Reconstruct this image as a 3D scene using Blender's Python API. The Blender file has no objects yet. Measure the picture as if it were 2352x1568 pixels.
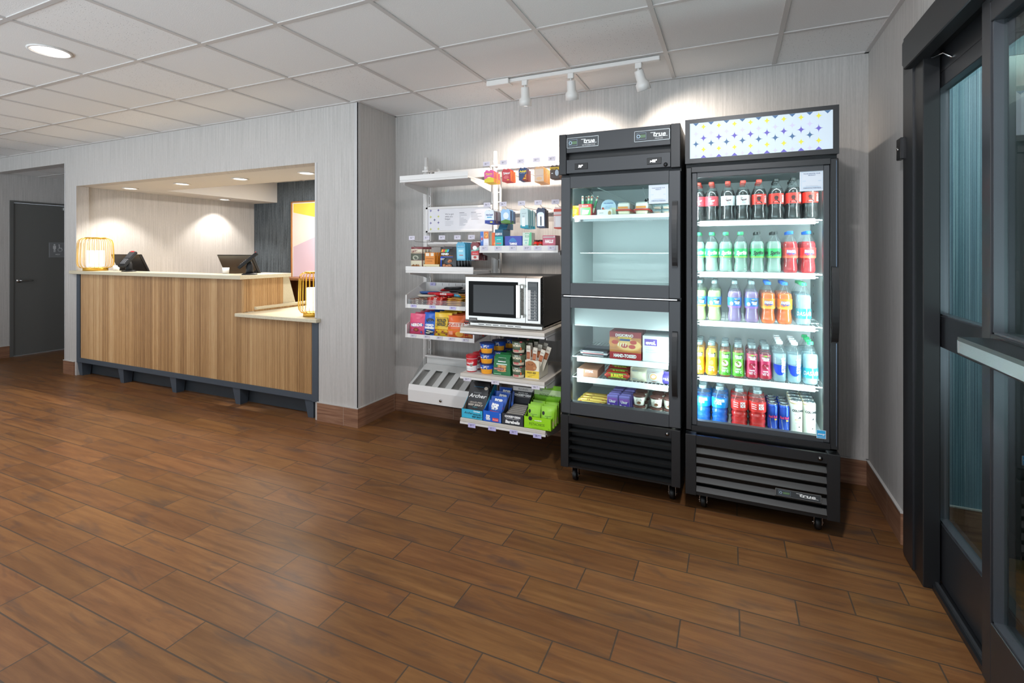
import bpy, bmesh, math, random
from mathutils import Vector, Matrix
random.seed(7)
PI = math.pi
C = bpy.context.scene.collection
S = bpy.context.scene

# ---------------------------------------------------------------- camera, world, exposure
YAW = math.radians(24.0)
F_PX = 1128.0
cam_d = bpy.data.cameras.new('camera'); cam = bpy.data.objects.new('camera', cam_d); C.objects.link(cam)
cam.location = (0, 0, 1.404); cam.rotation_euler = (PI/2, 0, YAW)
cam_d.sensor_width = 36.0; cam_d.lens = F_PX*36.0/2352.0
cam_d.shift_y = -(784.0-577.0)/2352.0
cam_d.clip_start = 0.02; cam_d.clip_end = 60
S.camera = cam
S.view_settings.view_transform = 'Standard'; S.view_settings.look = 'None'
S.view_settings.gamma = 1.0; S.view_settings.use_curve_mapping = False
S.view_settings.exposure = 0.12
S.cycles.transparent_max_bounces = 24
S.cycles.max_bounces = 7
S.cycles.diffuse_bounces = 4
S.cycles.caustics_reflective = False; S.cycles.caustics_refractive = False
S.cycles.sample_clamp_indirect = 4.0
try:
    S.cycles.use_denoising = True
except Exception:
    pass
W = bpy.data.worlds.new('world'); S.world = W; W.use_nodes = True
# world fill through the room's open back, lower half brightened to light the ceiling
_g = W.node_tree.nodes.new('ShaderNodeNewGeometry'); _s = W.node_tree.nodes.new('ShaderNodeSeparateXYZ'); _r = W.node_tree.nodes.new('ShaderNodeMapRange')
_r.inputs[1].default_value = -.12; _r.inputs[2].default_value = .12; _r.inputs[3].default_value = .45; _r.inputs[4].default_value = 4.0
W.node_tree.links.new(_g.outputs['Incoming'], _s.inputs[0]); W.node_tree.links.new(_s.outputs[2], _r.inputs[0]); W.node_tree.links.new(_r.outputs[0], W.node_tree.nodes['Background'].inputs[1])
W.node_tree.nodes['Background'].inputs[0].default_value = (0.80, 0.91, 1.0, 1)

def light(name, kind, loc, energy, color=(1, .93, .84), size=.06, aim=None, angle=100, blend=.8):
    d = bpy.data.lights.new(name, kind); o = bpy.data.objects.new(name, d); C.objects.link(o)
    o.location = loc; d.energy = energy; d.color = color
    if kind == 'SPOT':
        d.spot_size = math.radians(angle); d.spot_blend = blend; d.shadow_soft_size = size
    elif kind == 'AREA':
        d.shape = 'DISK'; d.size = size
    else:
        d.shadow_soft_size = size
    if aim is not None:
        v = Vector(aim)-Vector(loc); o.rotation_euler = v.to_track_quat('-Z', 'Y').to_euler()
    return o
WARM = (1, .92, .82); NEUT = (.97, .97, 1); COOL = (.80, .94, 1.0)
# the downlight in view, plus unseen ones added as fill, strongest toward the alcove
LOBBY_DL_FILL = [(-3.71, 1.555), (-6.14, 1.555), (-.05, .95), (-1.26, .335), (-3.71, -.885), (-6.14, -.885), (-8.0, .335)]
for i, (x, y) in enumerate(LOBBY_DL_FILL):
    light('downlight_and_fill', 'AREA', (x, y, 2.592), 52 if i == 2 else 11, NEUT, .15, (x, y, 0))
light('downlight_beam', 'SPOT', (-3.71, 1.555, 2.57), 150, WARM, .05, (-3.45, 1.62, 0), 75, 1.0)
light('downlight_beam', 'SPOT', (-6.14, 1.555, 2.57), 110, WARM, .05, (-5.6, 2.0, 0), 80, 1.0)
# the back office downlights above the counter
OFFICE_DL = [(-6.43, 3.44), (-5.48, 3.44), (-4.56, 3.44), (-3.65, 3.44), (-6.58, 4.72)]
for x, y in OFFICE_DL:
    light('office_downlight_lamp', 'SPOT', (x, y, 2.125), 46, (1, .95, .88), .04, (x, y, 0), 105, .45)
light('office_fill_lamp', 'AREA', (-4.6, 4.6, 2.42), 85, (1, .95, .88), .5, (-4.6, 4.6, 0))
# the three track heads
TRACK = [(-1.283, 3.10), (-.957, 3.10), (-.522, 3.10)]
TRACK_AIM = [(-1.42, 3.52, 1.75), (-1.0, 3.54, 1.95), (-.2, 3.54, 1.95)]
for (x, y), a in zip(TRACK, TRACK_AIM):
    light('track_lamp', 'SPOT', (x+(a[0]-x)*.14, y+(a[1]-y)*.14, 2.405), 42, (1, .90, .80), .03, a, 125, .9)
# ---------------------------------------------------------------- helpers: colour and materials
def lin(h):
    h = h.lstrip('#'); r = []
    for i in (0, 2, 4):
        c = int(h[i:i+2], 16)/255.0
        r.append(c/12.92 if c <= .04045 else ((c+.055)/1.055)**2.4)
    return (r[0], r[1], r[2], 1)
_M = {}
def mat(col, rough=.5, metal=0.0, emit=0.0, coat=0.0, vary=0.0, name=None, spec=.5):
    """plain procedural material; vary adds a soft noise mottling of the surface colour"""
    key = (col, rough, metal, emit, coat, vary, spec)
    if key in _M: return _M[key]
    m = bpy.data.materials.new(name or 'paint_'+col.strip('#')); m.use_nodes = True
    nt = m.node_tree; b = nt.nodes['Principled BSDF']
    b.inputs['Base Color'].default_value = lin(col); b.inputs['Roughness'].default_value = rough
    b.inputs['Metallic'].default_value = metal
    b.inputs['Specular IOR Level'].default_value = spec
    if coat: b.inputs['Coat Weight'].default_value = coat
    if emit:
        b.inputs['Emission Color'].default_value = lin(col); b.inputs['Emission Strength'].default_value = emit
    if vary:
        tc = nt.nodes.new('ShaderNodeTexCoord'); n = nt.nodes.new('ShaderNodeTexNoise'); n.inputs['Scale'].default_value = 35
        mx = nt.nodes.new('ShaderNodeMix'); mx.data_type = 'RGBA'; mx.blend_type = 'MULTIPLY'
        mr = nt.nodes.new('ShaderNodeMapRange'); mr.inputs[3].default_value = 1-vary; mr.inputs[4].default_value = 1+vary
        nt.links.new(tc.outputs['Object'], n.inputs[0]); nt.links.new(n.outputs[0], mr.inputs[0])
        mx.inputs['Factor'].default_value = 1; mx.inputs[6].default_value = lin(col)
        nt.links.new(mr.outputs[0], mx.inputs[7]); nt.links.new(mx.outputs[2], b.inputs['Base Color'])
    _M[key] = m
    return m
class NT:
    """small node-graph writer"""
    def __init__(s, name):
        s.m = bpy.data.materials.new(name); s.m.use_nodes = True; s.t = s.m.node_tree; s.b = s.t.nodes['Principled BSDF']
        s.out = s.t.nodes['Material Output']
    def n(s, kind, ins=None, **kw):
        nd = s.t.nodes.new('ShaderNode'+kind)
        for k, v in kw.items(): setattr(nd, k, v)
        for k, v in (ins or {}).items(): s.set(nd, k, v)
        return nd
    def set(s, nd, k, v):
        if isinstance(v, bpy.types.NodeSocket): s.t.links.new(v, nd.inputs[k])
        elif isinstance(v, bpy.types.Node): s.t.links.new(v.outputs[0], nd.inputs[k])
        else: nd.inputs[k].default_value = v
    def math(s, op, a, b=0.0, c=0.0):
        return s.n('Math', {0: a, 1: b, 2: c}, operation=op).outputs[0]
    def xyz(s, world=True):
        src = s.n('NewGeometry').outputs['Position'] if world else s.n('TexCoord').outputs['Object']
        sp = s.n('SeparateXYZ', {0: src}); return src, sp.outputs[0], sp.outputs[1], sp.outputs[2]
    def ramp(s, fac, stops, interp='LINEAR'):
        r = s.n('ValToRGB', {0: fac}); r.color_ramp.interpolation = interp
        el = r.color_ramp.elements
        while len(el) < len(stops): el.new(.5)
        for e, (p, c) in zip(el, stops): e.position = p; e.color = lin(c) if isinstance(c, str) else (c, c, c, 1)
        return r.outputs[0]
    def mix(s, fac, a, b, blend='MIX'):
        m = s.n('Mix', {'Factor': fac, 6: a, 7: b}, data_type='RGBA', blend_type=blend); return m.outputs[2]
    def bump(s, h, strength=.3, dist=.002):
        bp = s.n('Bump', {'Height': h, 'Strength': strength, 'Distance': dist}); s.t.links.new(bp.outputs[0], s.b.inputs['Normal'])
def wallpaper(name, c1, c2, scale=110, rough=.75):
    """woven wallcovering with fine vertical threads"""
    g = NT(name); pos, x, y, z = g.xyz()
    s = g.math('ADD', g.math('MULTIPLY', x, 1.0), g.math('MULTIPLY', y, 1.0))
    v = g.n('CombineXYZ', {0: g.math('MULTIPLY', s, scale), 1: g.math('MULTIPLY', z, 2.2), 2: 0.0})
    n1 = g.n('TexNoise', {'Vector': v, 'Scale': 1.0, 'Detail': 3.0, 'Roughness': .6})
    v2 = g.n('CombineXYZ', {0: g.math('MULTIPLY', s, scale*4), 1: g.math('MULTIPLY', z, 30), 2: 0.0})
    n2 = g.n('TexNoise', {'Vector': v2, 'Scale': 1.0, 'Detail': 1.0})
    f = g.math('ADD', g.math('MULTIPLY', n1.outputs[0], .7), g.math('MULTIPLY', n2.outputs[0], .3))
    g.set(g.b, 'Base Color', g.ramp(f, [(.36, c1), (.64, c2)])); g.set(g.b, 'Roughness', rough)
    g.bump(f, .12, .001)
    return g.m
def planks(name='wood_look_plank_tile'):
    g = NT(name); pos, x, y, z = g.xyz()
    Wd, L, SH = .1485, .617, .2057
    ry = g.math('DIVIDE', g.math('SUBTRACT', y, 1.8255), Wd)
    row = g.math('FLOOR', ry); fy = g.math('FRACT', ry)
    u = g.math('DIVIDE', g.math('SUBTRACT', g.math('SUBTRACT', x, -.175), g.math('MULTIPLY', row, SH)), L)
    cell = g.math('FLOOR', u); fx = g.math('FRACT', u)
    dx = g.math('MULTIPLY', g.math('MINIMUM', fx, g.math('SUBTRACT', 1.0, fx)), L)
    dy = g.math('MULTIPLY', g.math('MINIMUM', fy, g.math('SUBTRACT', 1.0, fy)), Wd)
    gap = g.math('LESS_THAN', g.math('MINIMUM', dx, dy), .0028)
    idv = g.n('CombineXYZ', {0: cell, 1: row, 2: 0.0}); wn = g.n('TexWhiteNoise', {'Vector': idv}, noise_dimensions='3D')
    wv = g.n('SeparateXYZ', {0: wn.outputs['Color']})
    gx = g.math('ADD', g.math('MULTIPLY', x, 2.6), g.math('MULTIPLY', wn.outputs[0], 37.0))
    gv = g.n('CombineXYZ', {0: gx, 1: g.math('MULTIPLY', y, 30.0), 2: g.math('MULTIPLY', wn.outputs[0], 11.0)})
    grain = g.n('TexNoise', {'Vector': gv, 'Scale': 1.0, 'Detail': 6.0, 'Roughness': .65, 'Distortion': .35})
    kv = g.n('CombineXYZ', {0: g.math('ADD', g.math('MULTIPLY', x, 2.6), g.math('MULTIPLY', wn.outputs[0], 71.0)), 1: g.math('MULTIPLY', y, 12.0), 2: 3.0})
    knot = g.n('TexNoise', {'Vector': kv, 'Scale': 1.0, 'Detail': 3.0, 'Roughness': .6, 'Distortion': .8})
    base = g.ramp(grain.outputs[0], [(.2, '#53361e'), (.42, '#644226'), (.6, '#714d2c'), (.85, '#805a35')])
    dark = g.math('SMOOTH_MIN', 1.0, g.math('MULTIPLY', g.math('MAXIMUM', g.math('SUBTRACT', knot.outputs[0], .55), 0.0), 6.0), .1)
    c = g.mix(g.math('MULTIPLY', dark, .8), base, lin('#47342a'))
    tone = g.n('MapRange', {0: wv.outputs[0], 3: .84, 4: 1.12})
    tcol = g.n('CombineColor', {0: tone.outputs[0], 1: g.math('MULTIPLY', tone.outputs[0], g.n('MapRange', {0: wv.outputs[1], 3: .96, 4: 1.03}).outputs[0]), 2: tone.outputs[0]})
    c = g.mix(1.0, c, tcol.outputs[0], 'MULTIPLY')
    c = g.mix(g.math('MULTIPLY', gap, .9), c, lin('#3a3129'))
    g.set(g.b, 'Base Color', c)
    g.set(g.b, 'Roughness', g.n('MapRange', {0: grain.outputs[0], 3: .30, 4: .46}))
    g.set(g.b, 'Specular IOR Level', .26)
    h = g.math('SUBTRACT', g.math('MULTIPLY', grain.outputs[0], .25), gap)
    g.bump(h, .35, .0012)
    return g.m
def wood_tile(name, axis_z=0.0):
    """base tile with wood look, tone varies per 0.61 m tile"""
    g = NT(name); pos, x, y, z = g.xyz(); s = g.math('ADD', x, y)
    u = g.math('DIVIDE', g.math('ADD', s, .4), .61); cell = g.math('FLOOR', u); fx = g.math('FRACT', u)
    wn = g.n('TexWhiteNoise', {'W': cell}, noise_dimensions='1D')
    v = g.n('CombineXYZ', {0: g.math('ADD', g.math('MULTIPLY', s, 3.0), g.math('MULTIPLY', wn.outputs[0], 30.0)), 1: g.math('MULTIPLY', z, 60.0), 2: 0.0})
    n = g.n('TexNoise', {'Vector': v, 'Scale': 1.0, 'Detail': 5.0, 'Roughness': .6, 'Distortion': .3})
    c = g.ramp(n.outputs[0], [(.3, '#6a4736'), (.5, '#85604a'), (.75, '#9c7860')])
    gap = g.math('LESS_THAN', fx, .006)
    c = g.mix(gap, c, lin('#a08c7c')); g.set(g.b, 'Base Color', c); g.set(g.b, 'Roughness', .4)
    g.bump(n.outputs[0], .2, .001)
    return g.m
def ceiling_mat():
    g = NT('acoustic_ceiling_tile'); pos, x, y, z = g.xyz()
    cx = g.math('FLOOR', g.math('DIVIDE', g.math('ADD', x, .356), .6075)); cy = g.math('FLOOR', g.math('DIVIDE', g.math('SUBTRACT', y, .03), .6075))
    wn = g.n('TexWhiteNoise', {'Vector': g.n('CombineXYZ', {0: cx, 1: cy, 2: 4.0})}, noise_dimensions='3D')
    fis = g.math('GREATER_THAN', wn.outputs[0], .62)
    n = g.n('TexNoise', {'Vector': pos, 'Scale': 210.0, 'Detail': 2.0})
    v = g.n('TexVoronoi', {'Vector': g.n('CombineXYZ', {0: g.math('MULTIPLY', x, 75), 1: g.math('MULTIPLY', y, 110), 2: 0.0}), 'Scale': 1.0})
    rnd = g.n('SeparateXYZ', {0: v.outputs['Color']}).outputs[0]
    hole = g.math('MULTIPLY', g.math('MULTIPLY', g.math('LESS_THAN', v.outputs['Distance'], .2), g.math('LESS_THAN', rnd, .35)), fis)
    tone = g.n('MapRange', {0: wn.outputs[0], 3: .95, 4: 1.03}).outputs[0]
    base = g.mix(1.0, g.ramp(n.outputs[0], [(.3, '#dfdedc'), (.7, '#eae9e7')]), g.n('CombineColor', {0: tone, 1: tone, 2: tone}).outputs[0], 'MULTIPLY')
    g.set(g.b, 'Base Color', g.mix(g.math('MULTIPLY', hole, .55), base, lin('#6f6b66'))); g.set(g.b, 'Roughness', .9)
    g.bump(g.math('SUBTRACT', n.outputs[0], hole), .5, .0015)
    return g.m
def slat_wood(pitch, x0):
    g = NT('oak_slat'); pos, x, y, z = g.xyz(); s = g.math('ADD', x, y)
    k = g.math('FLOOR', g.math('DIVIDE', g.math('SUBTRACT', s, x0), pitch)); b = g.math('FLOOR', g.math('DIVIDE', s, .11))
    w1 = g.n('TexWhiteNoise', {'W': k}, noise_dimensions='1D'); w2 = g.n('TexWhiteNoise', {'W': b}, noise_dimensions='1D')
    v = g.n('CombineXYZ', {0: g.math('MULTIPLY', s, 60), 1: g.math('MULTIPLY', z, 5.0), 2: w2.outputs[0]})
    n = g.n('TexNoise', {'Vector': v, 'Scale': 1.0, 'Detail': 4.0, 'Roughness': .6, 'Distortion': .6})
    f = g.math('ADD', g.math('ADD', g.math('MULTIPLY', w1.outputs[0], .26), g.math('MULTIPLY', w2.outputs[0], .34)), g.math('MULTIPLY', n.outputs[0], .4))
    g.set(g.b, 'Base Color', g.ramp(f, [(.2, '#8f6a42'), (.45, '#ad8658'), (.62, '#bd9768'), (.85, '#cdac80')])); g.set(g.b, 'Roughness', .5)
    return g.m
def stone():
    g = NT('cream_quartz'); pos, x, y, z = g.xyz()
    n = g.n('TexNoise', {'Vector': pos, 'Scale': 340.0, 'Detail': 2.0})
    g.set(g.b, 'Base Color', g.ramp(n.outputs[0], [(.35, '#bdb297'), (.55, '#d0c7ae'), (.75, '#ddd6c2')])); g.set(g.b, 'Roughness', .3)
    return g.m
def brushed(name, c, rough=.32, axis='x', metal=1.0):
    g = NT(name); pos, x, y, z = g.xyz()
    a = {'x': (2, 60, 300), 'z': (300, 60, 2)}[axis]
    n = g.n('TexNoise', {'Vector': g.n('CombineXYZ', {0: g.math('MULTIPLY', x, a[0]), 1: g.math('MULTIPLY', y, a[1]), 2: g.math('MULTIPLY', z, a[2])}), 'Scale': 1.0, 'Detail': 3.0})
    g.set(g.b, 'Base Color', lin(c)); g.set(g.b, 'Metallic', metal)
    g.set(g.b, 'Roughness', g.n('MapRange', {0: n.outputs[0], 3: rough*.75, 4: rough*1.25}))
    return g.m
def thin_fresnel(g, ior):
    """Fresnel of a thin wall: the same on both of its faces"""
    bf = g.n('NewGeometry').outputs['Backfacing']; i = g.n('MapRange', {0: bf, 3: ior, 4: 1/ior}).outputs[0]
    return g.n('Fresnel', {'IOR': i})
def glass(name, tint='#eef6f4', refl=1.0, ior=1.5):
    """clear pane: Fresnel mix of see-through and mirror, no trick by viewer"""
    g = NT(name); nt = g.t
    tr = g.n('BsdfTransparent', {0: lin(tint)}); gl = g.n('BsdfGlossy', {'Roughness': .01})
    fr = thin_fresnel(g, ior); f = g.math('MULTIPLY', fr.outputs[0], refl)
    mx = g.n('MixShader', {0: f, 1: tr.outputs[0], 2: gl.outputs[0]})
    nt.links.new(mx.outputs[0], g.out.inputs[0])
    return g.m
def plastic_clear(name, tint, dens=.25, col='#ffffff'):
    """thin bottle wall or pale drink: part see-through, part coloured gloss"""
    key = ('pc', name)
    if key in _M: return _M[key]
    g = NT(name); nt = g.t
    tr = g.n('BsdfTransparent', {0: lin(tint)})
    g.set(g.b, 'Base Color', lin(col)); g.set(g.b, 'Roughness', .08); g.set(g.b, 'Coat Weight', .3)
    mx = g.n('MixShader', {0: dens, 1: tr.outputs[0], 2: g.b.outputs[0]})
    gl = g.n('BsdfGlossy', {'Roughness': .06}); fr = thin_fresnel(g, 1.3)
    m2 = g.n('MixShader', {0: fr.outputs[0], 1: mx.outputs[0], 2: gl.outputs[0]})
    nt.links.new(m2.outputs[0], g.out.inputs[0]); _M[key] = g.m
    return g.m

# ---------------------------------------------------------------- helpers: text and meshes
_T = {}
def glyphs(txt, bold=0.0):
    """(verts, faces, width) of a line of type with cap height 1"""
    k = (txt, bold)
    if k in _T: return _T[k]
    def raw(t):
        cu = bpy.data.curves.new('type', 'FONT'); cu.body = t; cu.resolution_u = 2; cu.offset = bold; cu.fill_mode = 'BOTH'
        cu.dimensions = '2D'; o = bpy.data.objects.new('type', cu); C.objects.link(o)
        dg = bpy.context.evaluated_depsgraph_get(); me = bpy.data.meshes.new_from_object(o.evaluated_get(dg))
        vs = [tuple(v.co[:2]) for v in me.vertices]; fs = [tuple(p.vertices) for p in me.polygons]
        bpy.data.objects.remove(o); bpy.data.curves.remove(cu); bpy.data.meshes.remove(me)
        return vs, fs
    if 'cap' not in _T:
        hv = raw('H')[0]; _T['cap'] = max(v[1] for v in hv)-min(v[1] for v in hv)
    vs, fs = raw(txt); c = _T['cap']
    if not vs: _T[k] = ([], [], 0); return _T[k]
    x0 = min(v[0] for v in vs); x1 = max(v[0] for v in vs)
    vs = [((x-x0)/c, y/c) for x, y in vs]
    _T[k] = (vs, fs, (x1-x0)/c)
    return _T[k]

class MB:
    """collects shapes, each with its material, and links them as ONE mesh object"""
    def __init__(s): s.v = []; s.f = []; s.mi = []; s.mats = []; s.sm = []
    def _m(s, m):
        if m not in s.mats: s.mats.append(m)
        return s.mats.index(m)
    def add(s, vs, fs, m, smooth=False):
        o = len(s.v); s.v += [tuple(v) for v in vs]; i = s._m(m)
        for f in fs: s.f.append(tuple(o+a for a in f)); s.mi.append(i); s.sm.append(smooth)
        return s
    def box(s, x0, x1, y0, y1, z0, z1, m, bev=0.0):
        if x0 > x1: x0, x1 = x1, x0
        if y0 > y1: y0, y1 = y1, y0
        if z0 > z1: z0, z1 = z1, z0
        if bev <= 0:
            vs = [(x, y, z) for z in (z0, z1) for y in (y0, y1) for x in (x0, x1)]
            return s.add(vs, [(0, 2, 3, 1), (4, 5, 7, 6), (0, 1, 5, 4), (2, 6, 7, 3), (0, 4, 6, 2), (1, 3, 7, 5)], m)
        b = min(bev, (x1-x0)*.49, (y1-y0)*.49, (z1-z0)*.49); vs = []; idx = {}
        for sx in (0, 1):
            for sy in (0, 1):
                for sz in (0, 1):
                    X, Y, Z = (x0, x1)[sx], (y0, y1)[sy], (z0, z1)[sz]; dx, dy, dz = (b, -b)[sx], (b, -b)[sy], (b, -b)[sz]
                    idx[sx, sy, sz, 0] = len(vs); vs.append((X, Y+dy, Z+dz))
                    idx[sx, sy, sz, 1] = len(vs); vs.append((X+dx, Y, Z+dz))
                    idx[sx, sy, sz, 2] = len(vs); vs.append((X+dx, Y+dy, Z))
        I = lambda *a: idx[a]; fs = []
        for q in (0, 1):
            a = [(q, 0, 0), (q, 1, 0), (q, 1, 1), (q, 0, 1)]; fs.append([I(*t, 0) for t in a][::(-1 if q == 0 else 1)])
            a = [(0, q, 0), (0, q, 1), (1, q, 1), (1, q, 0)]; fs.append([I(*t, 1) for t in a][::(-1 if q == 0 else 1)])
            a = [(0, 0, q), (1, 0, q), (1, 1, q), (0, 1, q)]; fs.append([I(*t, 2) for t in a][::(-1 if q == 0 else 1)])
        for p in (0, 1):
            for q in (0, 1):
                fs.append([I(p, q, 0, 0), I(p, q, 1, 0), I(p, q, 1, 1), I(p, q, 0, 1)])
                fs.append([I(p, 0, q, 0), I(p, 1, q, 0), I(p, 1, q, 2), I(p, 0, q, 2)])
                fs.append([I(0, p, q, 1), I(1, p, q, 1), I(1, p, q, 2), I(0, p, q, 2)])
        for t in [(a, b_, c) for a in (0, 1) for b_ in (0, 1) for c in (0, 1)]: fs.append([I(*t, 0), I(*t, 1), I(*t, 2)])
        c = Vector(((x0+x1)/2, (y0+y1)/2, (z0+z1)/2)); out = []
        for f in fs:
            P = [Vector(vs[i]) for i in f]; nrm = (P[1]-P[0]).cross(P[2]-P[0]); mid = sum(P, Vector())/len(P)-c
            out.append(tuple(f) if nrm.dot(mid) > 0 else tuple(reversed(f)))
        return s.add(vs, out, m)
    def prism(s, poly, axis, a, b, m):
        """poly in the two other axes (x: (y,z); y: (x,z); z: (x,y)), extruded from a to b"""
        def P(p, t): return {'x': (t, p[0], p[1]), 'y': (p[0], t, p[1]), 'z': (p[0], p[1], t)}[axis]
        n = len(poly); vs = [P(p, a) for p in poly]+[P(p, b) for p in poly]
        fs = [tuple(range(n)), tuple(range(2*n-1, n-1, -1))]+[(i, i+n, (i+1) % n+n, (i+1) % n) for i in range(n)]
        return s.add(vs, fs, m)
    def loft(s, rings, m, smooth=True, close=True, caps=True):
        n = len(rings[0]); vs = [p for r in rings for p in r]; fs = []
        for i in range(len(rings)-1):
            for j in range(n if close else n-1):
                k = (j+1) % n; fs.append((i*n+j, i*n+k, (i+1)*n+k, (i+1)*n+j))
        if caps and close: fs.append(tuple(range(n-1, -1, -1))); fs.append(tuple((len(rings)-1)*n+j for j in range(n)))
        return s.add(vs, fs, m, smooth)
    def lathe(s, prof, cx, cy, m, n=16, z0=0.0, smooth=True, caps=True):
        return s.loft([[(cx+r*math.cos(2*PI*j/n), cy+r*math.sin(2*PI*j/n), z0+z) for j in range(n)] for r, z in prof], m, smooth, True, caps)
    def tube(s, path, r, m, n=8, smooth=True):
        path = [Vector(p) for p in path]; rings = []
        for i, p in enumerate(path):
            t = (path[min(i+1, len(path)-1)]-path[max(i-1, 0)]).normalized()
            up = Vector((0, 0, 1)) if abs(t.z) < .9 else Vector((1, 0, 0)); a = t.cross(up).normalized(); b = t.cross(a)
            rings.append([tuple(p+(a*math.cos(2*PI*j/n)+b*math.sin(2*PI*j/n))*r) for j in range(n)])
        return s.loft(rings, m, smooth)
    def cyl(s, p0, p1, r, m, n=14, smooth=True): return s.tube([p0, p1], r, m, n, smooth)
    def ring(s, cx, cy, z, r, t, m, n=24, k=6):
        vs = []; fs = []
        for i in range(n):
            a = 2*PI*i/n
            for j in range(k):
                b = 2*PI*j/k; R = r+t*math.cos(b); vs.append((cx+R*math.cos(a), cy+R*math.sin(a), z+t*math.sin(b)))
        for i in range(n):
            for j in range(k): fs.append((i*k+j, ((i+1) % n)*k+j, ((i+1) % n)*k+(j+1) % k, i*k+(j+1) % k))
        return s.add(vs, fs, m, True)
    def obj(s, name, parent=None, world=True, label=None, cat=None, group=None, kind=None, loc=None):
        off = Vector((0, 0, 0))
        if parent is not None and world:
            p = parent
            while p is not None: off += p.location; p = p.parent
        if loc is not None: off = Vector(loc)
        me = bpy.data.meshes.new(name)
        me.from_pydata([tuple(Vector(v)-off) for v in s.v], [], s.f); me.polygons.foreach_set('material_index', s.mi); me.polygons.foreach_set('use_smooth', s.sm)
        for m in s.mats: me.materials.append(m)
        me.update(); o = bpy.data.objects.new(name, me); C.objects.link(o)
        if parent is not None: o.parent = parent
        if loc is not None: o.location = loc
        tag(o, label, cat, group, kind)
        return o
class Face:
    """a printed face: x to the right, y up, each mark a hair above the one before"""
    def __init__(s, mb, org, right=(1, 0, 0), up=(0, 0, 1), fn=None, e=.0003):
        s.mb = mb; s.o = Vector(org); s.r = Vector(right); s.u = Vector(up); s.n = s.r.cross(s.u).normalized(); s.e = e; s.k = 1; s.fn = fn
    def P(s, x, y, off):
        if s.fn: return s.fn(x, y, off)
        return s.o+s.r*x+s.u*y+s.n*off
    def poly(s, pts, m):
        s.mb.add([s.P(x, y, s.e*s.k) for x, y in pts], [tuple(range(len(pts)))], m); s.k += 1
    def rect(s, x0, y0, x1, y1, m, seg=1):
        if s.fn: seg = max(seg, 6)
        vs = []; fs = []
        for i in range(seg+1):
            x = x0+(x1-x0)*i/seg; vs += [s.P(x, y0, s.e*s.k), s.P(x, y1, s.e*s.k)]
        for i in range(seg): fs.append((2*i, 2*i+2, 2*i+3, 2*i+1))
        s.mb.add(vs, fs, m); s.k += 1
    def disk(s, cx, cy, rx, ry, m, n=16): s.poly([(cx+rx*math.cos(2*PI*i/n), cy+ry*math.sin(2*PI*i/n)) for i in range(n)], m)
    def star(s, cx, cy, rx, ry, m):
        pts = []
        for q in range(4):
            a0 = q*PI/2; px, py = math.cos(a0), math.sin(a0); qx, qy = math.cos(a0+PI/2), math.sin(a0+PI/2)
            pts.append((cx+px*rx, cy+py*ry))
            for t in (.2, .4, .6, .8):
                # concave arc between two tips
                bx = px*(1-t)**2.0+qx*t**2.0; by = py*(1-t)**2.0+qy*t**2.0
                pts.append((cx+bx*rx, cy+by*ry))
        s.poly(pts, m)
    def frame(s, x0, y0, x1, y1, t, m):
        k = s.k
        for a in ((x0, y0, x1, y0+t), (x0, y1-t, x1, y1), (x0, y0, x0+t, y1), (x1-t, y0, x1, y1)): s.k = k; s.rect(*a, m)
    def text(s, txt, cx, cy, h, m, w=None, bold=.0, align='C', shear=0.0, rot=0.0, wmax=None):
        vs, fs, tw = glyphs(txt, bold)
        if not vs: return
        sx = h
        if w: sx = w/tw
        elif wmax and tw*h > wmax: sx = wmax/tw
        ox = {'C': -tw*sx/2, 'L': 0, 'R': -tw*sx}[align]; cr, sr = math.cos(rot), math.sin(rot); P = []
        for x, y in vs:
            X = x*sx+ox+y*h*shear; Y = (y-.5)*h; P.append(s.P(cx+X*cr-Y*sr, cy+X*sr+Y*cr, s.e*s.k))
        s.mb.add(P, fs, m); s.k += 1

def tag(o, label=None, cat=None, group=None, kind=None):
    if label: o['label'] = label
    if cat: o['category'] = cat
    if group: o['group'] = group
    if kind: o['kind'] = kind
    return o
def thing(name, label, cat, loc, group=None, kind=None):
    o = bpy.data.objects.new(name, None); o.empty_display_size = .05; C.objects.link(o); o.location = loc
    return tag(o, label, cat, group, kind)
def clone(root, loc, label, group=None, rz=None):
    """copy of a thing with copies of its parts and sub-parts"""
    r = root.copy(); C.objects.link(r); r.location = loc; r['label'] = label
    if rz is not None: r.rotation_euler = (0, 0, rz)
    if group: r['group'] = group
    for ch in list(root.children):
        c = ch.copy(); C.objects.link(c); c.parent = r
        for g in list(ch.children):
            d = g.copy(); C.objects.link(d); d.parent = c
    return r
def struct(name, mb, parent=None): return mb.obj(name, parent, kind='structure' if parent is None else None)
ORD = ['first', 'second', 'third', 'fourth', 'fifth', 'sixth', 'seventh', 'eighth', 'ninth', 'tenth']

WHITE = mat('#e8e6e3', .4, name='white_powder_coat'); BLACK = mat('#0b0b0c', .45, name='black'); CHAR = mat('#3d4450', .45, name='charcoal_paint')
BLK_METAL = mat('#17181a', .38, name='black_powder_coat'); GREY_METAL = mat('#35373a', .42, name='dark_grey_coat')
CHROME = mat('#c8c8c8', .15, 1.0, name='chrome'); STEEL = brushed('brushed_steel', '#b9b6b1', .28, 'x')
GLASS = glass('clear_glass'); TAGM = mat('#cfcad6', .5, name='price_card'); TAGP = mat('#bdb6e0', .5, name='lilac_price_card'); INK = mat('#3a3550', .6, name='ink')
TXT = mat('#222226', .6, name='print_black'); WTX = mat('#f6f6f4', .5, name='print_white')
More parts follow.
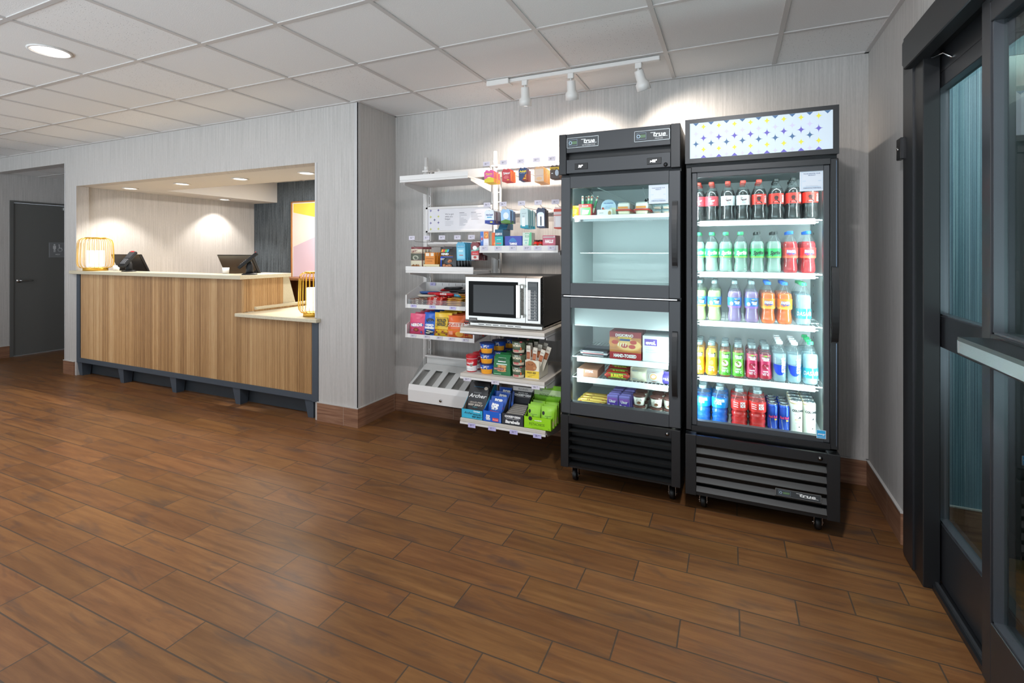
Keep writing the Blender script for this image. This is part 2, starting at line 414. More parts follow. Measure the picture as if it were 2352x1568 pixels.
# ---------------------------------------------------------------- the room
XR, XA, YA, YF, ZC, XL = .755, -2.715, 3.56, 3.075, 2.6, -8.75
WALL = wallpaper('grey_wallcovering', '#aba7a3', '#bfbbb7', 110)
WALL_D = wallpaper('charcoal_wallcovering', '#2c3338', '#5b646c', 60)
WALLPAINT = mat('#c9c6c2', .8, name='soffit_paint')
FLOOR = planks(); BASE = wood_tile('base_tile'); CEIL = ceiling_mat()
BEAD = mat('#b9b6b2', .5, name='base_bead')
mb = MB(); mb.box(-9.6, XR+.01, -1.4, 7, -.05, 0, FLOOR); struct('floor', mb)
mb = MB(); mb.box(XL, XR+.1, -3.2, YA+.1, ZC, ZC+.05, CEIL); struct('ceiling', mb)
# ceiling grid
mb = MB(); GR = mat('#c2bebb', .45, name='ceiling_grid_paint')
k = -15
while -.356+k*.6075 < XR:
    x = -.356+k*.6075
    if x > XL: mb.box(x-.012, x+.012, -3.2, YA if x > XA else YF, ZC-.006, ZC+.001, GR)
    k += 1
for k in range(-5, 6):
    y = .036+k*.6075
    if y < YF-.02: mb.box(XL, XR, y-.012, y+.012, ZC-.0055, ZC+.001, GR)
mb.box(XA, XR, YF-.022, YF+.002, ZC-.0055, ZC+.001, GR)
mb.box(XR-.022, XR, -3.2, YA, ZC-.008, ZC, GR); mb.box(XA, XR, YA-.02, YA, ZC-.008, ZC, GR); mb.box(XL, XA, YF-.02, YF, ZC-.008, ZC, GR); mb.box(XA, XA+.02, YF, YA, ZC-.008, ZC, GR)
struct('trim_1', mb)
mb = MB(); mb.box(XA, XR+.05, YA, YA+.1, 0, ZC, WALL); struct('wall_back', mb)
# front face of the counter wall: corridor opening, pier, service opening, pillar
TH = .12
mb = MB()
mb.box(-3.164, XA-.12, YF, YF+TH, 0, ZC, WALL)                 # pillar face right of the counter
mb.box(XA-.12, XA, YF, YA+.1, 0, ZC, WALL)                  # pillar return to the alcove
mb.box(-7.011, -6.77, YF, YF+TH, 0, ZC, WALL)              # pier between corridor and counter
mb.box(-6.77, -3.164, YF, YF+TH, 2.143, ZC, WALL)          # above the service opening
mb.box(XL, -7.011, YF, YF+TH, 2.418, ZC, WALL)             # above the corridor
struct('wall_front', mb)
mb = MB(); CB = mat('#b9b7b6', .45, name='corner_guard')
mb.box(XA-.003, XA+.004, YF-.004, YF+.03, .155, ZC-.01, CB); mb.box(XA-.03, XA+.004, YF-.004, YF, .155, ZC-.01, CB)
mb.box(-3.164-.004, -3.164+.018, YF-.003, YF, .85, 2.143, CB); mb.box(-6.788, -6.766, YF-.003, YF, 1.19, 2.143, CB); mb.box(-7.015, -6.995, YF-.003, YF, .155, 2.418, CB)
struct('trim_2', mb)
mb = MB(); mb.box(XR, XR+.11, 2.84, YA+.1, 0, ZC, WALL); mb.box(XR, XR+.11, -3.2, 2.84, 2.36, ZC, WALL); struct('wall_right', mb)
mb = MB(); mb.box(XL-.1, XL, -3.2, 3.245, 0, ZC, WALL); mb.box(XL-.1, XL, 3.245, 4.3, 2.081, 2.45, WALL); mb.box(XL-.1, XL, 4.2, 5.5, 0, 2.45, WALL); struct('wall_left', mb)
# corridor beyond the opening
mb = MB(); mb.box(-7.011, -6.87, YF+TH, 5.42, 0, 2.45, WALL); mb.box(XL, -6.9, 5.42, 5.52, 0, 2.45, WALL); struct('wall_corridor', mb)
mb = MB(); mb.box(XL, -7.0, YF+TH, 5.5, 2.437, 2.48, CEIL)
for y in (3.55, 4.16, 4.77): mb.box(XL, -7.01, y-.012, y+.012, 2.432, 2.438, GR)
for x in (-8.1, -7.5): mb.box(x-.012, x+.012, YF+TH, 5.4, 2.432, 2.438, GR)
struct('ceiling_corridor', mb)
def base(mb, x0, x1, y0, y1, h=.15):
    mb.box(x0, x1, y0, y1, 0, h, BASE); e = .0015
    mb.box(x0-e*(x0 != x1), x1+e, y0-e, y1+e, h, h+.007, BEAD)
mb = MB(); base(mb, XA, XR, YA-.012, YA); struct('baseboard_back', mb)
mb = MB(); base(mb, -3.135, XA+.012, YF-.012, YF); base(mb, -7.02, -6.80, YF-.012, YF); base(mb, XA, XA+.012, YF, YA); base(mb, -6.812, -6.80, YF, YF+.08); struct('baseboard_front', mb)
mb = MB(); base(mb, XR-.012, XR, 2.905, YA); struct('baseboard_right', mb)
mb = MB(); base(mb, XL, XL+.012, -3.2, 3.24); struct('baseboard_left', mb)
# men's room door in the corridor wall
d = thing('door_1', None, None, (XL, 3.5, 0), kind='structure'); DG = mat('#62625f', .5, name='door_grey'); DF = mat('#5d5d5b', .45, name='door_frame_grey')
mb = MB(); mb.box(XL-.04, XL+.018, 3.243, 3.28, 0, 2.081, DF); mb.box(XL-.04, XL+.018, 3.28, 4.2, 2.055, 2.081, DF); mb.box(XL-.04, XL+.018, 4.16, 4.2, 0, 2.055, DF); mb.obj('door_frame', d)
mb = MB(); mb.box(XL-.04, XL+.004, 3.284, 4.156, .006, 2.051, DG); mb.obj('door_slab', d)
mb = MB(); mb.lathe([(.0, 0), (.026, 0), (.026, .008), (.012, .012)], 0, 0, CHROME, 16)
mb.v = [(XL+.004+z, 3.335+x, 1.01+y) for x, y, z in mb.v]
mb.tube([(XL+.01, 3.335, 1.01), (XL+.05, 3.335, 1.012), (XL+.055, 3.35, 1.012), (XL+.055, 3.465, 1.006)], .009, CHROME); mb.obj('door_handle', d)
mb = MB(); mb.box(XL+.004, XL+.05, 3.80, 4.02, 1.985, 2.03, mat('#8d8d8a', .35, .6), .004); mb.tube([(XL+.03, 3.83, 2.03), (XL+.03, 3.9, 2.06)], .006, CHROME); mb.obj('door_closer', d)
# restroom sign
sg = MB(); SGM = mat('#77787a', .45, name='sign_grey'); SGW = mat('#c9cacb', .4, name='sign_raised')
sg.box(XL+.004, XL+.010, 3.655, 3.845, 1.318, 1.53, SGM, .002)
f = Face(sg, (XL+.010, 3.75, 1.424), (0, 1, 0), (0, 0, 1)); f.n = Vector((1, 0, 0)); f.e = .0008
f.frame(-.09, -.1, .09, .1, .003, mat('#8b8c8e', .4))
f.disk(-.035, .072, .0105, .0105, SGW); f.poly([(-.052, .058), (-.018, .058), (-.018, .015), (-.026, .015), (-.026, -.03), (-.033, -.03), (-.033, .0), (-.037, .0), (-.037, -.03), (-.044, -.03), (-.044, .015), (-.052, .015)], SGW)
f.disk(.016, .07, .008, .008, SGW); f.poly([(.011, .06), (.021, .06), (.024, .03), (.045, .03), (.055, .0), (.048, -.003), (.04, .02), (.014, .02)], SGW)
for i in range(14):
    a = math.radians(100+i*19); f.k = 6; f.rect(.026+.024*math.cos(a)-.003, .002+.024*math.sin(a)-.003, .026+.024*math.cos(a)+.003, .002+.024*math.sin(a)+.003, SGW)
f.text('MEN', 0, -.064, .018, SGW, bold=.01)
sg.obj('restroom_sign', None, loc=(XL+.004, 3.75, 1.42), label='grey square restroom sign reading MEN on the corridor door', cat='sign')

# ---------------------------------------------------------------- office behind the counter
XO = -6.80; YO = 5.37; ZS = 2.143
mb = MB(); mb.box(XO-.1, XO, YF+TH, YO, 0, ZS+.4, WALL); struct('wall_office_left', mb)
mb = MB(); mb.box(XO-.1, -2.6, YO, YO+.1, 0, 2.5, WALL_D); struct('wall_office_back', mb)
mb = MB(); mb.box(-2.9, -2.8, YF+TH, YO, 0, 2.5, WALL); struct('wall_office_right', mb)
mb = MB(); mb.box(XO, -2.9, YF+TH, 3.77, ZS, ZS+.02, WALLPAINT); mb.box(XO, -2.9, 3.75, 3.77, ZS+.02, 2.45, WALLPAINT)
mb.box(XO, -6.30, 3.77, YO, ZS, ZS+.02, WALLPAINT); mb.box(-6.32, -6.30, 3.77, YO, ZS+.02, 2.45, WALLPAINT); struct('ceiling_soffit', mb)
mb = MB(); mb.box(-6.3, -2.8, 3.7, YO, 2.445, 2.49, CEIL)
for x in (-5.75, -5.14, -4.53): mb.box(x-.012, x+.012, 3.77, YO, 2.439, 2.446, GR)
mb.box(-6.3, -2.9, 4.6, 4.624, 2.439, 2.446, GR); struct('ceiling_office', mb)
mb = MB()
AP = [('#e6cf4f', [(-5.94, 1.98), (-5.94, 2.11), (-4.95, 2.11), (-4.95, 1.80)]), ('#e9ddd6', [(-5.94, 1.47), (-5.94, 1.98), (-4.95, 1.80), (-4.95, 1.85)]),
      ('#ead9cf', [(-5.94, 1.47), (-5.94, 1.98), (-4.95, 1.80), (-4.95, 1.78)]), ('#cdb6c4', [(-5.94, .95), (-5.94, 1.47), (-4.95, 1.80), (-4.95, .95)])]
GOLD = mat('#c98a52', .35, .7, name='copper_frame')
mb.box(-5.965, -4.93, YO-.02, YO-.001, .93, 2.13, mat('#efe9e2', .6))
for q, (c, pts) in enumerate(AP):
    if q == 1: continue
    mb.add([(x, YO-.0215-.0003*q, z) for x, z in pts], [(0, 1, 2, 3)], mat(c, .6))
pa = mb.obj('wall_art', None, loc=(-5.45, YO, .93), label='tall framed abstract print in yellow, cream and mauve on the charcoal wall', cat='picture')
mb = MB()
for a in ((-5.975, -5.96, .92, 2.14), (-4.935, -4.92, .92, 2.14), (-5.975, -4.92, .92, .935), (-5.975, -4.92, 2.125, 2.14)): mb.box(a[0], a[1], YO-.035, YO-.001, a[2], a[3], GOLD)
mb.obj('frame', pa)
# shelf niche seen behind the far lantern
cb = thing('office_cabinet', 'low open dark cabinet under the abstract print behind the counter', 'cabinet', (-5.4, 5.2, 0))
mb = MB(); WD = mat('#7a4f2c', .5, vary=.15, name='walnut')
for a in ((-5.9, -4.8, 5.0, YO-.01, 1.0, 1.03), (-5.9, -5.87, 5.0, YO-.01, 0, 1.0), (-4.83, -4.8, 5.0, YO-.01, 0, 1.0), (-5.87, -4.83, 5.33, YO-.01, 0, 1.0), (-5.9, -4.8, 5.0, YO-.01, .5, .52)): mb.box(*a, WD)
mb.obj('carcass', cb)

# ---------------------------------------------------------------- reception desk
ST = stone(); BG = mat('#3f4852', .5, name='blue_grey_paint'); BGD = mat('#2f353b', .6, name='toe_kick_paint'); SL = slat_wood(.0125, -6.70)
rd = thing('reception_desk', 'reception desk with fluted oak front, cream stone tops and blue-grey base', 'desk', (-5.0, 3.1, 0))
def slats(mb, a0, a1, z0, z1, pitch, place):
    n = int(round((a1-a0)/pitch)); p = (a1-a0)/n; r = p*.5
    for i in range(n):
        c = a0+p*(i+.5); prof = [(-r, 0), (-r*.82, .55*r), (-r*.35, .9*r), (r*.35, .9*r), (r*.82, .55*r), (r, 0)]
        vs = [place(c+x, d, z) for z in (z0, z1) for x, d in prof]; k = len(prof)
        fs = [(j, j+1, k+j+1, k+j) for j in range(k-1)]+[tuple(range(k))[::-1], tuple(range(k, 2*k))]
        mb.add(vs, fs, SL)
YD = 3.088
mb = MB(); slats(mb, -6.70, -4.055, .204, 1.15, .0125, lambda a, d, z: (a, YD-d, z)); slats(mb, -4.055, -3.195, .204, .815, .0125, lambda a, d, z: (a, YD-d, z))
slats(mb, 3.09, 3.525, .85, 1.15, .0125, lambda a, d, z: (-4.055+d, a, z))
mb.box(-6.70, -4.056, YD, YD+.02, .204, 1.15, SL); mb.box(-4.06, -3.195, YD, YD+.02, .204, .815, SL); mb.box(-4.075, -4.056, YD+.02, 3.525, .85, 1.15, SL); mb.obj('fluted_front', rd)
mb = MB(); mb.box(-6.768, -6.70, 3.075, 3.6, .15, 1.15, BG); mb.box(-3.195, -3.128, 3.068, 3.074, .15, .815, BG); mb.box(-3.195, -3.166, 3.0745, 3.6, .205, .815, BG)
mb.box(-6.70, -3.166, 3.0745, YD+.03, .155, .204, BG); mb.obj('frame', rd)
mb = MB(); mb.box(-6.768, -3.17, 3.19, 3.205, .004, .156, BGD); mb.obj('toe_kick', rd)
for x in (-6.72, -5.93, -5.05, -4.13, -3.235):
    mb = MB(); w0, w1 = .062, .038
    mb.loft([[(x-w1, 3.10, 0), (x+w1*.6, 3.10, 0), (x+w1*.6, 3.175, 0), (x-w1, 3.175, 0)], [(x-w0, 3.085, .156), (x+w1, 3.085, .156), (x+w1, 3.188, .156), (x-w0, 3.188, .156)]], BG, False); mb.obj('leg', rd)
mb = MB(); mb.box(-6.768, -4.40, 3.035, 3.27, 1.15, 1.186, ST, .002); mb.box(-4.4, -4.025, 3.035, 3.60, 1.15, 1.186, ST, .002); mb.box(-6.84, -6.76, 3.035, 3.074, 1.15, 1.186, ST, .003); mb.obj('upper_top', rd)
mb = MB(); mb.box(-4.085, -3.166, 3.025, 4.2, .815, .845, ST, .003); mb.box(-3.17, -3.105, 3.025, 3.074, .815, .845, ST, .003); mb.obj('lower_top', rd)
mb = MB(); mb.prism([(3.525, .847), (3.525, 1.15), (3.595, 1.15), (3.69, .847)], 'x', -4.085, -4.055, ST); mb.obj('end_panel', rd)
mb = MB(); mb.box(-4.055, -4.02, 3.2, 3.95, .862, .888, ST, .002); mb.box(-4.055, -4.03, 3.2, 3.95, .845, .862, SL); mb.obj('ledge', rd)
mb = MB(); mb.box(-6.70, -4.42, 3.12, 4.2, .72, .75, mat('#c8b28c', .5)); mb.obj('work_surface', rd)

# ---------------------------------------------------------------- lanterns
BRASS = mat('#d9a93c', .3, .55, name='yellow_brass'); GLOW = mat('#fff3dc', .5, emit=3.2, name='lamp_glow')
def lantern(loc, r, h, label, glow_r, z0, z1, nw=24):
    t = thing('table_lantern', label, 'lamp', loc, 'wire lanterns on the reception desk'); x, y, z = loc
    mb = MB(); mb.lathe([(r*.68, 0), (r*.68, .034), (r*.66, .036), (0, .036)], x, y, BRASS, 28, z); mb.obj('base', t)
    mb = MB(); mb.lathe([(r*.56, h-.018), (r*.58, h-.018), (r*.58, h), (r*.56, h)], x, y, BRASS, 28, z); mb.lathe([(0, h-.006), (r*.57, h-.006), (r*.57, h-.002), (0, h-.002)], x, y, BRASS, 28, z); mb.obj('top_ring', t)
    mb = MB()
    for i in range(nw):
        a = 2*PI*i/nw; P = []
        for rr, zz in ((r*.6, .03), (r*.82, .035), (r*.96, .06), (r, .10), (r*.985, h*.55), (r*.955, h-.07), (r*.88, h-.03), (r*.72, h-.012), (r*.57, h-.009)): P.append((x+rr*math.cos(a), y+rr*math.sin(a), z+zz))
        mb.tube(P, .0024, BRASS, 5)
    mb.obj('wire_cage', t)
    mb = MB(); mb.lathe([(0, z0), (glow_r, z0), (glow_r, z1), (0, z1)], x, y, GLOW, 24, z); mb.obj('glowing_shade', t, label='lit white cylinder shade')
    light('lantern_glow', 'POINT', (x, y, z+h*.8), .9, (1, .78, .48), .03)
    return t
lantern((-6.565, 3.16, 1.186), .165, .375, 'gold wire lantern glowing at the left end of the upper desk top', .078, .046, .228)
lantern((-3.30, 3.185, .845), .122, .385, 'gold wire lantern glowing on the low desk top beside the pillar', .055, .05, .245)

# card terminals
def terminal(loc, rz, tilt, label, big):
    t = thing('card_terminal', label, 'card terminal', loc, 'card terminals on the reception desk'); t.rotation_euler = (0, 0, rz)
    D = mat('#1c1d1f', .5, name='terminal_black', spec=.3); D2 = mat('#3c3d40', .6, name='terminal_screen')
    mb = MB(); mb.lathe([(0, 0), (.066, 0), (.066, .008), (.05, .014), (0, .014)], 0, 0, D, 24); mb.obj('base_plate', t, False)
    mb = MB(); mb.lathe([(.034, .012), (.030, .05), (.030, .08), (.018, .12), (.012, .125)], 0, 0, D, 18); mb.obj('stand', t, False)
    mb = MB(); a = tilt; ca, sa = math.cos(a), math.sin(a)
    def R(x, y, z): return (x, y*ca-z*sa-.0, y*sa+z*ca+.125)
    b = MB(); b.box(-.045, .045, -.11, .10, .0, .03, D, .006); b.v = [R(*v) for v in b.v]; mb.add(b.v, b.f, D)
    b = MB(); b.box(-.036, .036, .0, .088, .03, .0315, D2); mb.add([R(*v) for v in b.v], b.f, D2)
    for i in range(3):
        for j in range(4):
            b = MB(); b.box(-.03+i*.022, -.014+i*.022, -.022-j*.018, -.012-j*.018, .03, .033, mat('#8a8b8e', .5)); mb.add([R(*v) for v in b.v], b.f, mat('#8a8b8e', .5))
    b = MB(); b.box(-.022, .022, .085, .101, .029, .0335, D2); mb.add([R(*v) for v in b.v], b.f, mat('#c23b3b', .4))
    mb.obj('keypad_head', t, False)
    return t
terminal((-5.931, 3.16, 1.186), math.radians(12), math.radians(48), 'black card terminal tilted on its stand, nearest the left lantern', True)
terminal((-4.10, 3.19, 1.186), math.radians(-38), math.radians(42), 'black card terminal seen side-on near the right end of the upper top', True)
def monitor(loc, rz, label):
    t = thing('computer_monitor', label, 'monitor', loc, 'computer monitors on the reception desk'); t.rotation_euler = (math.radians(0), 0, rz)
    D = mat('#1b1b1d', .3, name='monitor_black'); D2 = mat('#77716d', .25, name='monitor_back_sheen')
    mb = MB(); b = MB(); b.box(-.27, .27, -.012, .012, -.16, .16, D, .004)
    mb.add([(x, y-(z)*.45, z+.46) for x, y, z in b.v], b.f, D); mb.obj('screen_panel', t, False)
    mb = MB(); b = MB(); b.box(-.27+.018, .27-.018, -.016, -.012, -.15, .15, D2); f = Face(b, (0, -.0165, .03), (1, 0, 0), (0, 0, 1))
    f.text('hp', 0, .02, .035, mat('#a8a8a8', .3), shear=.2); mb.add([(x, y-z*.45, z+.46) for x, y, z in b.v], b.f, mat('#2b2a2b', .22)); mb.obj('back_cover', t, False)
    mb = MB(); mb.box(-.03, .03, .03, .05, .01, .40, D); mb.box(-.12, .12, -.03, .13, 0, .012, D); mb.obj('stand', t, False)
    return t
monitor((-6.42, 3.46, .75), math.radians(2), 'black computer monitor behind the left card terminal')
monitor((-4.58, 3.47, .75), math.radians(-2), 'wide black computer monitor with logo behind the right card terminal')
for (x, y), lb in (((-6.26, 3.21), 'small white paper cup behind the left card terminal'), ((-4.47, 3.22), 'small white paper cup beside the wide monitor')):
    mb = MB(); mb.lathe([(.0, .0), (.026, .0), (.031, .06), (.029, .06), (.024, .004), (0, .004)], x, y, WHITE, 20, 1.186); mb.obj('paper_cup', None, loc=(x, y, 1.186), label=lb, cat='cup', group='cups on the desk')

# ---------------------------------------------------------------- ceiling lights
LENS = mat('#fffaf2', .5, emit=6.0, name='lit_lens'); RINGM = mat('#d9d6d2', .4, name='trim_ring')
def downlight(x, y, z, r, label, group):
    t = thing('recessed_downlight', label, 'ceiling light', (x, y, z), group)
    mb = MB(); mb.lathe([(r, 0), (r+.018, 0), (r+.018, -.006), (r+.004, -.008), (r, 0)], x, y, RINGM, 32, z, caps=False); mb.obj('trim_ring', t)
    mb = MB(); mb.lathe([(0, -.001), (r+.002, -.001)], x, y, LENS, 32, z, caps=False); mb.obj('lens', t)
    return t
for i, (x, y) in enumerate(LOBBY_DL_FILL):
    if i == 0: downlight(x, y, ZC-.001, .085, 'round lit downlight in the lobby ceiling at upper left', None)
names = ['farthest left', 'second from the left', 'third from the left', 'nearest the right edge']
for (x, y), nm in zip(OFFICE_DL[:4], names): downlight(x, y, ZS-.001, .062, 'round lit downlight in the soffit over the desk, '+nm, 'downlights over the reception desk')
downlight(OFFICE_DL[4][0], OFFICE_DL[4][1], ZS-.001, .062, 'round lit downlight deep in the office close to the charcoal wall', 'downlights over the reception desk')
tr = thing('track_light', 'white ceiling track with three small spotlights above the snack shelves', 'track light', (-.95, 3.10, 2.6))
TW = mat('#dcd9d5', .35, name='track_white')
mb = MB(); mb.box(-1.49, -.393, 3.083, 3.117, 2.568, 2.594, TW, .003); mb.obj('rail', tr)
mb = MB(); mb.box(-1.56, -1.39, 3.06, 3.14, 2.555, 2.594, TW, .004); mb.obj('feed_box', tr)
for (x, y), a in zip(TRACK, TRACK_AIM):
    mb = MB(); mb.box(x-.02, x+.02, y-.014, y+.014, 2.535, 2.57, TW, .003); mb.cyl((x, y, 2.54), (x, y, 2.50), .007, TW); mb.obj('adapter', tr)
    mb = MB(); p = Vector((x, y, 2.525)); dv = (Vector(a)-p).normalized(); dv = (dv+Vector((0, 0, -.9))).normalized(); q = dv.to_track_quat('Z', 'Y')
    b = MB(); b.lathe([(0, 0), (.026, .0), (.028, .006), (.029, .065), (.042, .082), (.043, .125), (.040, .125), (.038, .10), (0, .10)], 0, 0, TW, 24)
    mb.add([tuple(p+q @ Vector(v)) for v in b.v], b.f, TW, True); mb.obj('spotlight_head', tr)
# ---------------------------------------------------------------- glass-door coolers
INT = mat('#dfe6e6', .35, name='cooler_liner'); INTS = brushed('cooler_steel_liner', '#cdd6d6', .5, 'z', .25)
LED = mat('#e9fbff', .5, emit=46.0, name='led_tube'); FILL_STRIP = mat('#effcff', .5, emit=24.0, name='added_fill_strip'); LED2 = mat('#eefcff', .5, emit=26.0, name='led_tube_soft'); RAIL = mat('#f4f7f7', .4, name='price_channel_white'); WIRE = mat('#e6ecec', .35, name='white_wire')
SILV = mat('#aeb6b8', .3, .8, name='silver_print'); DGB = mat('#3b3f42', .35, name='badge_grey'); GRN = mat('#5d7a5a', .5)
COOLGLASS = glass('cooler_door_glass', '#f4fbfa', .35)
def caster(parent, x, y, name='caster'):
    mb = MB(); R = .034
    mb.lathe([(0, -.0135), (R-.004, -.0135), (R, -.009), (R, .009), (R-.004, .0135), (0, .0135)], 0, 0, BLACK, 24)
    mb.v = [(x+a*.0+c, y+a, R+b) for a, b, c in mb.v]
    c = mb.obj(name, parent)
    mb = MB()
    for s in (-1, 1): mb.prism([(y-.022, .112), (y+.03, .112), (y+.012, .026), (y-.012, .026)], 'x', x+s*.018-.0012, x+s*.018+.0012, CHROME)
    mb.box(x-.019, x+.019, y-.022, y+.03, .106, .112, CHROME); mb.cyl((x-.024, y, R), (x+.024, y, R), .008, CHROME); mb.obj('caster_fork', c)
    return c
def logo(parent, cx, cz, w, h, y, sub=None):
    mb = MB(); mb.box(cx-w/2, cx+w/2, y-.0025, y, cz-h/2, cz+h/2, DGB); f = Face(mb, (cx, y-.0025, cz))
    f.frame(-w/2, -h/2, w/2, h/2, h*.045, SILV); f.frame(-w*.43, -h*.30, -w*.16, h*.32, h*.03, mat('#7f93a4', .4)); f.k = 2
    f.rect(-w*.33, -h*.14, -w*.18, h*.14, GRN)
    for r, m in ((h*.17, mat('#a9c6d8', .4)), (h*.11, DGB)): f.disk(-w*.38, 0, r, r, m)
    f.text('true', w*.20, h*.10, h*.42, mat('#e9eceb', .3), w=w*.36, bold=.03, shear=.25)
    f.rect(-w*.04, h*.22, w*.1, h*.27, mat('#e9eceb', .3)); f.rect(w*.10, -h*.16, w*.44, -h*.12, mat('#e9eceb', .3))
    if sub: f.text(sub, w*.2, -h*.32, h*.13, mat('#cfd2d2', .4))
    mb.obj('badge', parent)
def notice(parent, x0, x1, z0, z1, y):
    mb = MB(); mb.box(x0, x1, y-.0008, y, z0, z1, mat('#d3dae2', .5)); w = x1-x0; h = z1-z0; f = Face(mb, ((x0+x1)/2, y-.0008, (z0+z1)/2)); B = mat('#3a5a86', .6); L = mat('#8fc0dc', .6)
    f.frame(-w*.42, -h*.42, w*.42, h*.42, w*.008, L)
    f.text('PLEASE REGISTER YOUR', 0, h*.33, h*.045, B, bold=.02, wmax=w*.7); f.text('PRODUCT', 0, h*.25, h*.045, B, bold=.02)
    f.text('SCAN', -w*.31, -h*.02, h*.035, L); f.text('HERE', w*.31, -h*.02, h*.035, L); f.rect(-w*.25, -h*.26, w*.25, -h*.255, B)
    f.rect(-w*.36, -h*.31, w*.36, -h*.30, L); f.text('COMPLETE ALL FORM FIELDS', 0, -h*.36, h*.04, B, bold=.02, wmax=w*.72)
    mb.obj('notice_card', parent, label='white notice card taped inside the glass')
def handle(parent, x0, x1, z0, z1, yf, bow=.03):
    mb = MB(); n = 14; rings = []; xc = (x0+x1)/2
    for i in range(n+1):
        t = i/n; z = z0+(z1-z0)*t; b = math.sin(PI*t)**.8; y = yf-.012-bow*b; w = (x1-x0)/2
        rings.append([(x0, y, z), (x1, y, z), (x1, y+.012, z), (x0, y+.012, z)])
    mb.loft(rings, BLACK, False)
    for z in (z0+.01, z1-.01): mb.box(x0, x1, yf-.014, yf, z-.01, z+.01, BLACK)
    mb.obj('handle', parent)
def grille(parent, x0, x1, z0, z1, n, y, tilt, slatm, fr=.60):
    mb = MB(); p = (z1-z0)/n
    mb.box(x0, x1, y+.07, y+.075, z0, z1, BLACK)
    for i in range(n):
        zb = z0+p*i
        mb.add([(x0, y+.004, zb+.004), (x1, y+.004, zb+.004), (x1, y+.004+tilt, zb+p*fr), (x0, y+.004+tilt, zb+p*fr), (x0, y+.006, zb), (x1, y+.006, zb), (x1, y+.008+tilt, zb+p*(fr-.05)), (x0, y+.008+tilt, zb+p*(fr-.05))],
               [(0, 1, 2, 3), (7, 6, 5, 4), (4, 5, 1, 0), (3, 2, 6, 7)], slatm)
    mb.obj('louvre_grille', parent)
def wire_shelf(parent, x0, x1, y0, y1, z, m, name='wire_shelf', px=.022):
    mb = MB(); n = int((x1-x0)/px)
    for i in range(n+1):
        x = x0+(x1-x0)*i/n; mb.box(x-.0015, x+.0015, y0, y1, z-.003, z, m)
    for y in (y0, (y0*2+y1)/3, (y0+y1*2)/3, y1-.004): mb.box(x0, x1, y, y+.005, z-.008, z-.003, m)
    return mb.obj(name, parent)
YF2 = 2.78
# ---- right cooler
fx0, fx1 = -.222, .473
cool = thing('drinks_cooler', 'black single-door glass cooler with lit patterned header, full of bottled drinks', 'cooler', ((fx0+fx1)/2, 3.1, 0))
mb = MB()
mb.box(fx0, fx0+.03, 2.832, 3.50, .43, 2.09, BLK_METAL); mb.box(fx1-.03, fx1, 2.832, 3.50, .43, 2.09, BLK_METAL); mb.box(fx0+.03, fx1-.03, 2.832, 3.50, 1.845, 2.09, BLK_METAL)
mb.box(fx0+.03, fx1-.03, 3.44, 3.50, .43, 1.845, BLK_METAL); mb.box(fx0, fx1, 2.832, 3.50, .39, .44, BLK_METAL)
mb.box(fx0+.005, fx1-.005, 3.1, 3.48, .112, .39, BLACK); mb.obj('cabinet', cool)
mb = MB(); e = .004
mb.box(fx0+.03, fx0+.03+e, 2.84, 3.44, .44, 1.845, INT); mb.box(fx1-.03-e, fx1-.03, 2.84, 3.44, .44, 1.845, INT); mb.box(fx0+.034, fx1-.034, 3.435, 3.44, .44, 1.845, INT)
mb.box(fx0+.034, fx1-.034, 2.84, 3.435, .44, .447, INT); mb.box(fx0+.034, fx1-.034, 2.84, 3.435, 1.84, 1.845, mat('#9ea6a8', .4))
for z in [.5+.05*i for i in range(26)]: mb.box(fx1-.0355, fx1-.034, 2.99, 2.998, z, z+.012, BLACK)
for z in [.5+.05*i for i in range(26)]: mb.box(fx1-.0355, fx1-.034, 3.30, 3.308, z, z+.012, BLACK)
mb.obj('liner', cool)
for x in (fx0+.045, fx1-.045):
    mb = MB(); mb.box(x-.009, x+.009, 2.842, 2.862, .50, 1.80, LED, .003); mb.obj('led_strip', cool, label='lit white LED strip')
# header sign
mb = MB(); mb.box(fx0-.001, fx1+.001, 2.79, 2.832, 1.872, 2.106, BLK_METAL, .004)
mb.box(fx0-.001, fx1+.001, YF2, 2.79, 1.872, 1.897, BLK_METAL); mb.box(fx0-.001, fx1+.001, YF2, 2.79, 2.085, 2.106, BLK_METAL); mb.box(fx0-.001, -.199, YF2, 2.79, 1.897, 2.085, BLK_METAL); mb.box(.449, fx1+.001, YF2, 2.79, 1.897, 2.085, BLK_METAL)
hd = mb.obj('header_box', cool)
mb = MB(); PANEL = mat('#c9d6e0', .4, emit=.15, name='lit_header_panel'); mb.box(-.199, .449, 2.783, 2.79, 1.897, 2.085, PANEL); f = Face(mb, (.125, 2.783, 1.991)); f.e = .0004
SY = mat('#d8d23a', .5, emit=.2); SP = mat('#6258b4', .5, emit=.2); SB = mat('#41668e', .5, emit=.2); SLV = mat('#c3c1dc', .5, emit=.2)
for i in range(-5, 5):
    xe = i*.0745+.042; xo = xe+.037
    for (cx, cy, m, k) in ((xe, .071, SY, 1), (xe, .011, SP, 1.12), (xe, -.049, SY, 1), (xo, .036, SLV, 1), (xo, -.018, SB, 1.12), (xo, -.082, SLV, .9)):
        if abs(cx) < .300: f.k = 1; f.star(cx, cy, .0175*k, .0195*k, m)
    if abs(xo) < .305: f.k = 1; f.poly([(xo-.014, .093), (xo, .078), (xo+.014, .093)][::-1], SB)
    if abs(xe) < .305: f.k = 1; f.poly([(xe-.014, -.093), (xe+.014, -.093), (xe, -.078)], SP)
mb.obj('sign_panel', hd, label='lit panel of yellow, purple and blue stars')
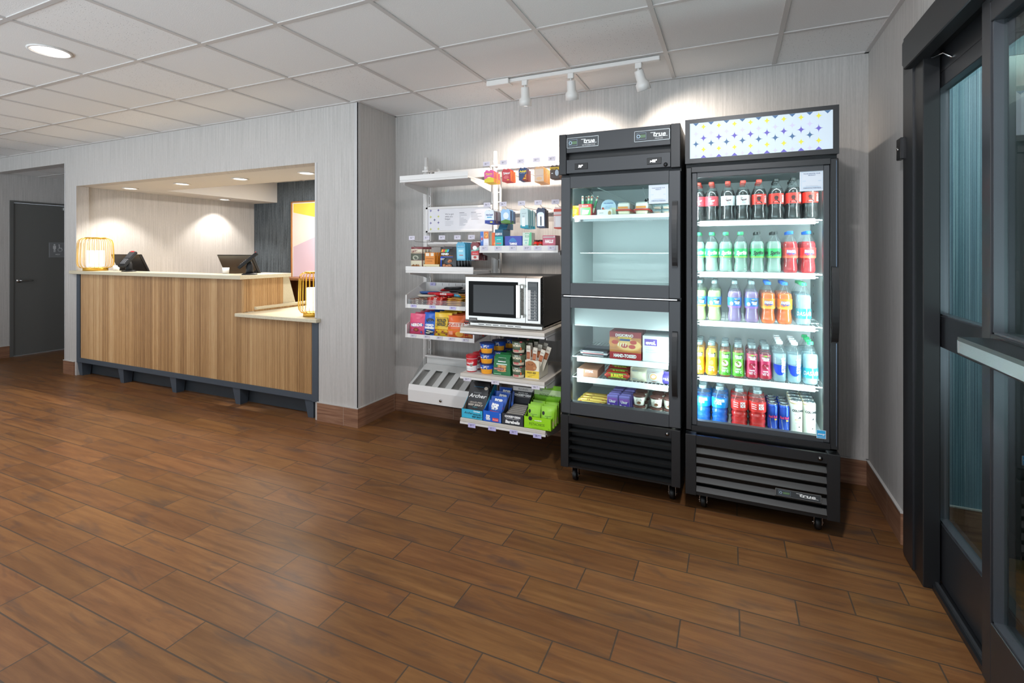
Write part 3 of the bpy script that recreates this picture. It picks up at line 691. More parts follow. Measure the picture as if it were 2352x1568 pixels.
# door
dr = MB()
def frame(mb, x0, x1, z0, z1, ix0, ix1, iz0, iz1, y0, y1, m):
    mb.box(x0, ix0, y0, y1, z0, z1, m, .003); mb.box(ix1, x1, y0, y1, z0, z1, m, .003); mb.box(ix0, ix1, y0, y1, iz1, z1, m); mb.box(ix0, ix1, y0, y1, z0, iz0, m)
frame(dr, -.218, .471, .452, 1.851, -.190, .438, .478, 1.824, YF2, 2.825, BLK_METAL)
frame(dr, -.190, .438, .478, 1.824, -.163, .411, .503, 1.798, 2.792, 2.825, GREY_METAL)
dr.box(.461, .464, YF2-.0015, YF2, .47, 1.84, mat('#6d7a8c', .25, .8))
door = dr.obj('door', cool)
mb = MB(); mb.box(-.166, .414, 2.802, 2.808, .50, 1.801, COOLGLASS); mb.obj('glass_pane', door)
handle(door, .441, .469, .965, 1.33, YF2)
notice(door, .312, .416, 1.700, 1.803, 2.7995)
mb = MB(); mb.box(.382, .421, 2.788, 2.7895, .496, .536, mat('#2f9fd6', .5)); f = Face(mb, (.4015, 2.788, .516)); f.frame(-.0195, -.02, .0195, .02, .0012, WTX); f.text('energy', 0, .002, .008, WTX, wmax=.032, shear=.3, bold=.02); f.rect(-.017, -.012, .017, -.011, WTX); mb.obj('efficiency_sticker', door, label='small blue efficiency sticker')
# base
mb = MB(); mb.box(fx0, -.167, YF2, 3.1, .108, .428, BLK_METAL, .002); mb.box(.425, fx1+.006, YF2, 3.1, .108, .428, BLK_METAL, .002); mb.box(-.167, .425, YF2+.002, 2.80, .380, .426, BLK_METAL)
mb.box(-.167, .425, YF2+.01, 3.1, .108, .125, BLACK); bs = mb.obj('base_panel', cool)
mb = MB(); mb.cyl((.396, YF2-.004, .402), (.396, YF2+.004, .402), .011, BLACK); mb.cyl((.396, YF2-.006, .402), (.396, YF2-.003, .402), .006, CHROME); mb.obj('lock', bs)
grille(cool, -.167, .425, .125, .380, 5, YF2, .024, mat('#2b2a29', .5, name='louvre_grey'), .52)
logo(cool, .302, .205, .196, .036, YF2-.001)
for x, y in ((-.137, 2.90), (.402, 2.90), (-.137, 3.4), (.402, 3.4)): caster(cool, x, y)
SH2 = [(1.543, 1.572), (1.262, 1.292), (.992, 1.022), (.686, .717)]
for a, b in SH2:
    s = wire_shelf(cool, fx0+.038, fx1-.038, 2.93, 3.42, b-.003, WIRE, 'shelf')
    mb = MB(); mb.box(-.157, .394, 2.915, 2.925, a, b, RAIL, .002); mb.obj('price_rail', s)
    mb = MB()
    for z in (a+.008, b-.008): mb.cyl((-.18, 2.922, z), (.408, 2.922, z), .003, WIRE, 6)
    mb.obj('rail_wire', s)
    mb = MB(); mb.box(-.16, .397, 2.9265, 2.932, a+.003, a+.009, FILL_STRIP); mb.obj('led_strip', s, label='added light strip hidden behind the price rail')  # strip added behind the rail to light the bottle fronts
mb = MB(); mb.box(-.16, .40, 2.850, 2.860, 1.806, 1.814, FILL_STRIP); mb.obj('led_strip', cool, label='added light strip over the door')  # added strip, frontal light for the top row

# ---- left dual-temperature cabinet
gx0, gx1 = -.932, -.247
frz = thing('dual_door_cooler', 'black two-door glass cabinet, refrigerator above and freezer below', 'cooler', ((gx0+gx1)/2, 3.1, 0))
mb = MB()
mb.box(gx0, gx0+.03, 2.832, 3.50, .43, 2.09, BLK_METAL); mb.box(gx1-.03, gx1, 2.832, 3.50, .43, 2.09, BLK_METAL); mb.box(gx0+.03, gx1-.03, 2.832, 3.50, 1.835, 2.09, BLK_METAL)
mb.box(gx0+.03, gx1-.03, 3.44, 3.50, .43, 1.835, BLK_METAL); mb.box(gx0, gx1, 2.832, 3.50, .39, .44, BLK_METAL); mb.box(gx0+.03, gx1-.03, 2.832, 3.44, 1.10, 1.185, BLK_METAL)
mb.box(gx0+.005, gx1-.005, 3.1, 3.48, .132, .39, BLACK); mb.obj('cabinet', frz)
mb = MB()
for z0, z1 in ((.44, 1.10), (1.185, 1.835)):
    mb.box(gx0+.03, gx0+.034, 2.84, 3.44, z0, z1, INTS); mb.box(gx1-.034, gx1-.03, 2.84, 3.44, z0, z1, INTS); mb.box(gx0+.034, gx1-.034, 3.435, 3.44, z0, z1, INTS)
    mb.box(gx0+.034, gx1-.034, 2.84, 3.435, z0, z0+.006, INTS); mb.box(gx0+.034, gx1-.034, 2.84, 3.435, z1-.005, z1, mat('#7f898a', .4, .4))
mb.obj('liner', frz)
mb = MB(); mb.box(gx0+.045, gx1-.045, 2.94, 3.40, .945, 1.09, INT, .006); mb.obj('evaporator_cover', frz)
mb = MB(); mb.lathe([(0, 0), (.016, 0), (.018, .02), (0, .024)], 0, 0, BLACK, 16); mb.v = [(-.50+a, 3.30+c, 1.735+b) for a, b, c in mb.v]; mb.cyl((-.50, 3.3, 1.74), (-.53, 3.3, 1.83), .004, WIRE); mb.cyl((-.50, 3.29, 1.73), (-.42, 3.31, 1.715), .006, WIRE); mb.obj('fan_hub', frz)
mb = MB(); mb.tube([(-.80, 3.1, 1.83), (-.83, 3.1, 1.79), (-.80, 3.1, 1.75), (-.74, 3.15, 1.73)], .003, WIRE, 6); mb.tube([(-.80, 3.0, 1.82), (-.70, 3.2, 1.775), (-.60, 3.4, 1.73)], .0025, WIRE, 6); mb.obj('cable', frz)
for z0, z1 in ((.51, .93), (1.22, 1.77)):
    for x in (gx0+.047, gx1-.047):
        mb = MB(); mb.box(x-.009, x+.009, 2.842, 2.862, z0, z1, LED2, .003); mb.obj('led_strip', frz, label='lit white LED strip')
mb = MB(); mb.box(gx0, -.887, YF2, 2.832, 1.858, 2.095, BLK_METAL, .002); mb.box(-.297, gx1, YF2, 2.832, 1.858, 2.095, BLK_METAL, .002)
mb.box(-.886, -.298, YF2+.001, 2.80, 1.983, 2.094, GREY_METAL, .002); mb.box(-.886, -.298, YF2+.001, 2.80, 1.862, 1.943, GREY_METAL, .002); mb.box(-.886, -.298, 2.826, 2.832, 1.943, 1.983, BLACK)
hp = mb.obj('head_panel', frz)
logo(hp, -.788, 2.040, .190, .060, YF2, 'REFRIGERATOR'); logo(hp, -.3955, 2.041, .190, .060, YF2, 'FREEZER')
LEDT = mat('#ffffff', .5, emit=2.5, name='lit_digits')
for (x0, x1, tx, lb) in ((-.835, -.757, '36°', 'lit digital readout 36'), (-.422, -.346, ':-02°', 'lit digital readout -02')):
    mb = MB(); mb.box(x0, x1, YF2-.003, YF2+.001, 1.882, 1.918, BLACK, .001); f = Face(mb, ((x0+x1)/2-.004, YF2-.003, 1.900)); f.text(tx, 0, 0, .013, LEDT, bold=.05, shear=.15); mb.obj('display', hp, label=lb)
mb = MB(); mb.cyl((-.323, YF2-.004, 1.876), (-.323, YF2+.002, 1.876), .011, BLACK); mb.cyl((-.323, YF2-.006, 1.876), (-.323, YF2-.003, 1.876), .006, GREY_METAL); mb.obj('lock', hp)
for i, (z0, z1, gz0, gz1) in enumerate(((1.148, 1.842, 1.217, 1.775), (.450, 1.134, .519, 1.073))):
    mb = MB(); frame(mb, -.919, -.246, z0, z1, -.861, -.307, gz0, gz1, YF2, 2.825, GREY_METAL); dd = mb.obj('door', frz)
    mb = MB(); mb.box(-.864, -.304, 2.798, 2.804, gz0-.003, gz1+.003, COOLGLASS); mb.obj('glass_pane', dd)
    handle(dd, -.288, -.261, (1.320, .618)[i], (1.675, .971)[i], YF2)
    if i == 0: notice(dd, -.415, -.311, 1.667, 1.770, 2.7955)
mb = MB(); mb.box(-.905, -.262, YF2-.002, 2.83, 1.137, 1.1455, brushed('chrome_strip', '#d6d6d6', .2, 'x'), .002); mb.box(-.919, -.906, YF2, 2.83, 1.134, 1.148, BLACK); mb.obj('divider_trim', frz, label='chrome strip between the doors')
mb = MB(); mb.box(gx0+.01, -.874, YF2, 3.1, .130, .438, BLK_METAL, .002); mb.box(-.294, gx1, YF2, 3.1, .130, .438, BLK_METAL, .002); mb.box(-.874, -.294, YF2+.002, 2.80, .391, .436, BLK_METAL)
mb.box(-.874, -.294, YF2+.01, 3.1, .130, .142, BLACK); bs = mb.obj('base_panel', frz)
mb = MB(); mb.cyl((-.315, YF2-.004, .413), (-.315, YF2+.004, .413), .011, BLACK); mb.cyl((-.315, YF2-.006, .413), (-.315, YF2-.003, .413), .006, CHROME); mb.obj('lock', bs)
grille(frz, -.874, -.294, .142, .391, 5, YF2, .06, mat('#1a1b1c', .45, name='louvre_dark'), .16)
for x, y in ((-.87, 2.92), (-.302, 2.92), (-.87, 3.4), (-.302, 3.4)): caster(frz, x, y)
s = wire_shelf(frz, gx0+.038, gx1-.038, 2.92, 3.42, 1.617, WIRE, 'shelf', .014)
mb = MB(); mb.box(-.875, -.30, 2.905, 2.912, 1.600, 1.622, RAIL); mb.box(-.875, -.30, 2.916, 2.918, 1.585, 1.600, CHROME); mb.obj('price_rail', s)
wire_shelf(frz, gx0+.038, gx1-.038, 3.10, 3.42, 1.398, WIRE, 'shelf', .02)
for a, b in ((.730, .764), (.604, .638)):
    s = wire_shelf(frz, gx0+.038, gx1-.038, 2.93, 3.42, b-.003, WIRE, 'shelf')
    mb = MB(); mb.box(-.862, -.325, 2.915, 2.925, a, b, RAIL, .002); mb.obj('price_rail', s)
# ---------------------------------------------------------------- bottled drinks
def cyl_fn(r, z0=0.0, a0=-PI/2, prof=None):
    """maps (arc length, height) onto a round body whose front faces -y"""
    def fn(x, y, off):
        R = (prof(z0+y) if prof else r)+off; a = a0+x/(prof(z0+y) if prof else r); return (R*math.cos(a), R*math.sin(a), z0+y)
    return fn
def interp(P):
    def f(z):
        for (r0, z0), (r1, z1) in zip(P, P[1:]):
            if z0 <= z <= z1: return r0+(r1-r0)*((z-z0)/(z1-z0) if z1 > z0 else 0)
        return P[-1][0]
    return f
SODA = [(.024, 0), (.031, .004), (.0345, .012), (.0355, .024), (.0345, .04), (.0315, .058), (.0312, .068), (.0335, .080), (.0355, .088), (.0358, .14), (.0350, .152), (.030, .168), (.0215, .186), (.0145, .197), (.0128, .202), (.0128, .207)]
WATER = [(.025, 0), (.033, .004), (.0362, .012), (.0355, .03), (.0365, .034), (.0365, .09), (.0355, .095), (.0368, .13), (.036, .145), (.030, .166), (.020, .188), (.0135, .198), (.0128, .207)]
SMART = [(.022, 0), (.030, .004), (.0325, .012), (.0335, .12), (.0330, .150), (.030, .168), (.023, .184), (.015, .193), (.0135, .203)]
JUICE = [(.022, 0), (.029, .004), (.0312, .012), (.0305, .05), (.0275, .085), (.0285, .10), (.0295, .125), (.028, .138), (.022, .152), (.0165, .160), (.016, .168)]
POWER = [(.028, 0), (.038, .004), (.0415, .012), (.0425, .022), (.039, .03), (.042, .038), (.043, .05), (.039, .058), (.042, .066), (.043, .08), (.039, .088), (.0425, .096), (.043, .105), (.0435, .112), (.0435, .135), (.041, .150), (.034, .168), (.024, .184), (.0185, .191), (.018, .196)]
CLEAR = plastic_clear('pet', '#fcfefe', .03, '#eef6f6')
def bottle(name, prof, cap_r, cap_z, cap_c, fill_z, liq, label_fn, loc, label, cat='bottle', group=None):
    t = thing(name, label, cat, loc, group)
    top = prof[-1][1]
    mb = MB(); mb.lathe(prof, 0, 0, CLEAR, 18, caps=True); mb.obj('bottle_body', t, False)
    if liq:
        ins = [(max(r-.0012, .004), z+(.0015 if i == 0 else 0)) for i, (r, z) in enumerate(prof) if z <= fill_z]; f = interp(prof); ins.append((f(fill_z)-.0012, fill_z)); ins.append((.002, fill_z+.0005))
        mb = MB(); mb.lathe(ins, 0, 0, liq, 18); mb.obj('drink', t, False)
    mb = MB(); mb.lathe([(cap_r, cap_z), (cap_r*1.02, cap_z+.003), (cap_r, cap_z+.013), (cap_r*.9, cap_z+.0155), (0, cap_z+.0155)], 0, 0, mat(*cap_c) if isinstance(cap_c, tuple) else mat(cap_c, .35), 16, smooth=False); mb.obj('cap', t, False)
    if label_fn:
        mb = MB(); label_fn(mb, interp(prof)); mb.obj('label', t, False)
    return t
def wrap(mb, pf, z0, z1, m, off=.0006, n=18, a0=-PI/2, span=2*PI):
    rings = []
    for i in range(5):
        z = z0+(z1-z0)*i/4; r = pf(z)+off; rings.append([(r*math.cos(a0-span/2+span*j/n), r*math.sin(a0-span/2+span*j/n), z) for j in range(n+(0 if span > 6 else 1))])
    mb.loft(rings, m, True, span > 6, False)
def face_on(mb, pf, z, r):
    f = Face(mb, (0, 0, 0)); f.e = .0004; f.k = 3
    f.fn = lambda x, y, off: ((pf(z+y)+off)*math.cos(-PI/2+x/r), (pf(z+y)+off)*math.sin(-PI/2+x/r), z+y); return f
def lab_pepper(bg, fg, rot=0):
    def fn(mb, pf):
        wrap(mb, pf, .086, .139, mat(bg, .45)); f = face_on(mb, pf, .1125, .0358)
        for dx in (0, .06, -.06): f.k = 3; f.text('Dr', dx-.008, .013, .008, mat(fg, .5), shear=.3, bold=.03, rot=.1); f.text('Pepper', dx+.002, .003, .011, mat(fg, .5), w=.030, shear=.3, bold=.04, rot=.12); f.disk(dx+.002, -.014, .009, .005, mat(fg, .5)); f.disk(dx+.002, -.014, .0078, .0038, mat(bg, .45)); f.text('ZERO' if bg[1] > 'c' and bg[3] > 'c' else '23', dx+.002, -.014, .0035, mat(fg, .5))
    return fn
def lab_red(k):
    def fn(mb, pf):
        wrap(mb, pf, .086, .141, mat('#e0382c', .45)); f = face_on(mb, pf, .1125, .0358); DK = mat('#3a1512', .5)
        f.rect(-.012, .019, .010, .021, WTX if k == 0 else DK)
        f.poly([(-.019, -.024), (.015, -.024), (.013, -.014), (.004, -.009), (.004, -.004), (.008, .004), (.006, .013), (-.002, .016), (-.010, .013), (-.012, .004), (-.008, -.004), (-.008, -.009), (-.017, -.014)], DK)
        f.text('ZERO', .032, 0, .011, WTX, rot=PI/2, bold=.03); f.rect(-.010, -.0165, .006, -.0155, WTX)
    return fn
def lab_sprite(dark):
    def fn(mb, pf):
        wrap(mb, pf, .080, .130, mat('#2fb463', .45)); wrap(mb, pf, .083, .087, mat('#b9dc4a', .5), .0009); f = face_on(mb, pf, .105, .0358)
        for dx in (0, .066, -.066): f.k = 3; f.text('Sprite', dx+.004, .003, .020, mat('#123a25', .5) if dark else WTX, w=.052, bold=.05, shear=.22, rot=.06)
    return fn
def lab_fanta(bg, bl='#1d49b5'):
    def fn(mb, pf):
        wrap(mb, pf, .080, .134, mat(bg, .45)); wrap(mb, pf, .080, .092, mat('#ffb43a' if bg > '#f5' else '#ff6a4a', .5), .0009); f = face_on(mb, pf, .110, .0358)
        for dx in (0, .072): f.k = 4; f.poly([(dx-.020, -.007), (dx+.022, -.004), (dx+.012, -.012), (dx+.004, -.009), (dx-.006, -.014), (dx-.012, -.009)], mat(bl, .5)); f.text('FANTA', dx+.003, .003, .0145, mat(bl, .5), w=.044, bold=.12, rot=-.04); f.text('FANTA', dx+.003, .004, .0135, WTX, w=.041, bold=.05, rot=-.04)
    return fn
def lab_maid(top, band):
    def fn(mb, pf):
        wrap(mb, pf, .078, .134, mat(top, .45)); wrap(mb, pf, .078, .089, mat(band, .5), .0009); f = face_on(mb, pf, .109, .0358)
        f.poly([(-.004, -.014), (.028, -.014), (.028, .016), (.012, .008), (-.002, .016)], mat('#142a22', .5)); f.disk(-.016, -.008, .009, .010, mat('#f1d9cf', .5)); f.text('Minute', .012, .002, .0085, WTX, w=.027, bold=.05); f.text('Maid', .013, -.007, .0085, WTX, w=.019, bold=.05)
        f.poly([(-.004, .019), (.004, .014), (.016, .019)], mat('#f0cf3a', .5))
    return fn
def lab_dasani(mb, pf):
    wrap(mb, pf, .036, .088, plastic_clear('aqua_film', '#bfe9f0', .75, '#37b7d2'), .0006); f = face_on(mb, pf, .062, .0365); f.text('DASANI', .0, .0, .020, WTX, w=.072, bold=.01, shear=.1); f.k = 4; f.star(.026, .002, .010, .024, mat('#bfeaf5', .4))
def lab_smart(mb, pf):
    f = face_on(mb, pf, .07, .0335); B = mat('#1740c0', .4)
    pts = [(.030*math.sin(t*PI/12)*(1 if True else 1), .0) for t in range(1)]
    vs = [(-.030, .034)]+[(-.030+.004*i*0, .034) for i in range(0)]
    for q in range(6):
        x0 = -.034+q*.0113; x1 = x0+.0113
        def low(x): return .03-.062*math.sqrt(max(0, 1-((x)/.036)**2))
        f.k = 3; f.poly([(x0, low(x0)), (x1, low(x1)), (x1, .026-(x1+.034)*.12), (x0, .026-(x0+.034)*.12)], B)
    f.k = 5; f.text('smart', .012, .022, .026, WTX, w=.078, bold=.04, rot=PI/2)
def lab_juice(bg, low, fruit):
    def fn(mb, pf):
        wrap(mb, pf, .012, .138, mat(bg, .4)); wrap(mb, pf, .012, .032, mat(low, .4), .0009); f = face_on(mb, pf, .075, .0285)
        f.poly([(-.021, .030), (.021, .030), (.021, .054), (.0, .050), (-.021, .054)], mat('#1b3a2a', .5)); f.poly([(-.020, .056), (0, .051), (.020, .056), (0, .060)], mat('#8fc63d', .5))
        f.text('Minute', .001, .0445, .009, WTX, w=.032, bold=.05); f.text('Maid', .002, .035, .009, WTX, w=.024, bold=.05)
        if fruit == 'orange': f.disk(0, .0, .014, .016, mat('#ffb21f', .5)); f.disk(0, .0, .011, .013, mat('#ffcf55', .5))
        elif fruit == 'apple': f.disk(.001, .0, .016, .018, mat('#7d2a22', .5)); f.disk(0, .003, .0155, .016, mat('#f2f0dc', .5)); f.disk(0, .005, .003, .004, mat('#8a6a3a', .5))
        else: f.disk(-.006, .0, .011, .014, mat('#a81436', .5)); f.poly([(-.006, .010), (.004, .004), (.013, -.012), (.006, -.010)], mat('#f3c7cf', .5)); f.disk(.010, .006, .006, .007, mat('#8e0f2c', .5))
        f.text('100%', 0, -.025, .008, WTX, w=.022, bold=.03); f.text('VIT C', 0, -.040, .012, WTX, w=.027, bold=.04)
    return fn
def lab_power(bg, txt):
    def fn(mb, pf):
        wrap(mb, pf, .098, .150, mat(bg, .35)); f = face_on(mb, pf, .128, .0435)
        if txt == 'r':
            f.text('POW', .018, .008, .0135, WTX, w=.026, bold=.05); f.text('RDE', .018, -.007, .0135, WTX, w=.026, bold=.05)
            for i in range(3): f.poly([(-.030, .012-i*.011), (-.006, .010-i*.011), (-.006, .007-i*.011), (-.030, .009-i*.011)], WTX)
        else:
            f.text('POWER', .004, .010, .0135, WTX, w=.046, bold=.05); f.text('ADE', -.004, -.004, .0135, WTX, w=.028, bold=.05)
            for i in range(3): f.rect(-.034, .004-i*.007, -.022, .005-i*.007, WTX)
    return fn
COLA = mat('#1a1210', .12, coat=.6, name='cola'); CAPG = ('#7e8f92', .35); CAPK = ('#1c2220', .35); CAPR = ('#e04a3c', .4); CAPGR = ('#3fb877', .4); CAPB = ('#2a6fd6', .4); CAPW = ('#eef2f4', .35)
LEMON = plastic_clear('lemonade', '#e6f0b8', .80, '#c9dc97'); SPR = plastic_clear('lemonlime', '#e4f4ec', .42, '#cfe6dc'); AQ = plastic_clear('aqua', '#dcf0f6', .42, '#cfe9f0')
PURP = plastic_clear('berry', '#b8a6cc', .85, '#a488b8'); ORA = plastic_clear('orange', '#ffa040', .9, '#ff7418'); REDS = plastic_clear('strawberry', '#e0606a', .75, '#cf2c33')
KIT = {
 'pepper': ('soda_bottle', SODA, .0142, .206, CAPR, .171, COLA, lab_pepper('#c9404a', '#f6f2f0'), 'dark cola bottle with dark-pink label and red cap'),
 'pepper0': ('soda_bottle', SODA, .0142, .206, CAPR, .171, COLA, lab_pepper('#dfe3e3', '#5a2a2e'), 'dark cola bottle with white label and red cap'),
 'cokered': ('soda_bottle', SODA, .0142, .206, CAPR, .171, COLA, lab_red(0), 'dark cola bottle with red label and red cap'),
 'coke': ('soda_bottle', SODA, .0142, .206, CAPK, .171, COLA, lab_red(1), 'dark cola bottle with red label and black cap'),
 'sprite': ('soda_bottle', SODA, .0142, .206, CAPGR, .168, SPR, lab_sprite(False), 'clear soda bottle with green label and green cap'),
 'sprite0': ('soda_bottle', SODA, .0142, .206, CAPK, .168, SPR, lab_sprite(True), 'clear soda bottle with green label and black cap'),
 'fantared': ('soda_bottle', SODA, .0142, .206, CAPB, .166, REDS, lab_fanta('#e2403c'), 'red soda bottle with blue cap'),
 'lemon': ('soda_bottle', SODA, .0142, .206, CAPG, .168, LEMON, lab_maid('#3f93d8', '#f2d03a'), 'pale green lemonade bottle with blue and yellow label'),
 'purple': ('soda_bottle', SODA, .0142, .206, CAPG, .166, PURP, lab_maid('#2f7fd0', '#9a6cc9'), 'purple juice-drink bottle with blue label'),
 'fanta': ('soda_bottle', SODA, .0142, .206, CAPB, .162, ORA, lab_fanta('#f98a1c'), 'orange soda bottle with blue cap'),
 'dasani': ('water_bottle', WATER, .0145, .206, CAPGR, .158, AQ, lab_dasani, 'clear water bottle with aqua label and green cap'),
 'smart': ('water_bottle', SMART, .0155, .198, CAPW, .150, AQ, lab_smart, 'tall clear water bottle with blue drop and white cap'),
 'oj': ('juice_bottle', JUICE, .0185, .166, CAPG, .15, plastic_clear('oj', '#ffc44a', .95, '#f4a71c'), lab_juice('#f6b32a', '#ef8a1c', 'orange'), 'orange juice bottle with yellow label'),
 'apple': ('juice_bottle', JUICE, .0185, .166, CAPG, .15, plastic_clear('apple', '#a8643a', .9, '#8a4a22'), lab_juice('#6fc13a', '#4fa52c', 'apple'), 'apple juice bottle with green label'),
 'cran': ('juice_bottle', JUICE, .0185, .166, CAPG, .15, plastic_clear('cran', '#8a2030', .95, '#6a1522'), lab_juice('#c9305f', '#b02038', 'cran'), 'pink-labelled red juice bottle'),
 'pblue': ('sports_drink_bottle', POWER, .0205, .190, CAPG, .150, plastic_clear('pblue', '#2a8fe8', .9, '#0a68d0'), lab_power('#1c93e0', 'b'), 'blue sports drink bottle with ribbed sides'),
 'pred': ('sports_drink_bottle', POWER, .0205, .190, CAPG, .150, plastic_clear('pred', '#f03a34', .9, '#d0120f'), lab_power('#df3430', 'r'), 'red sports drink bottle with ribbed sides'),
}
ALU = mat('#c9cdd0', .22, .9, name='can_lid')
def can(name, r, h, body, deco, loc, label, group):
    t = thing(name, label, 'can', loc, group); pr = [(r*.78, 0), (r*.86, .003), (r, .010), (r, h-.014), (r*.88, h-.004)]
    mb = MB(); mb.lathe(pr, 0, 0, body, 20); deco(mb, lambda z: r); mb.obj('can_body', t, False)
    mb = MB(); mb.lathe([(r*.88, h-.004), (r*.90, h), (r*.84, h), (r*.82, h-.003), (0, h-.003)], 0, 0, ALU, 20); mb.box(-.004, .004, -.011, .008, h-.003, h-.0015, ALU); mb.obj('lid', t, False)
    return t
def d_bull(mb, pf):
    f = face_on(mb, pf, .074, .0265); S_ = mat('#aeb4ba', .3, .6)
    f.poly([(-.015, -.004), (.010, .0), (.016, -.05), (-.008, -.055)], S_); f.poly([(-.030, .0), (-.016, -.004), (-.012, -.05), (-.030, -.05)], mat('#2346a8', .35)); f.text('Red Bull', 0, .008, .012, mat('#c4305a', .4), w=.040, bold=.05); f.disk(.012, -.006, .006, .004, mat('#f0c030', .4))
def d_colo(mb, pf):
    wrap(mb, pf, .160, .166, mat('#d8bb86', .4), .0003); f = face_on(mb, pf, .09, .029)
    f.text('LA', .008, .050, .006, TXT); f.text('COLOMBE', .008, .037, .011, TXT, w=.058, bold=.05); f.text('DRAFT LATTE', .008, .017, .006, mat('#8a7a60', .5), w=.034); f.text('A', .012, .003, .010, TXT, bold=.08, shear=.3); f.rect(-.008, -.012, .026, -.007, mat('#d8bb86', .4)); f.text('COLD BREW', .010, -.026, .004, TXT); f.disk(.010, -.045, .003, .003, TXT)
ROWS = [
 ('top shelf', 1.569, 2.966, 3, [('pepper', -.166), ('pepper', -.098), ('pepper0', -.014), ('pepper0', .062), ('cokered', .140), ('coke', .222), ('coke', .301), ('coke', .378)]),
 ('second shelf', 1.289, 2.966, 3, [('sprite', -.167), ('sprite', -.097), ('sprite', -.025), ('sprite', .050), ('sprite0', .131), ('sprite0', .212), ('fantared', .287), ('fantared', .368)]),
 ('third shelf', 1.019, 2.966, 4, [('lemon', -.160), ('lemon', -.083), ('purple', .020), ('purple', .104), ('fanta', .183), ('fanta', .261), ('dasani', .347)]),
 ('fourth shelf', .714, 2.966, 4, [('oj', -.164), ('oj', -.098), ('apple', -.028), ('apple', .038), ('cran', .106), ('cran', .170), ('smart', .237), ('smart', .306), ('dasani', .378)]),
 ('cooler floor', .448, 2.962, 3, [('pblue', -.143), ('pblue', -.055), ('pred', .043), ('pred', .132), ('bull', .205), ('bull', .2585), ('colo', .314), ('colo', .3735)])]
ROWN = ['', 'second row back, ', 'third row back, ', 'fourth row back, ']
proto = {}
WB = mat('#2a4db0', .25, .5, name='can_blue'); WC = mat('#ecebdd', .35, name='can_cream')
for shelf, z, y0, nrow, items in ROWS:
    seen = {}
    for k, (key, x) in enumerate(items):
        cnt = sum(1 for q in items if q[0] == key); seen[key] = seen.get(key, 0)+1
        side = '' if cnt == 1 else ({1: 'left one', 2: 'right one'} if cnt == 2 else {i+1: ORD[i]+' from the left' for i in range(9)})[seen[key]]
        R = {'pblue': .044, 'pred': .044, 'bull': .027, 'colo': .030, 'oj': .0325, 'apple': .0325, 'cran': .0325, 'smart': .035}.get(key, .0375)
        for j in range(nrow+(2 if key in ('bull', 'colo') else 0)):
            if key in ('bull', 'colo') and j > 3: continue
            y = y0+j*R*2.02; desc = KIT[key][8] if key in KIT else {'bull': 'slim blue and silver energy drink can', 'colo': 'cream coffee drink can with gold band'}[key]
            row = 'front row' if j == 0 else ORD[j]+' row back'
            lab = f"{desc}, {side+', ' if side else ''}{row}, {shelf}"
            ww = lab.split()
            if len(ww) > 16: lab = lab.replace(' with ribbed sides', '').replace(' from the left', '').replace(' bottle with', ' bottle,').replace(' label and', ' label,'); 
            grp = {'bull': 'energy drink cans on the cooler floor', 'colo': 'coffee cans on the cooler floor'}.get(key, f"{(KIT[key][8] if key in KIT else '').split(' with')[0]}s on the {shelf}" if key in KIT else None)
            loc = (x+random.uniform(-.001, .001)*(j > 0), y, z)
            if key in proto: clone(proto[key], loc, lab, grp)
            elif key == 'bull': proto[key] = can('energy_drink_can', .0265, .147, WB, d_bull, loc, lab, grp)
            elif key == 'colo': proto[key] = can('coffee_can', .029, .178, WC, d_colo, loc, lab, grp)
            else:
                K = KIT[key]; proto[key] = bottle(K[0], K[1], K[2], K[3], K[4], K[5], K[6], K[7], loc, lab, 'bottle', grp)
# ---------------------------------------------------------------- snack shelving on the alcove wall
PW = mat('#dedbd8', .38, name='shelf_white'); GREYB = mat('#c9c2b8', .55, name='shelf_liner_beige')
UP = [(-2.318, 'left upright post of the snack shelving'), (-1.680, 'middle upright post of the snack shelving')]
for x, lb in UP:
    t = thing('shelving_upright', 'white slotted '+lb, 'shelf post', (x, 3.46, .30), 'uprights of the snack shelving')
    mb = MB(); mb.cyl((x, 3.45, .30), (x, 3.45, 2.184), .0165, PW, 16); mb.obj('tube', t)
    mb = MB()
    for dx in (-.034, .034):
        mb.box(x+dx-.003, x+dx+.003, 3.462, 3.49, .32, 2.06, PW)
        mb.box(x+dx*.55-.003, x+dx*.55+.003, 3.45, 3.456, .32, 2.06, PW)
        z = .36
        while z < 2.05: mb.box(x+min(dx, dx*.55), x+max(dx, dx*.55), 3.455, 3.462, z, z+.008, PW); z += .075
    mb.obj('slotted_rail', t)
    mb = MB(); mb.box(x-.028, x+.028, 3.43, 3.495, 2.062, 2.075, PW); mb.cyl((x, 3.45, 2.075), (x, 3.45, 2.112), .0195, PW, 16); mb.obj('collar', t)
    mb = MB()
    for z in (2.068, .9): mb.cyl((x+.04, YA-.004, z+.01), (x+.04, YA-.0005, z+.01), .030, PW, 20); mb.cyl((x+.01, 3.48, z+.01), (x+.04, YA-.003, z+.01), .010, PW, 10)
    mb.obj('wall_bracket', t)
def price_text(f, txt, m=INK, h=.011):
    f.text('$'+txt, -.006, 0, h, m, bold=.0); f.text('00', .011, .003, h*.5, m)
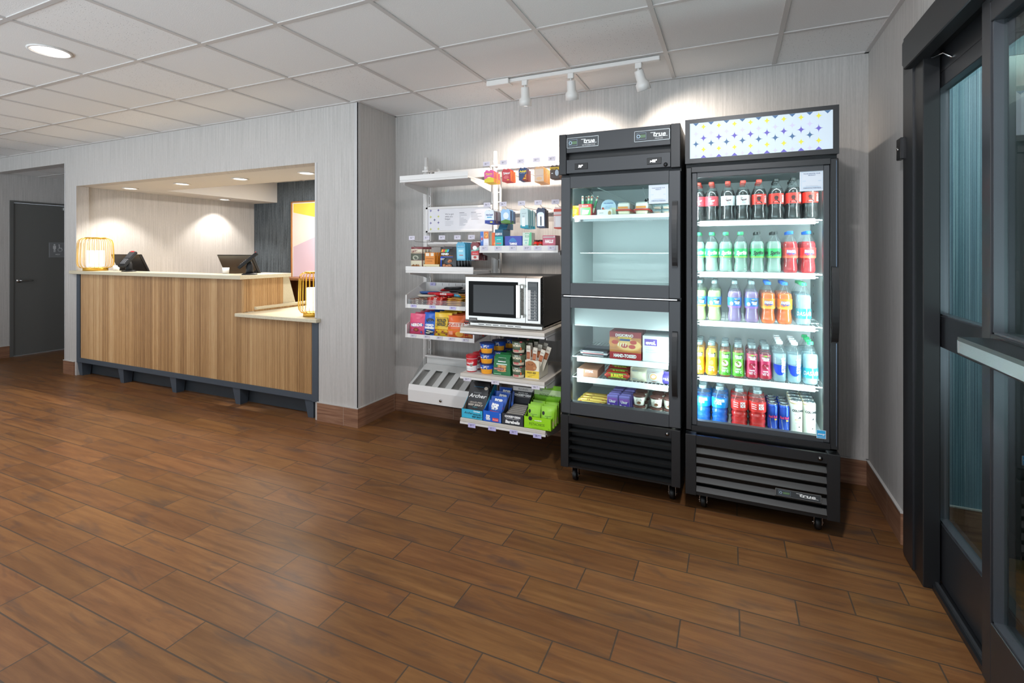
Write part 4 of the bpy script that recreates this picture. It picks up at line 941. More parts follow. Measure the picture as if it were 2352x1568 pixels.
def tray(x0, x1, yf, zt, zb, lip, label, deep=3.455, brk=True):
    """flat steel shelf with folded front channel and side brackets"""
    t = thing('display_shelf', label, 'shelf', ((x0+x1)/2, deep, zb), 'flat shelves of the snack shelving')
    mb = MB(); mb.box(x0, x1, yf, yf+.004, zt-.0, zt-lip, PW); mb.box(x0, x1, yf-.002, yf+.006, zb, zt-lip-.003, PW, .002)
    top = zt-lip*.4 if lip < .03 else zb+.018
    mb.box(x0+.002, x1-.002, yf+.004, deep, top-.012, top-.002, PW)
    mb.box(x0+.004, x1-.004, yf+.006, deep-.005, top-.002, top, GREYB if zb < 1.1 else PW); mb.obj('shelf_board', t)
    if brk:
        for x in (x0+.003, x1-.006):
            b = MB(); b.prism([(yf+.05, top-.012), (deep, top-.012), (deep, top-.075), (yf+.22, top-.055), (yf+.05, top-.03)], 'x', x, x+.003, PW); b.obj('bracket', t)
    return t, top
def ptag(parent, cx, z0, z1, y, w, txt, m=TAGM):
    mb = MB(); mb.box(cx-w/2, cx+w/2, y-.0015, y, z0, z1, m); price_text(Face(mb, (cx, y-.0015, (z0+z1)/2+.002)), txt); mb.obj('price_tag', parent)
t, _ = tray(-2.311, -1.716, 3.08, 1.978, 1.928, .033, 'empty white top shelf at the upper left of the snack shelving')
mb = MB(); mb.box(-2.226, -1.70, 3.43, 3.445, 1.99, 2.058, PW); mb.obj('back_rail', t)
s2, top2 = tray(-2.311, -1.714, 3.155, 1.288, 1.237, .034, 'white shelf holding the hanging nut and snack pouches')
rs1, topr = tray(-1.664, -1.064, 3.155, 1.444, 1.393, .035, 'white shelf of medicine boxes with six grey price cards')
for cx, p in ((-1.622, '2'), (-1.514, '2'), (-1.398, '5'), (-1.289, '10'), (-1.212, '5'), (-1.110, '2')): ptag(rs1, cx, 1.411, 1.4415, 3.1535, .054, p)
def thick(x0, x1, yf, zt, zm, zb, label, tags):
    t = thing('display_shelf', label, 'shelf', ((x0+x1)/2, 3.455, zb), 'flat shelves of the snack shelving')
    mb = MB(); mb.box(x0, x1, yf, 3.455, zm, zt, GREYB, .002); mb.box(x0, x1, yf-.002, yf+.01, zb, zm-.001, PW); mb.box(x0, x1, yf+.01, 3.45, zb+.004, zm, PW); mb.obj('shelf_board', t)
    for x in (x0+.003, x1-.006):
        b = MB(); b.prism([(yf+.05, zb+.004), (3.455, zb+.004), (3.455, zb-.07), (yf+.22, zb-.05), (yf+.05, zb-.015)], 'x', x, x+.003, PW); b.obj('bracket', t)
    for cx, p, z0, z1, m in tags: ptag(t, cx, z0, z1, yf-.003, .055, p, m)
    return t
thick(-1.661, -1.058, 2.873, .893, .872, .857, 'thick beige shelf carrying the microwave', [])
thick(-1.661, -1.058, 2.873, .588, .567, .552, 'thick beige shelf of soup, oatmeal cups and cookies', [(-1.605, '4', .540, .561, TAGM), (-1.397, '7', .540, .564, TAGM), (-1.116, '6', .540, .564, TAGM)])
thick(-1.661, -1.052, 2.873, .287, .265, .250, 'lowest beige shelf of jerky, toaster pastry and pistachio cartons', [(-1.570, '9', .234, .262, TAGP), (-1.420, '5', .236, .262, TAGP), (-1.266, '4', .236, .262, TAGP), (-1.105, '8', .236, .261, TAGP)])
# header rails the pegs hook on
def rail(x0, x1, z, label):
    t = thing('peg_rail', label, 'rail', ((x0+x1)/2, 3.44, z), 'peg rails of the snack shelving')
    mb = MB(); mb.box(x0, x1, 3.425, 3.445, z-.012, z+.012, PW, .003); mb.box(x0, x1, 3.436, 3.445, z-.075, z-.012, mat('#b9b3ad', .5)); mb.obj('rail_bar', t)
    return t
rail(-1.645, -.95, 2.045, 'white rail behind the top row of hanging medicine packs'); rail(-1.645, -.95, 1.70, 'white rail behind the second row of hanging packs'); rail(-2.29, -1.69, 1.47, 'white rail behind the hanging nut pouches')
# sign on the shelving
sg = MB(); SW = mat('#dfdcdf', .12, coat=.5, name='gloss_sign'); sg.box(-2.290, -1.70, 3.43, 3.44, 1.574, 1.75, SW); f = Face(sg, (0, 3.43, 0))
PP = mat('#6f689c', .5); PY = mat('#c3c75a', .5); PN = mat('#5d6480', .5); PL = mat('#d6d2e0', .5); GT = mat('#6a6870', .6); GT2 = mat('#a9a7ae', .6)
for x, z, m in ((-2.261, 1.738, PP), (-2.187, 1.740, PP), (-2.261, 1.687, PY), (-2.187, 1.689, PY), (-2.261, 1.637, PP), (-2.187, 1.639, PP), (-2.261, 1.586, PY), (-2.187, 1.588, PY), (-2.224, 1.662, PN), (-2.224, 1.713, PL), (-2.224, 1.611, PL)): f.k = 1; f.star(x, z, .0165, .0165, m)
f.k = 2
for i, s in enumerate(("We've got", 'what you', 'forgot')): f.text(s, -2.123, 1.706-i*.0195, .0135, GT, align='L')
for i in range(4): f.k = 2; f.rect(-2.123, 1.645-i*.0105, -2.045+(-.02 if i == 3 else 0), 1.6475-i*.0105, GT2)
for i, w in enumerate((.045, .066, .068, .012, .04, .062, .072, .074, .036, .056)): f.k = 2; f.rect(-1.989, 1.711-i*.0108, -1.989+w, 1.7145-i*.0108, GT if i == 0 else GT2)
for i, w in enumerate((.045, .09, .056, .094, .06, .07)): f.k = 2; f.rect(-1.882, 1.711-i*.0108, -1.882+w, 1.7145-i*.0108, GT if i == 0 else GT2)
so = sg.obj('shelf_sign', None, loc=(-2.0, 3.44, 1.574), label="glossy white sign with coloured stars reading We've got what you forgot", cat='sign')
mb = MB(); mb.box(-2.308, -2.288, 3.424, 3.445, 1.558, 1.766, PW); mb.box(-2.308, -1.70, 3.424, 3.445, 1.750, 1.768, PW, .002); mb.box(-2.308, -1.70, 3.424, 3.445, 1.558, 1.574, PW, .002); mb.obj('sign_frame', so)

# ---- hanging packs
HK = mat('#8c8a88', .3, .8, name='peg_wire')
def peg(cx, ztag, y, back, txt, label, tagw=.054):
    t = thing('peg_hook', label, 'hook', (cx, back, ztag-.06), 'pegs of the snack shelving')
    mb = MB(); zt = ztag-.016; mb.tube([(cx+.005, y+.001, zt-.0), (cx+.006, y+.03, zt-.012), (cx+.006, back-.002, zt-.012), (cx+.006, back-.002, zt-.045)], .0014, HK, 5)
    mb.tube([(cx, back-.002, zt-.052), (cx, y+.03, zt-.052), (cx, y+.012, zt-.044)], .002, HK, 5); mb.obj('wire', t)
    mb = MB(); mb.box(cx-tagw/2-.01, cx+tagw/2-.01, y-.001, y, ztag-.016, ztag+.016, TAGM); price_text(Face(mb, (cx-.01, y-.001, ztag+.001)), txt); mb.obj('price_tag', t)
    return t
def pack_deco(kind):
    """(body colour, side colour, painter(face, w, h)) for the hanging packs"""
    def T(s, y, h, m, w=None, **k): return lambda f, W, H: f.text(s, 0, y*H, h*H, m, w=w*W if w else None, **k)
    K = {
     'pepto': ('#e0569a', '#f2703a', [lambda f, W, H: f.poly([(-W/2, -H/2), (W/2, -H/2), (W/2, -.12*H), (.1*W, .02*H), (-.2*W, -.08*H), (-W/2, -.2*H)], mat('#e8d33a', .5)), T('Pepto', .32, .12, mat('#f4e03a', .5), .7, bold=.04, shear=.2), T('Bismol', .18, .06, WTX, .5), lambda f, W, H: f.disk(0, -.03*H, .18*W, .05*H, mat('#f7ee8a', .5))]),
     'red': ('#c4343a', '#f06a2a', [T('Tylenol', .27, .14, WTX, .78, bold=.05, shear=.2), T('EXTRA STRENGTH', .12, .04, WTX, .7), lambda f, W, H: f.disk(.0, -.12*H, .3*W, .16*H, mat('#d9686a', .4)), lambda f, W, H: f.disk(.2*W, -.36*H, .14*W, .04*H, mat('#f0d040', .5))]),
     'advil': ('#20406e', '#7a3326', [T('Advil', .33, .16, mat('#f2d62e', .5), .82, bold=.05), T('LIQUI-GELS', .17, .05, WTX, .66), lambda f, W, H: f.poly([(-.1*W, -H/2), (W/2, -H/2), (W/2, .12*H), (.28*W, .0)], mat('#9a3d24', .5)), lambda f, W, H: f.disk(.25*W, -.33*H, .18*W, .05*H, mat('#f0c030', .5)), lambda f, W, H: [f.disk(.36*W, (-.02-.09*i)*H, .06*W, .04*H, mat('#e8b838', .4)) for i in range(3)]]),
     'orange': ('#d7a77a', '#e89a3a', [lambda f, W, H: f.rect(-.45*W, -.42*H, .45*W, .45*H, mat('#dcc6b4', .25)), lambda f, W, H: f.rect(-.4*W, -.05*H, .4*W, -.02*H, mat('#c9a0a0', .5)), lambda f, W, H: f.disk(0, -.25*H, .3*W, .12*H, mat('#e3b98c', .4))]),
     'brown': ('#4a342c', '#6a4630', [lambda f, W, H: f.rect(-W/2, .26*H, W/2, .5*H, mat('#e0b62a', .5)), T('BAYER', .33, .11, mat('#3a2a12', .5), .75, bold=.04), lambda f, W, H: f.disk(.26*W, -.02*H, .2*W, .28*H, mat('#b9c4d0', .3)), lambda f, W, H: f.disk(-.25*W, -.05*H, .1*W, .04*H, WTX)]),
     'nyquil': ('#e4ecf0', '#6a4a5a', [lambda f, W, H: f.rect(-W/2, -H/2, W/2, -.22*H, mat('#2c3f9a', .45)), T('NyQuil', .22, .13, mat('#28489a', .5), .72, bold=.04), lambda f, W, H: f.rect(-.25*W, -.02*H, .25*W, .06*H, mat('#4aa9d6', .5)), lambda f, W, H: f.disk(.2*W, -.38*H, .16*W, .06*H, mat('#e4dc5a', .5))]),
     'bluegreen': ('#9cc4e8', '#3a4a6a', [lambda f, W, H: f.poly([(-W/2, -H/2), (W/2, -H/2), (W/2, -.3*H), (0, -.2*H), (-W/2, -.32*H)], mat('#5a8a3a', .5)), lambda f, W, H: f.disk(.05*W, .1*H, .3*W, .28*H, mat('#e6eef2', .3))]),
     'teal': ('#c9dcdc', '#4aa0ae', [lambda f, W, H: f.rect(-W/2, -H/2, W/2, -.34*H, mat('#2a97ac', .5)), T('purell', .33, .05, mat('#5a7a80', .5), .5, shear=.3), lambda f, W, H: f.rect(-.28*W, -.4*H, .12*W, .1*H, mat('#eef2f2', .2)), lambda f, W, H: f.rect(-.18*W, .1*H, .04*W, .2*H, mat('#b0c0c4', .3))]),
     'deo': ('#39435c', '#1c1a1e', [lambda f, W, H: f.rect(-.4*W, -.42*H, .4*W, .28*H, mat('#c4ccd6', .15, .7)), lambda f, W, H: f.rect(-.06*W, -.4*H, .1*W, .12*H, mat('#3a3f4a', .3)), lambda f, W, H: f.disk(0, .28*H, .36*W, .08*H, mat('#b6bdc8', .2, .6))]),
     'redwhite': ('#e3d2cf', '#c4483a', [lambda f, W, H: f.rect(-W/2, .36*H, W/2, .5*H, mat('#d2503c', .5)), lambda f, W, H: f.rect(-W/2, .16*H, W/2, .2*H, mat('#d2503c', .5)), lambda f, W, H: f.rect(-.3*W, -.42*H, .3*W, .1*H, mat('#f0eaea', .2)), lambda f, W, H: f.rect(-W/2, -H/2, W/2, -.44*H, mat('#d2503c', .5))]),
     'wash': ('#53a6c8', '#2f7fa0', [lambda f, W, H: f.rect(-.42*W, -.4*H, .42*W, .25*H, mat('#7cc4dc', .15)), lambda f, W, H: f.rect(-.25*W, .02*H, .25*W, .14*H, mat('#bfe2ea', .3)), T('Wet Ones', .36, .06, WTX, .7), lambda f, W, H: f.rect(-.2*W, -.2*H, .25*W, -.16*H, mat('#c9584a', .4))]),
     'spice': ('#7c2a2e', '#5c2226', [lambda f, W, H: f.poly([(-W/2, .1*H), (W/2, .3*H), (W/2, .12*H), (-W/2, -.02*H)], mat('#7fb0a8', .5)), lambda f, W, H: f.disk(0, .25*H, .28*W, .13*H, WTX), lambda f, W, H: f.rect(-.45*W, -.18*H, .45*W, .05*H, mat('#c8272c', .35)), lambda f, W, H: f.rect(-.45*W, -.46*H, .45*W, -.2*H, mat('#d9cfc9', .4)), lambda f, W, H: f.disk(0, -.32*H, .2*W, .08*H, mat('#b84a44', .5)), T('Old Spice', -.09, .05, WTX, .6, shear=.2)]),
    }
    return K[kind]
def card_pack(kind, name, cx, zb, zt, y, w, n, gap, desc, cat, group, tilt=0.0, thk=.014):
    col, side, deco = pack_deco(kind); h = zt-zb; body = h-.014
    mb = MB(); mb.box(-w/2, w/2, 0, thk, -body, 0, mat(side, .4)); mb.box(-w/2, w/2, -.0006, .001, -body, 0, mat(col, .35))
    mb.prism([(-w*.42, 0), (w*.42, 0), (w*.34, .012), (.010, .014), (.007, .006), (-.007, .006), (-.010, .014), (-w*.34, .012)], 'y', 0, .0012, mat(col, .35))
    f = Face(mb, (0, -.0006, -body/2))
    for dfn in deco: dfn(f, w, body)
    def loc(i): return (cx+random.uniform(-.0015, .0015)*i, y+i*gap, zt-.014-.0008*i)
    o0 = None
    for i in range(n):
        lab = f"{desc}, {'frontmost' if i == 0 else ORD[i]+' back'} on its peg"
        if i == 0: o0 = mb.obj(name, None, world=False, label=lab, cat=cat, group=group); o0.location = loc(0); o = o0
        else: o = o0.copy(); C.objects.link(o); o.location = loc(i); o['label'] = lab
        o.rotation_euler = (math.radians(3), 0, math.radians(tilt+random.uniform(-1.5, 1.5)))
R1 = [(-1.613, '5', 'pepto', .078, 'medicine_pack', 'pink and yellow medicine pack', 5), (-1.476, '3', 'red', .068, 'medicine_pack', 'red medicine pack with white script', 4), (-1.344, '3', 'advil', .060, 'medicine_pack', 'dark blue medicine pack with yellow lettering', 4), (-1.226, '3', 'orange', .070, 'medicine_pack', 'translucent orange medicine pack', 6), (-1.114, '3', 'brown', .066, 'medicine_pack', 'brown and yellow medicine pack', 4)]
for cx, p, k, w, nm, ds, n in R1:
    peg(cx+.01, 2.036, 3.17, 3.43, p, f"steel peg with price card holding the {ds}s"); card_pack(k, nm, cx+(.017 if k != 'advil' else .012), 1.902 if k != 'orange' else 1.883, 1.992, 3.175, w, n, .024, ds, 'medicine', 'top row of hanging packs')
R2 = [(-1.609, '6', 'nyquil', .074, 'medicine_pack', 'white and blue cold medicine pack', 6, 1.605), (-1.481, '6', 'bluegreen', .072, 'medicine_pack', 'sky blue and green pack', 5, 1.606), (-1.338, '2', 'teal', .060, 'sanitizer_pack', 'silver and teal blister card', 6, 1.567), (-1.214, '3', 'deo', .062, 'deodorant_card', 'dark card with clear travel bottle', 4, 1.568), (-1.089, '5', 'redwhite', .060, 'toothbrush_card', 'red and white blister card', 4, 1.560)]
for cx, p, k, w, nm, ds, n, zb in R2:
    peg(cx+.01, 1.7405, 3.17, 3.43, p, f"steel peg with price card holding the {ds}s"); card_pack(k, nm, cx+.016, zb, 1.706, 3.175, w, n, .022, ds, 'toiletry' if k in ('teal', 'deo', 'redwhite') else 'medicine', 'second row of hanging packs')

# ---- soft pouches
def pouch_mesh(mb, w, h, d, mf, mbk, top=.012, nx=10, nz=12, slump=0.0, taper=0.0):
    def P(i, j, sgn):
        u = i/nx*2-1; v = j/nz; z = v*h
        ww = w*(1-taper*v); b = (max(0, 1-abs(u)**2.4))*math.sin(PI*min(1, max(0, (v*h-.004)/(h-top-.004))))**.55 if v*h > .004 and v*h < h-top else 0
        return (u*ww/2, sgn*(b*d/2+.0006), z+slump*abs(u)*v)
    for sgn, m in ((-1, mf), (1, mbk)):
        vs = [P(i, j, sgn) for j in range(nz+1) for i in range(nx+1)]; q = nx+1
        fs = [(j*q+i, j*q+i+1, (j+1)*q+i+1, (j+1)*q+i) for j in range(nz) for i in range(nx)]
        if sgn > 0: fs = [f[::-1] for f in fs]
        mb.add(vs, fs, m, True)
    def fn(x, y, off):
        y = min(max(y, 0), h); j = y/h*nz; i = (x/(w*(1-taper*y/h)/2)+1)/2*nx; i = min(max(i, 0), nx); a = P(i, j, -1); return (x, a[1]-off*1.5-.0004, a[2])
    return fn
def pouch(name, w, h, d, col, deco, loc, label, cat='snack', group=None, rz=0.0, rx=0.0, back=None, rough=.3, taper=0.0, slump=0.0):
    mb = MB(); fn = pouch_mesh(mb, w, h, d, mat(col, rough), mat(back or col, rough), taper=taper, slump=slump); f = Face(mb, (0, 0, 0)); f.fn = fn; f.e = .0004
    deco(f, w, h); o = mb.obj(name, None, world=False, label=label, cat=cat, group=group); o.location = loc; o.rotation_euler = (rx, 0, rz)
    return o
def rows(o, n, step, labels):
    for i in range(1, n):
        c = o.copy(); C.objects.link(c); c.location = Vector(o.location)+Vector(step)*i; c['label'] = labels(i); c.rotation_euler = (o.rotation_euler[0], 0, o.rotation_euler[2]+random.uniform(-.03, .03))
zs = 1.256
for cx, p, lb in ((-2.239, '6', 'cream and maroon nut pouches'), (-2.104, '5', 'caramel almond sleeves'), (-1.968, '6', 'black and blue granola pouches'), (-1.834, '2', 'blue travel packs'), (-1.716, '2', 'red travel packs')):
    peg(cx, 1.507, 3.15, 3.44, p, f"steel peg with pale price card above the {lb}")
def d_hist(f, W, H):
    f.rect(-.47*W, .72*H, .47*W, .90*H, mat('#ddd4bd', .4)); f.text('Party', 0, .85*H, .05*H, mat('#7a2a2e', .5)); f.text('ANDERSON', 0, .755*H, .06*H, mat('#8a5a3a', .5), w=.85*W)
    f.rect(-.47*W, .44*H, .47*W, .71*H, mat('#565a4c', .5)); f.disk(.02*W, .54*H, .25*W, .1*H, mat('#a9aa98', .5)); f.rect(-.47*W, .03*H, .47*W, .42*H, mat('#d9d2b8', .4))
    for i in range(5): f.disk((-.3+.14*i)*W, (.18+.03*(i % 2))*H, .09*W, .05*H, mat(('#a8713f', '#8a5a30')[i % 2], .5))
o = pouch('nut_pouch', .108, .182, .035, '#7a3236', d_hist, (-2.232, 3.19, top2+.002), 'cream and maroon nut pouch at the left end, frontmost', 'snack', 'nut pouches on the hanging shelf', taper=.06)
rows(o, 4, (.006, .034, 0), lambda i: f'cream and maroon nut pouch at the left end, {ORD[i]} back')
def tube_box(name, x0, x1, y0, y1, z0, z1, m, deco, label, cat, group=None, rz=0, bev=.0015):
    """a printed carton standing with its face to the room"""
    cx, cy = (x0+x1)/2, (y0+y1)/2; mb = MB(); w, d, h = x1-x0, y1-y0, z1-z0; mb.box(-w/2, w/2, -d/2, d/2, 0, h, m, bev); f = Face(mb, (0, -d/2, 0)); deco(f, w, h)
    o = mb.obj(name, None, world=False, label=label, cat=cat, group=group); o.location = (cx, cy, z0); o.rotation_euler = (0, 0, rz); return o
# caramel sleeves in a kraft tray
KR = mat('#a98f63', .6, name='kraft_card')
kt = MB(); x0, x1 = -2.165, -2.02; kt.box(x0, x1, 3.18, 3.40, top2, top2+.003, KR); kt.box(x0, x1, 3.18, 3.1815, top2, top2+.05, mat('#dccfa6', .5))
for x in (x0, x1-.0015): kt.prism([(3.18, top2), (3.40, top2), (3.40, top2+.135), (3.18, top2+.05)], 'x', x, x+.0015, KR)
f = Face(kt, ((x0+x1)/2-.02, 3.18, top2+.028)); f.text('Chocolove', 0, 0, .014, mat('#8a6a3a', .5), shear=.3, wmax=.09)
f = Face(kt, (x1, 3.30, top2+.045), (0, 1, 0)); f.n = Vector((1, 0, 0)); f.text('Chocolove', 0, 0, .02, mat('#4a3a20', .5), shear=.3, wmax=.15)
kt.obj('display_tray', None, loc=((x0+x1)/2, 3.3, top2), label='slope-sided kraft tray holding the caramel almond sleeves', cat='tray')
def d_car(f, W, H):
    f.rect(-.4*W, .80*H, -.05*W, .97*H, mat('#e9dcc8', .5)); f.rect(.1*W, .80*H, .4*W, .97*H, mat('#e9dcc8', .5)); f.text('Chocolove', 0, .66*H, .06*H, mat('#7a3c12', .5), w=.8*W, shear=.3); f.text('CARAMEL', 0, .52*H, .05*H, mat('#8a4a16', .5), w=.6*W)
    for i in range(6): f.disk((-.3+.12*i)*W, (.28-.03*(i % 2))*H, .09*W, .05*H, mat(('#a4531f', '#c4702e')[i % 2], .5))
for i in range(6):
    tube_box('caramel_sleeve', -2.155+.002*i, -2.065+.002*i, 3.186+.034*i, 3.204+.034*i, top2+.004, top2+.140, mat('#d9852a', .4), d_car, 'orange caramel almond sleeve in the kraft tray, '+('frontmost' if i == 0 else ORD[i]+' back'), 'snack', 'caramel sleeves in the kraft tray')
def d_kind(f, W, H):
    f.rect(-.5*W, 0, .32*W, .60*H, mat('#1e56c8', .35))
    for i, c in enumerate(('#e8a53a', '#d94a38', '#63b64a', '#3aa0c8')): f.poly([(-.45*W+.13*i*W, .78*H), (-.33*W+.13*i*W, .78*H), (-.29*W+.13*i*W, .90*H), (-.41*W+.13*i*W, .90*H)], mat(c, .4))
    f.text('KIND', -.16*W, .705*H, .075*H, WTX, w=.5*W, bold=.06); f.text('almond clusters', -.06*W, .635*H, .045*H, mat('#e2912c', .5), w=.8*W)
    for x, y, r in ((.18, .42, .12), (.12, .38, .09), (-.18, .22, .13), (.02, .20, .12), (.17, .22, .12)): f.disk(x*W, y*H, r*W, r*.55*H, mat('#9a5a34', .5)); f.disk((x-.02)*W, (y+.015)*H, r*.5*W, r*.25*H, mat('#c98a5c', .5))
    f.rect(-.45*W, .5*H, -.12*W, .52*H, WTX); f.rect(-.45*W, .46*H, -.18*W, .475*H, WTX); f.rect(-.3*W, .95*H, .3*W, .962*H, mat('#9a9aa0', .5))
o = pouch('granola_pouch', .138, .180, .032, '#1d1a1c', d_kind, (-1.945, 3.19, top2+.002), 'black and blue granola pouch, frontmost on its shelf', 'snack', 'granola pouches on the hanging shelf')
rows(o, 6, (.008, .032, 0), lambda i: f'black and blue granola pouch, {ORD[i]} back')
card_pack('wash', 'wipes_pack', -1.822, 1.336, 1.473, 3.16, .074, 5, .034, 'light blue travel pack of wipes', 'toiletry', 'travel packs on pegs', thk=.022)
card_pack('spice', 'soap_pack', -1.704, 1.339, 1.473, 3.16, .066, 5, .030, 'dark red travel toiletry card', 'toiletry', 'travel packs on pegs', thk=.018)

# ---- boxes on the medicine shelf
zm = topr
def solid(c): return mat(c, .4)
def d_thermo(f, W, H):
    f.rect(-.5*W, 0, -.12*W, H, solid('#4a78c8')); f.text('WIPES', -.32*W, .62*H, .16*W, WTX, rot=PI/2); f.rect(-.40*W, .55*H, -.22*W, .68*H, solid('#d8584c')); f.rect(-.08*W, .62*H, .5*W, H, solid('#e07a3a')); f.disk(.22*W, .8*H, .2*W, .13*H, solid('#f2b25a')); f.text('P', .22*W, .8*H, .12*H, solid('#4a3a5a'))
    for i in range(3): f.text('travel size', .05*W+.15*i*W, .3*H, .07*W, solid('#8a90a8'), rot=PI/2)
tube_box('travel_kit_box', -1.671, -1.604, 3.185, 3.215, zm, 1.548, solid('#e2e2ea'), d_thermo, 'blue, white and orange travel kit box at the left end of the medicine shelf', 'box')
tube_box('sunscreen_box', -1.602, -1.560, 3.20, 3.24, zm, 1.540, solid('#e0662a'), lambda f, W, H: (f.rect(-.5*W, 0, -.1*W, H, solid('#9aa08c')), f.disk(.42*W, .3*H, .08*W, .14*H, solid('#f0c060'))), 'narrow orange box beside the travel kit box', 'box')
def d_liq(f, W, H): f.rect(-.5*W, 0, .5*W, .66*H, solid('#2fb0b0')); f.text('LIQUID I.V.', 0, .78*H, .10*H, WTX, w=.86*W, bold=.05); f.rect(-.3*W, .30*H, .3*W, .36*H, solid('#c9706a')); f.rect(-.25*W, .5*H, .25*W, .53*H, solid('#a8e0e0')); f.rect(-.3*W, .12*H, .3*W, .15*H, solid('#1d7f86')); f.disk(-.46*W, .3*H, .04*W, .2*H, solid('#f0a080'))
tube_box('drink_mix_carton', -1.556, -1.492, 3.19, 3.32, zm, 1.562, solid('#1c5f7c'), d_liq, 'teal drink mix carton with a dark curved flap', 'box')
mb = MB(); mb.prism([(3.22, 1.562), (3.34, 1.562), (3.34, 1.60), (3.31, 1.615), (3.25, 1.60)], 'x', -1.545, -1.478, solid('#1a5875')); mb.obj('carton_flap', None, loc=(-1.51, 3.3, 1.562), label='dark blue curved display flap standing on the teal drink mix carton', cat='flap')
def d_tam(f, W, H): f.poly([(-.3*W, .58*H), (.22*W, .58*H), (.1*W, .8*H), (-.03*W, .9*H), (-.17*W, .8*H)], solid('#3a7ab8')); f.text('TAMPAX', 0, .45*H, .15*H, WTX, w=.44*W, bold=.06); f.poly([(-.26*W, .3*H), (.24*W, .3*H), (.16*W, 0), (-.18*W, 0)], solid('#e0cf5a')); f.text('7 COUNT', 0, .16*H, .1*H, solid('#7a7a3a'))
tube_box('tampon_box', -1.477, -1.343, 3.19, 3.25, zm, 1.513, solid('#3f4aa8'), d_tam, 'indigo tampon box with yellow panel', 'box')
def d_gr(f, W, H): f.poly([(.1*W, 0), (.5*W, 0), (.5*W, H), (.3*W, H)], solid('#5fc08c')); f.rect(-.22*W, .74*H, .24*W, .96*H, solid('#3a9a6a')); f.rect(-.19*W, .77*H, .21*W, .93*H, solid('#dfe9e2')); f.text('alka', .01*W, .85*H, .10*H, solid('#2a8a5a')); f.rect(-.3*W, .55*H, .1*W, .58*H, solid('#7aa8b8')); f.disk(-.1*W, .42*H, .1*W, .06*H, solid('#8fc4b8')); f.rect(-.45*W, .08*H, .2*W, .14*H, solid('#6ab0d0'))
tube_box('antacid_box', -1.339, -1.271, 3.19, 3.26, zm, 1.536, solid('#cfe2d6'), d_gr, 'pale green antacid box', 'box')
for i in range(2):
    for j in range(3):
        x = -1.244+.036*i; y = 3.205+.038*j; t = thing('energy_shot_bottle', f"small red energy shot bottle, {'left' if i == 0 else 'right'} one, {'front row' if j == 0 else ORD[j]+' row back'}", 'bottle', (x, y, zm), 'energy shot bottles on the medicine shelf')
        mb = MB(); mb.lathe([(.014, 0), (.0165, .003), (.0165, .050), (.011, .058), (.010, .062)], 0, 0, solid('#c9281c'), 16)
        f = Face(mb, (0, 0, .03)); f.fn = lambda a, b, off: ((.0165+off)*math.cos(-PI/2+a/.0165), (.0165+off)*math.sin(-PI/2+a/.0165), .03+b); f.rect(-.014, -.012, .014, .014, solid('#3a2a1c')); f.text('5hour', 0, .006, .006, solid('#e8c060'), w=.022, bold=.04); f.text('ENERGY', 0, -.004, .005, WTX, w=.022, bold=.04); mb.obj('bottle_body', t, False)
        mb = MB(); mb.lathe([(.0105, .061), (.011, .063), (.011, .073), (.0, .074)], 0, 0, solid('#3a1210'), 14); mb.obj('cap', t, False)
def d_halls(f, W, H): f.rect(-.45*W, .84*H, .35*W, .93*H, solid('#b9b0ae')); f.text('HALLS', 0, .60*H, .20*H, WTX, w=.62*W, bold=.06, shear=.15); f.text('RELIEF', .12*W, .26*H, .09*H, WTX, w=.36*W); f.disk(-.2*W, .1*H, .14*W, .16*H, solid('#d98a9a')); f.disk(.4*W, .9*H, .05*W, .06*H, solid('#d8d0d4'))
tube_box('cough_drop_box', -1.189, -1.094, 3.19, 3.29, zm, 1.514, solid('#c06478'), d_halls, 'rose pink cough drop box at the right end of the medicine shelf', 'box')

# ---- wire-fronted candy bins
AC = glass('clear_acrylic', '#f8f9f9', .5)
def bin_(zf, zb, zs_, label, tags, x1=-1.704):
    t = thing('candy_bin', label, 'bin', (-2.0, 3.42, zf), 'sloping bins of the snack shelving'); x0 = -2.311
    mb = MB()
    for x in (x0, x1-.003): mb.prism([(3.155, zf), (3.16, zf+.10), (3.40, zb), (3.44, zb), (3.44, zf+.03)], 'x', x, x+.003, PW)
    mb.box(x0, x1, 3.43, 3.435, zf+.03, zb, PW)
    for i in range(7): mb.box(x0+.10+i*.062, x0+.1015+i*.062, 3.4285, 3.43, zb-.025, zb-.005, GREY_METAL)
    mb.prism([(3.158, zf+.012), (3.43, zf+.035), (3.43, zf+.038), (3.158, zf+.016)], 'x', x0, x1, PW); mb.obj('bin_body', t)
    mb = MB(); mb.prism([(3.156, zf), (3.1575, zf+.03), (3.1605, zf+.03), (3.159, zf)], 'x', x0+.003, x1-.003, PW); mb.box(x0-.0, x0+.012, 3.1525, 3.157, zf, zf+.10, PW); mb.box(x1-.012, x1, 3.1525, 3.157, zf, zf+.10, PW); mb.obj('front_rail', t)
    mb = MB(); mb.box(x0+.012, x1-.012, 3.1575, 3.1595, zf+.03, zf+.068, AC); mb.obj('clear_guard', t, label='clear acrylic guard')
    for cx, p in tags: ptag(t, cx, zf+.006, zf+.027, 3.1545, .053, p, TAGP if zf > .9 else TAGM)
    return t
b1 = bin_(.966, 1.150, 0, 'white sloping bin of stacked candy bars', ((-2.236, '4'), (-2.065, '4'), (-1.886, '4')))
mb = MB(); mb.box(-2.266, -2.214, 3.4275, 3.43, 1.122, 1.148, TAGP); price_text(Face(mb, (-2.24, 3.4275, 1.135)), '5'); mb.obj('price_tag', b1)
bin_(.736, .93, 0, 'white sloping bin of snack bags', ((-2.240, '4'), (-2.116, '4'), (-2.005, '4'), (-1.897, '4'), (-1.782, '4')))
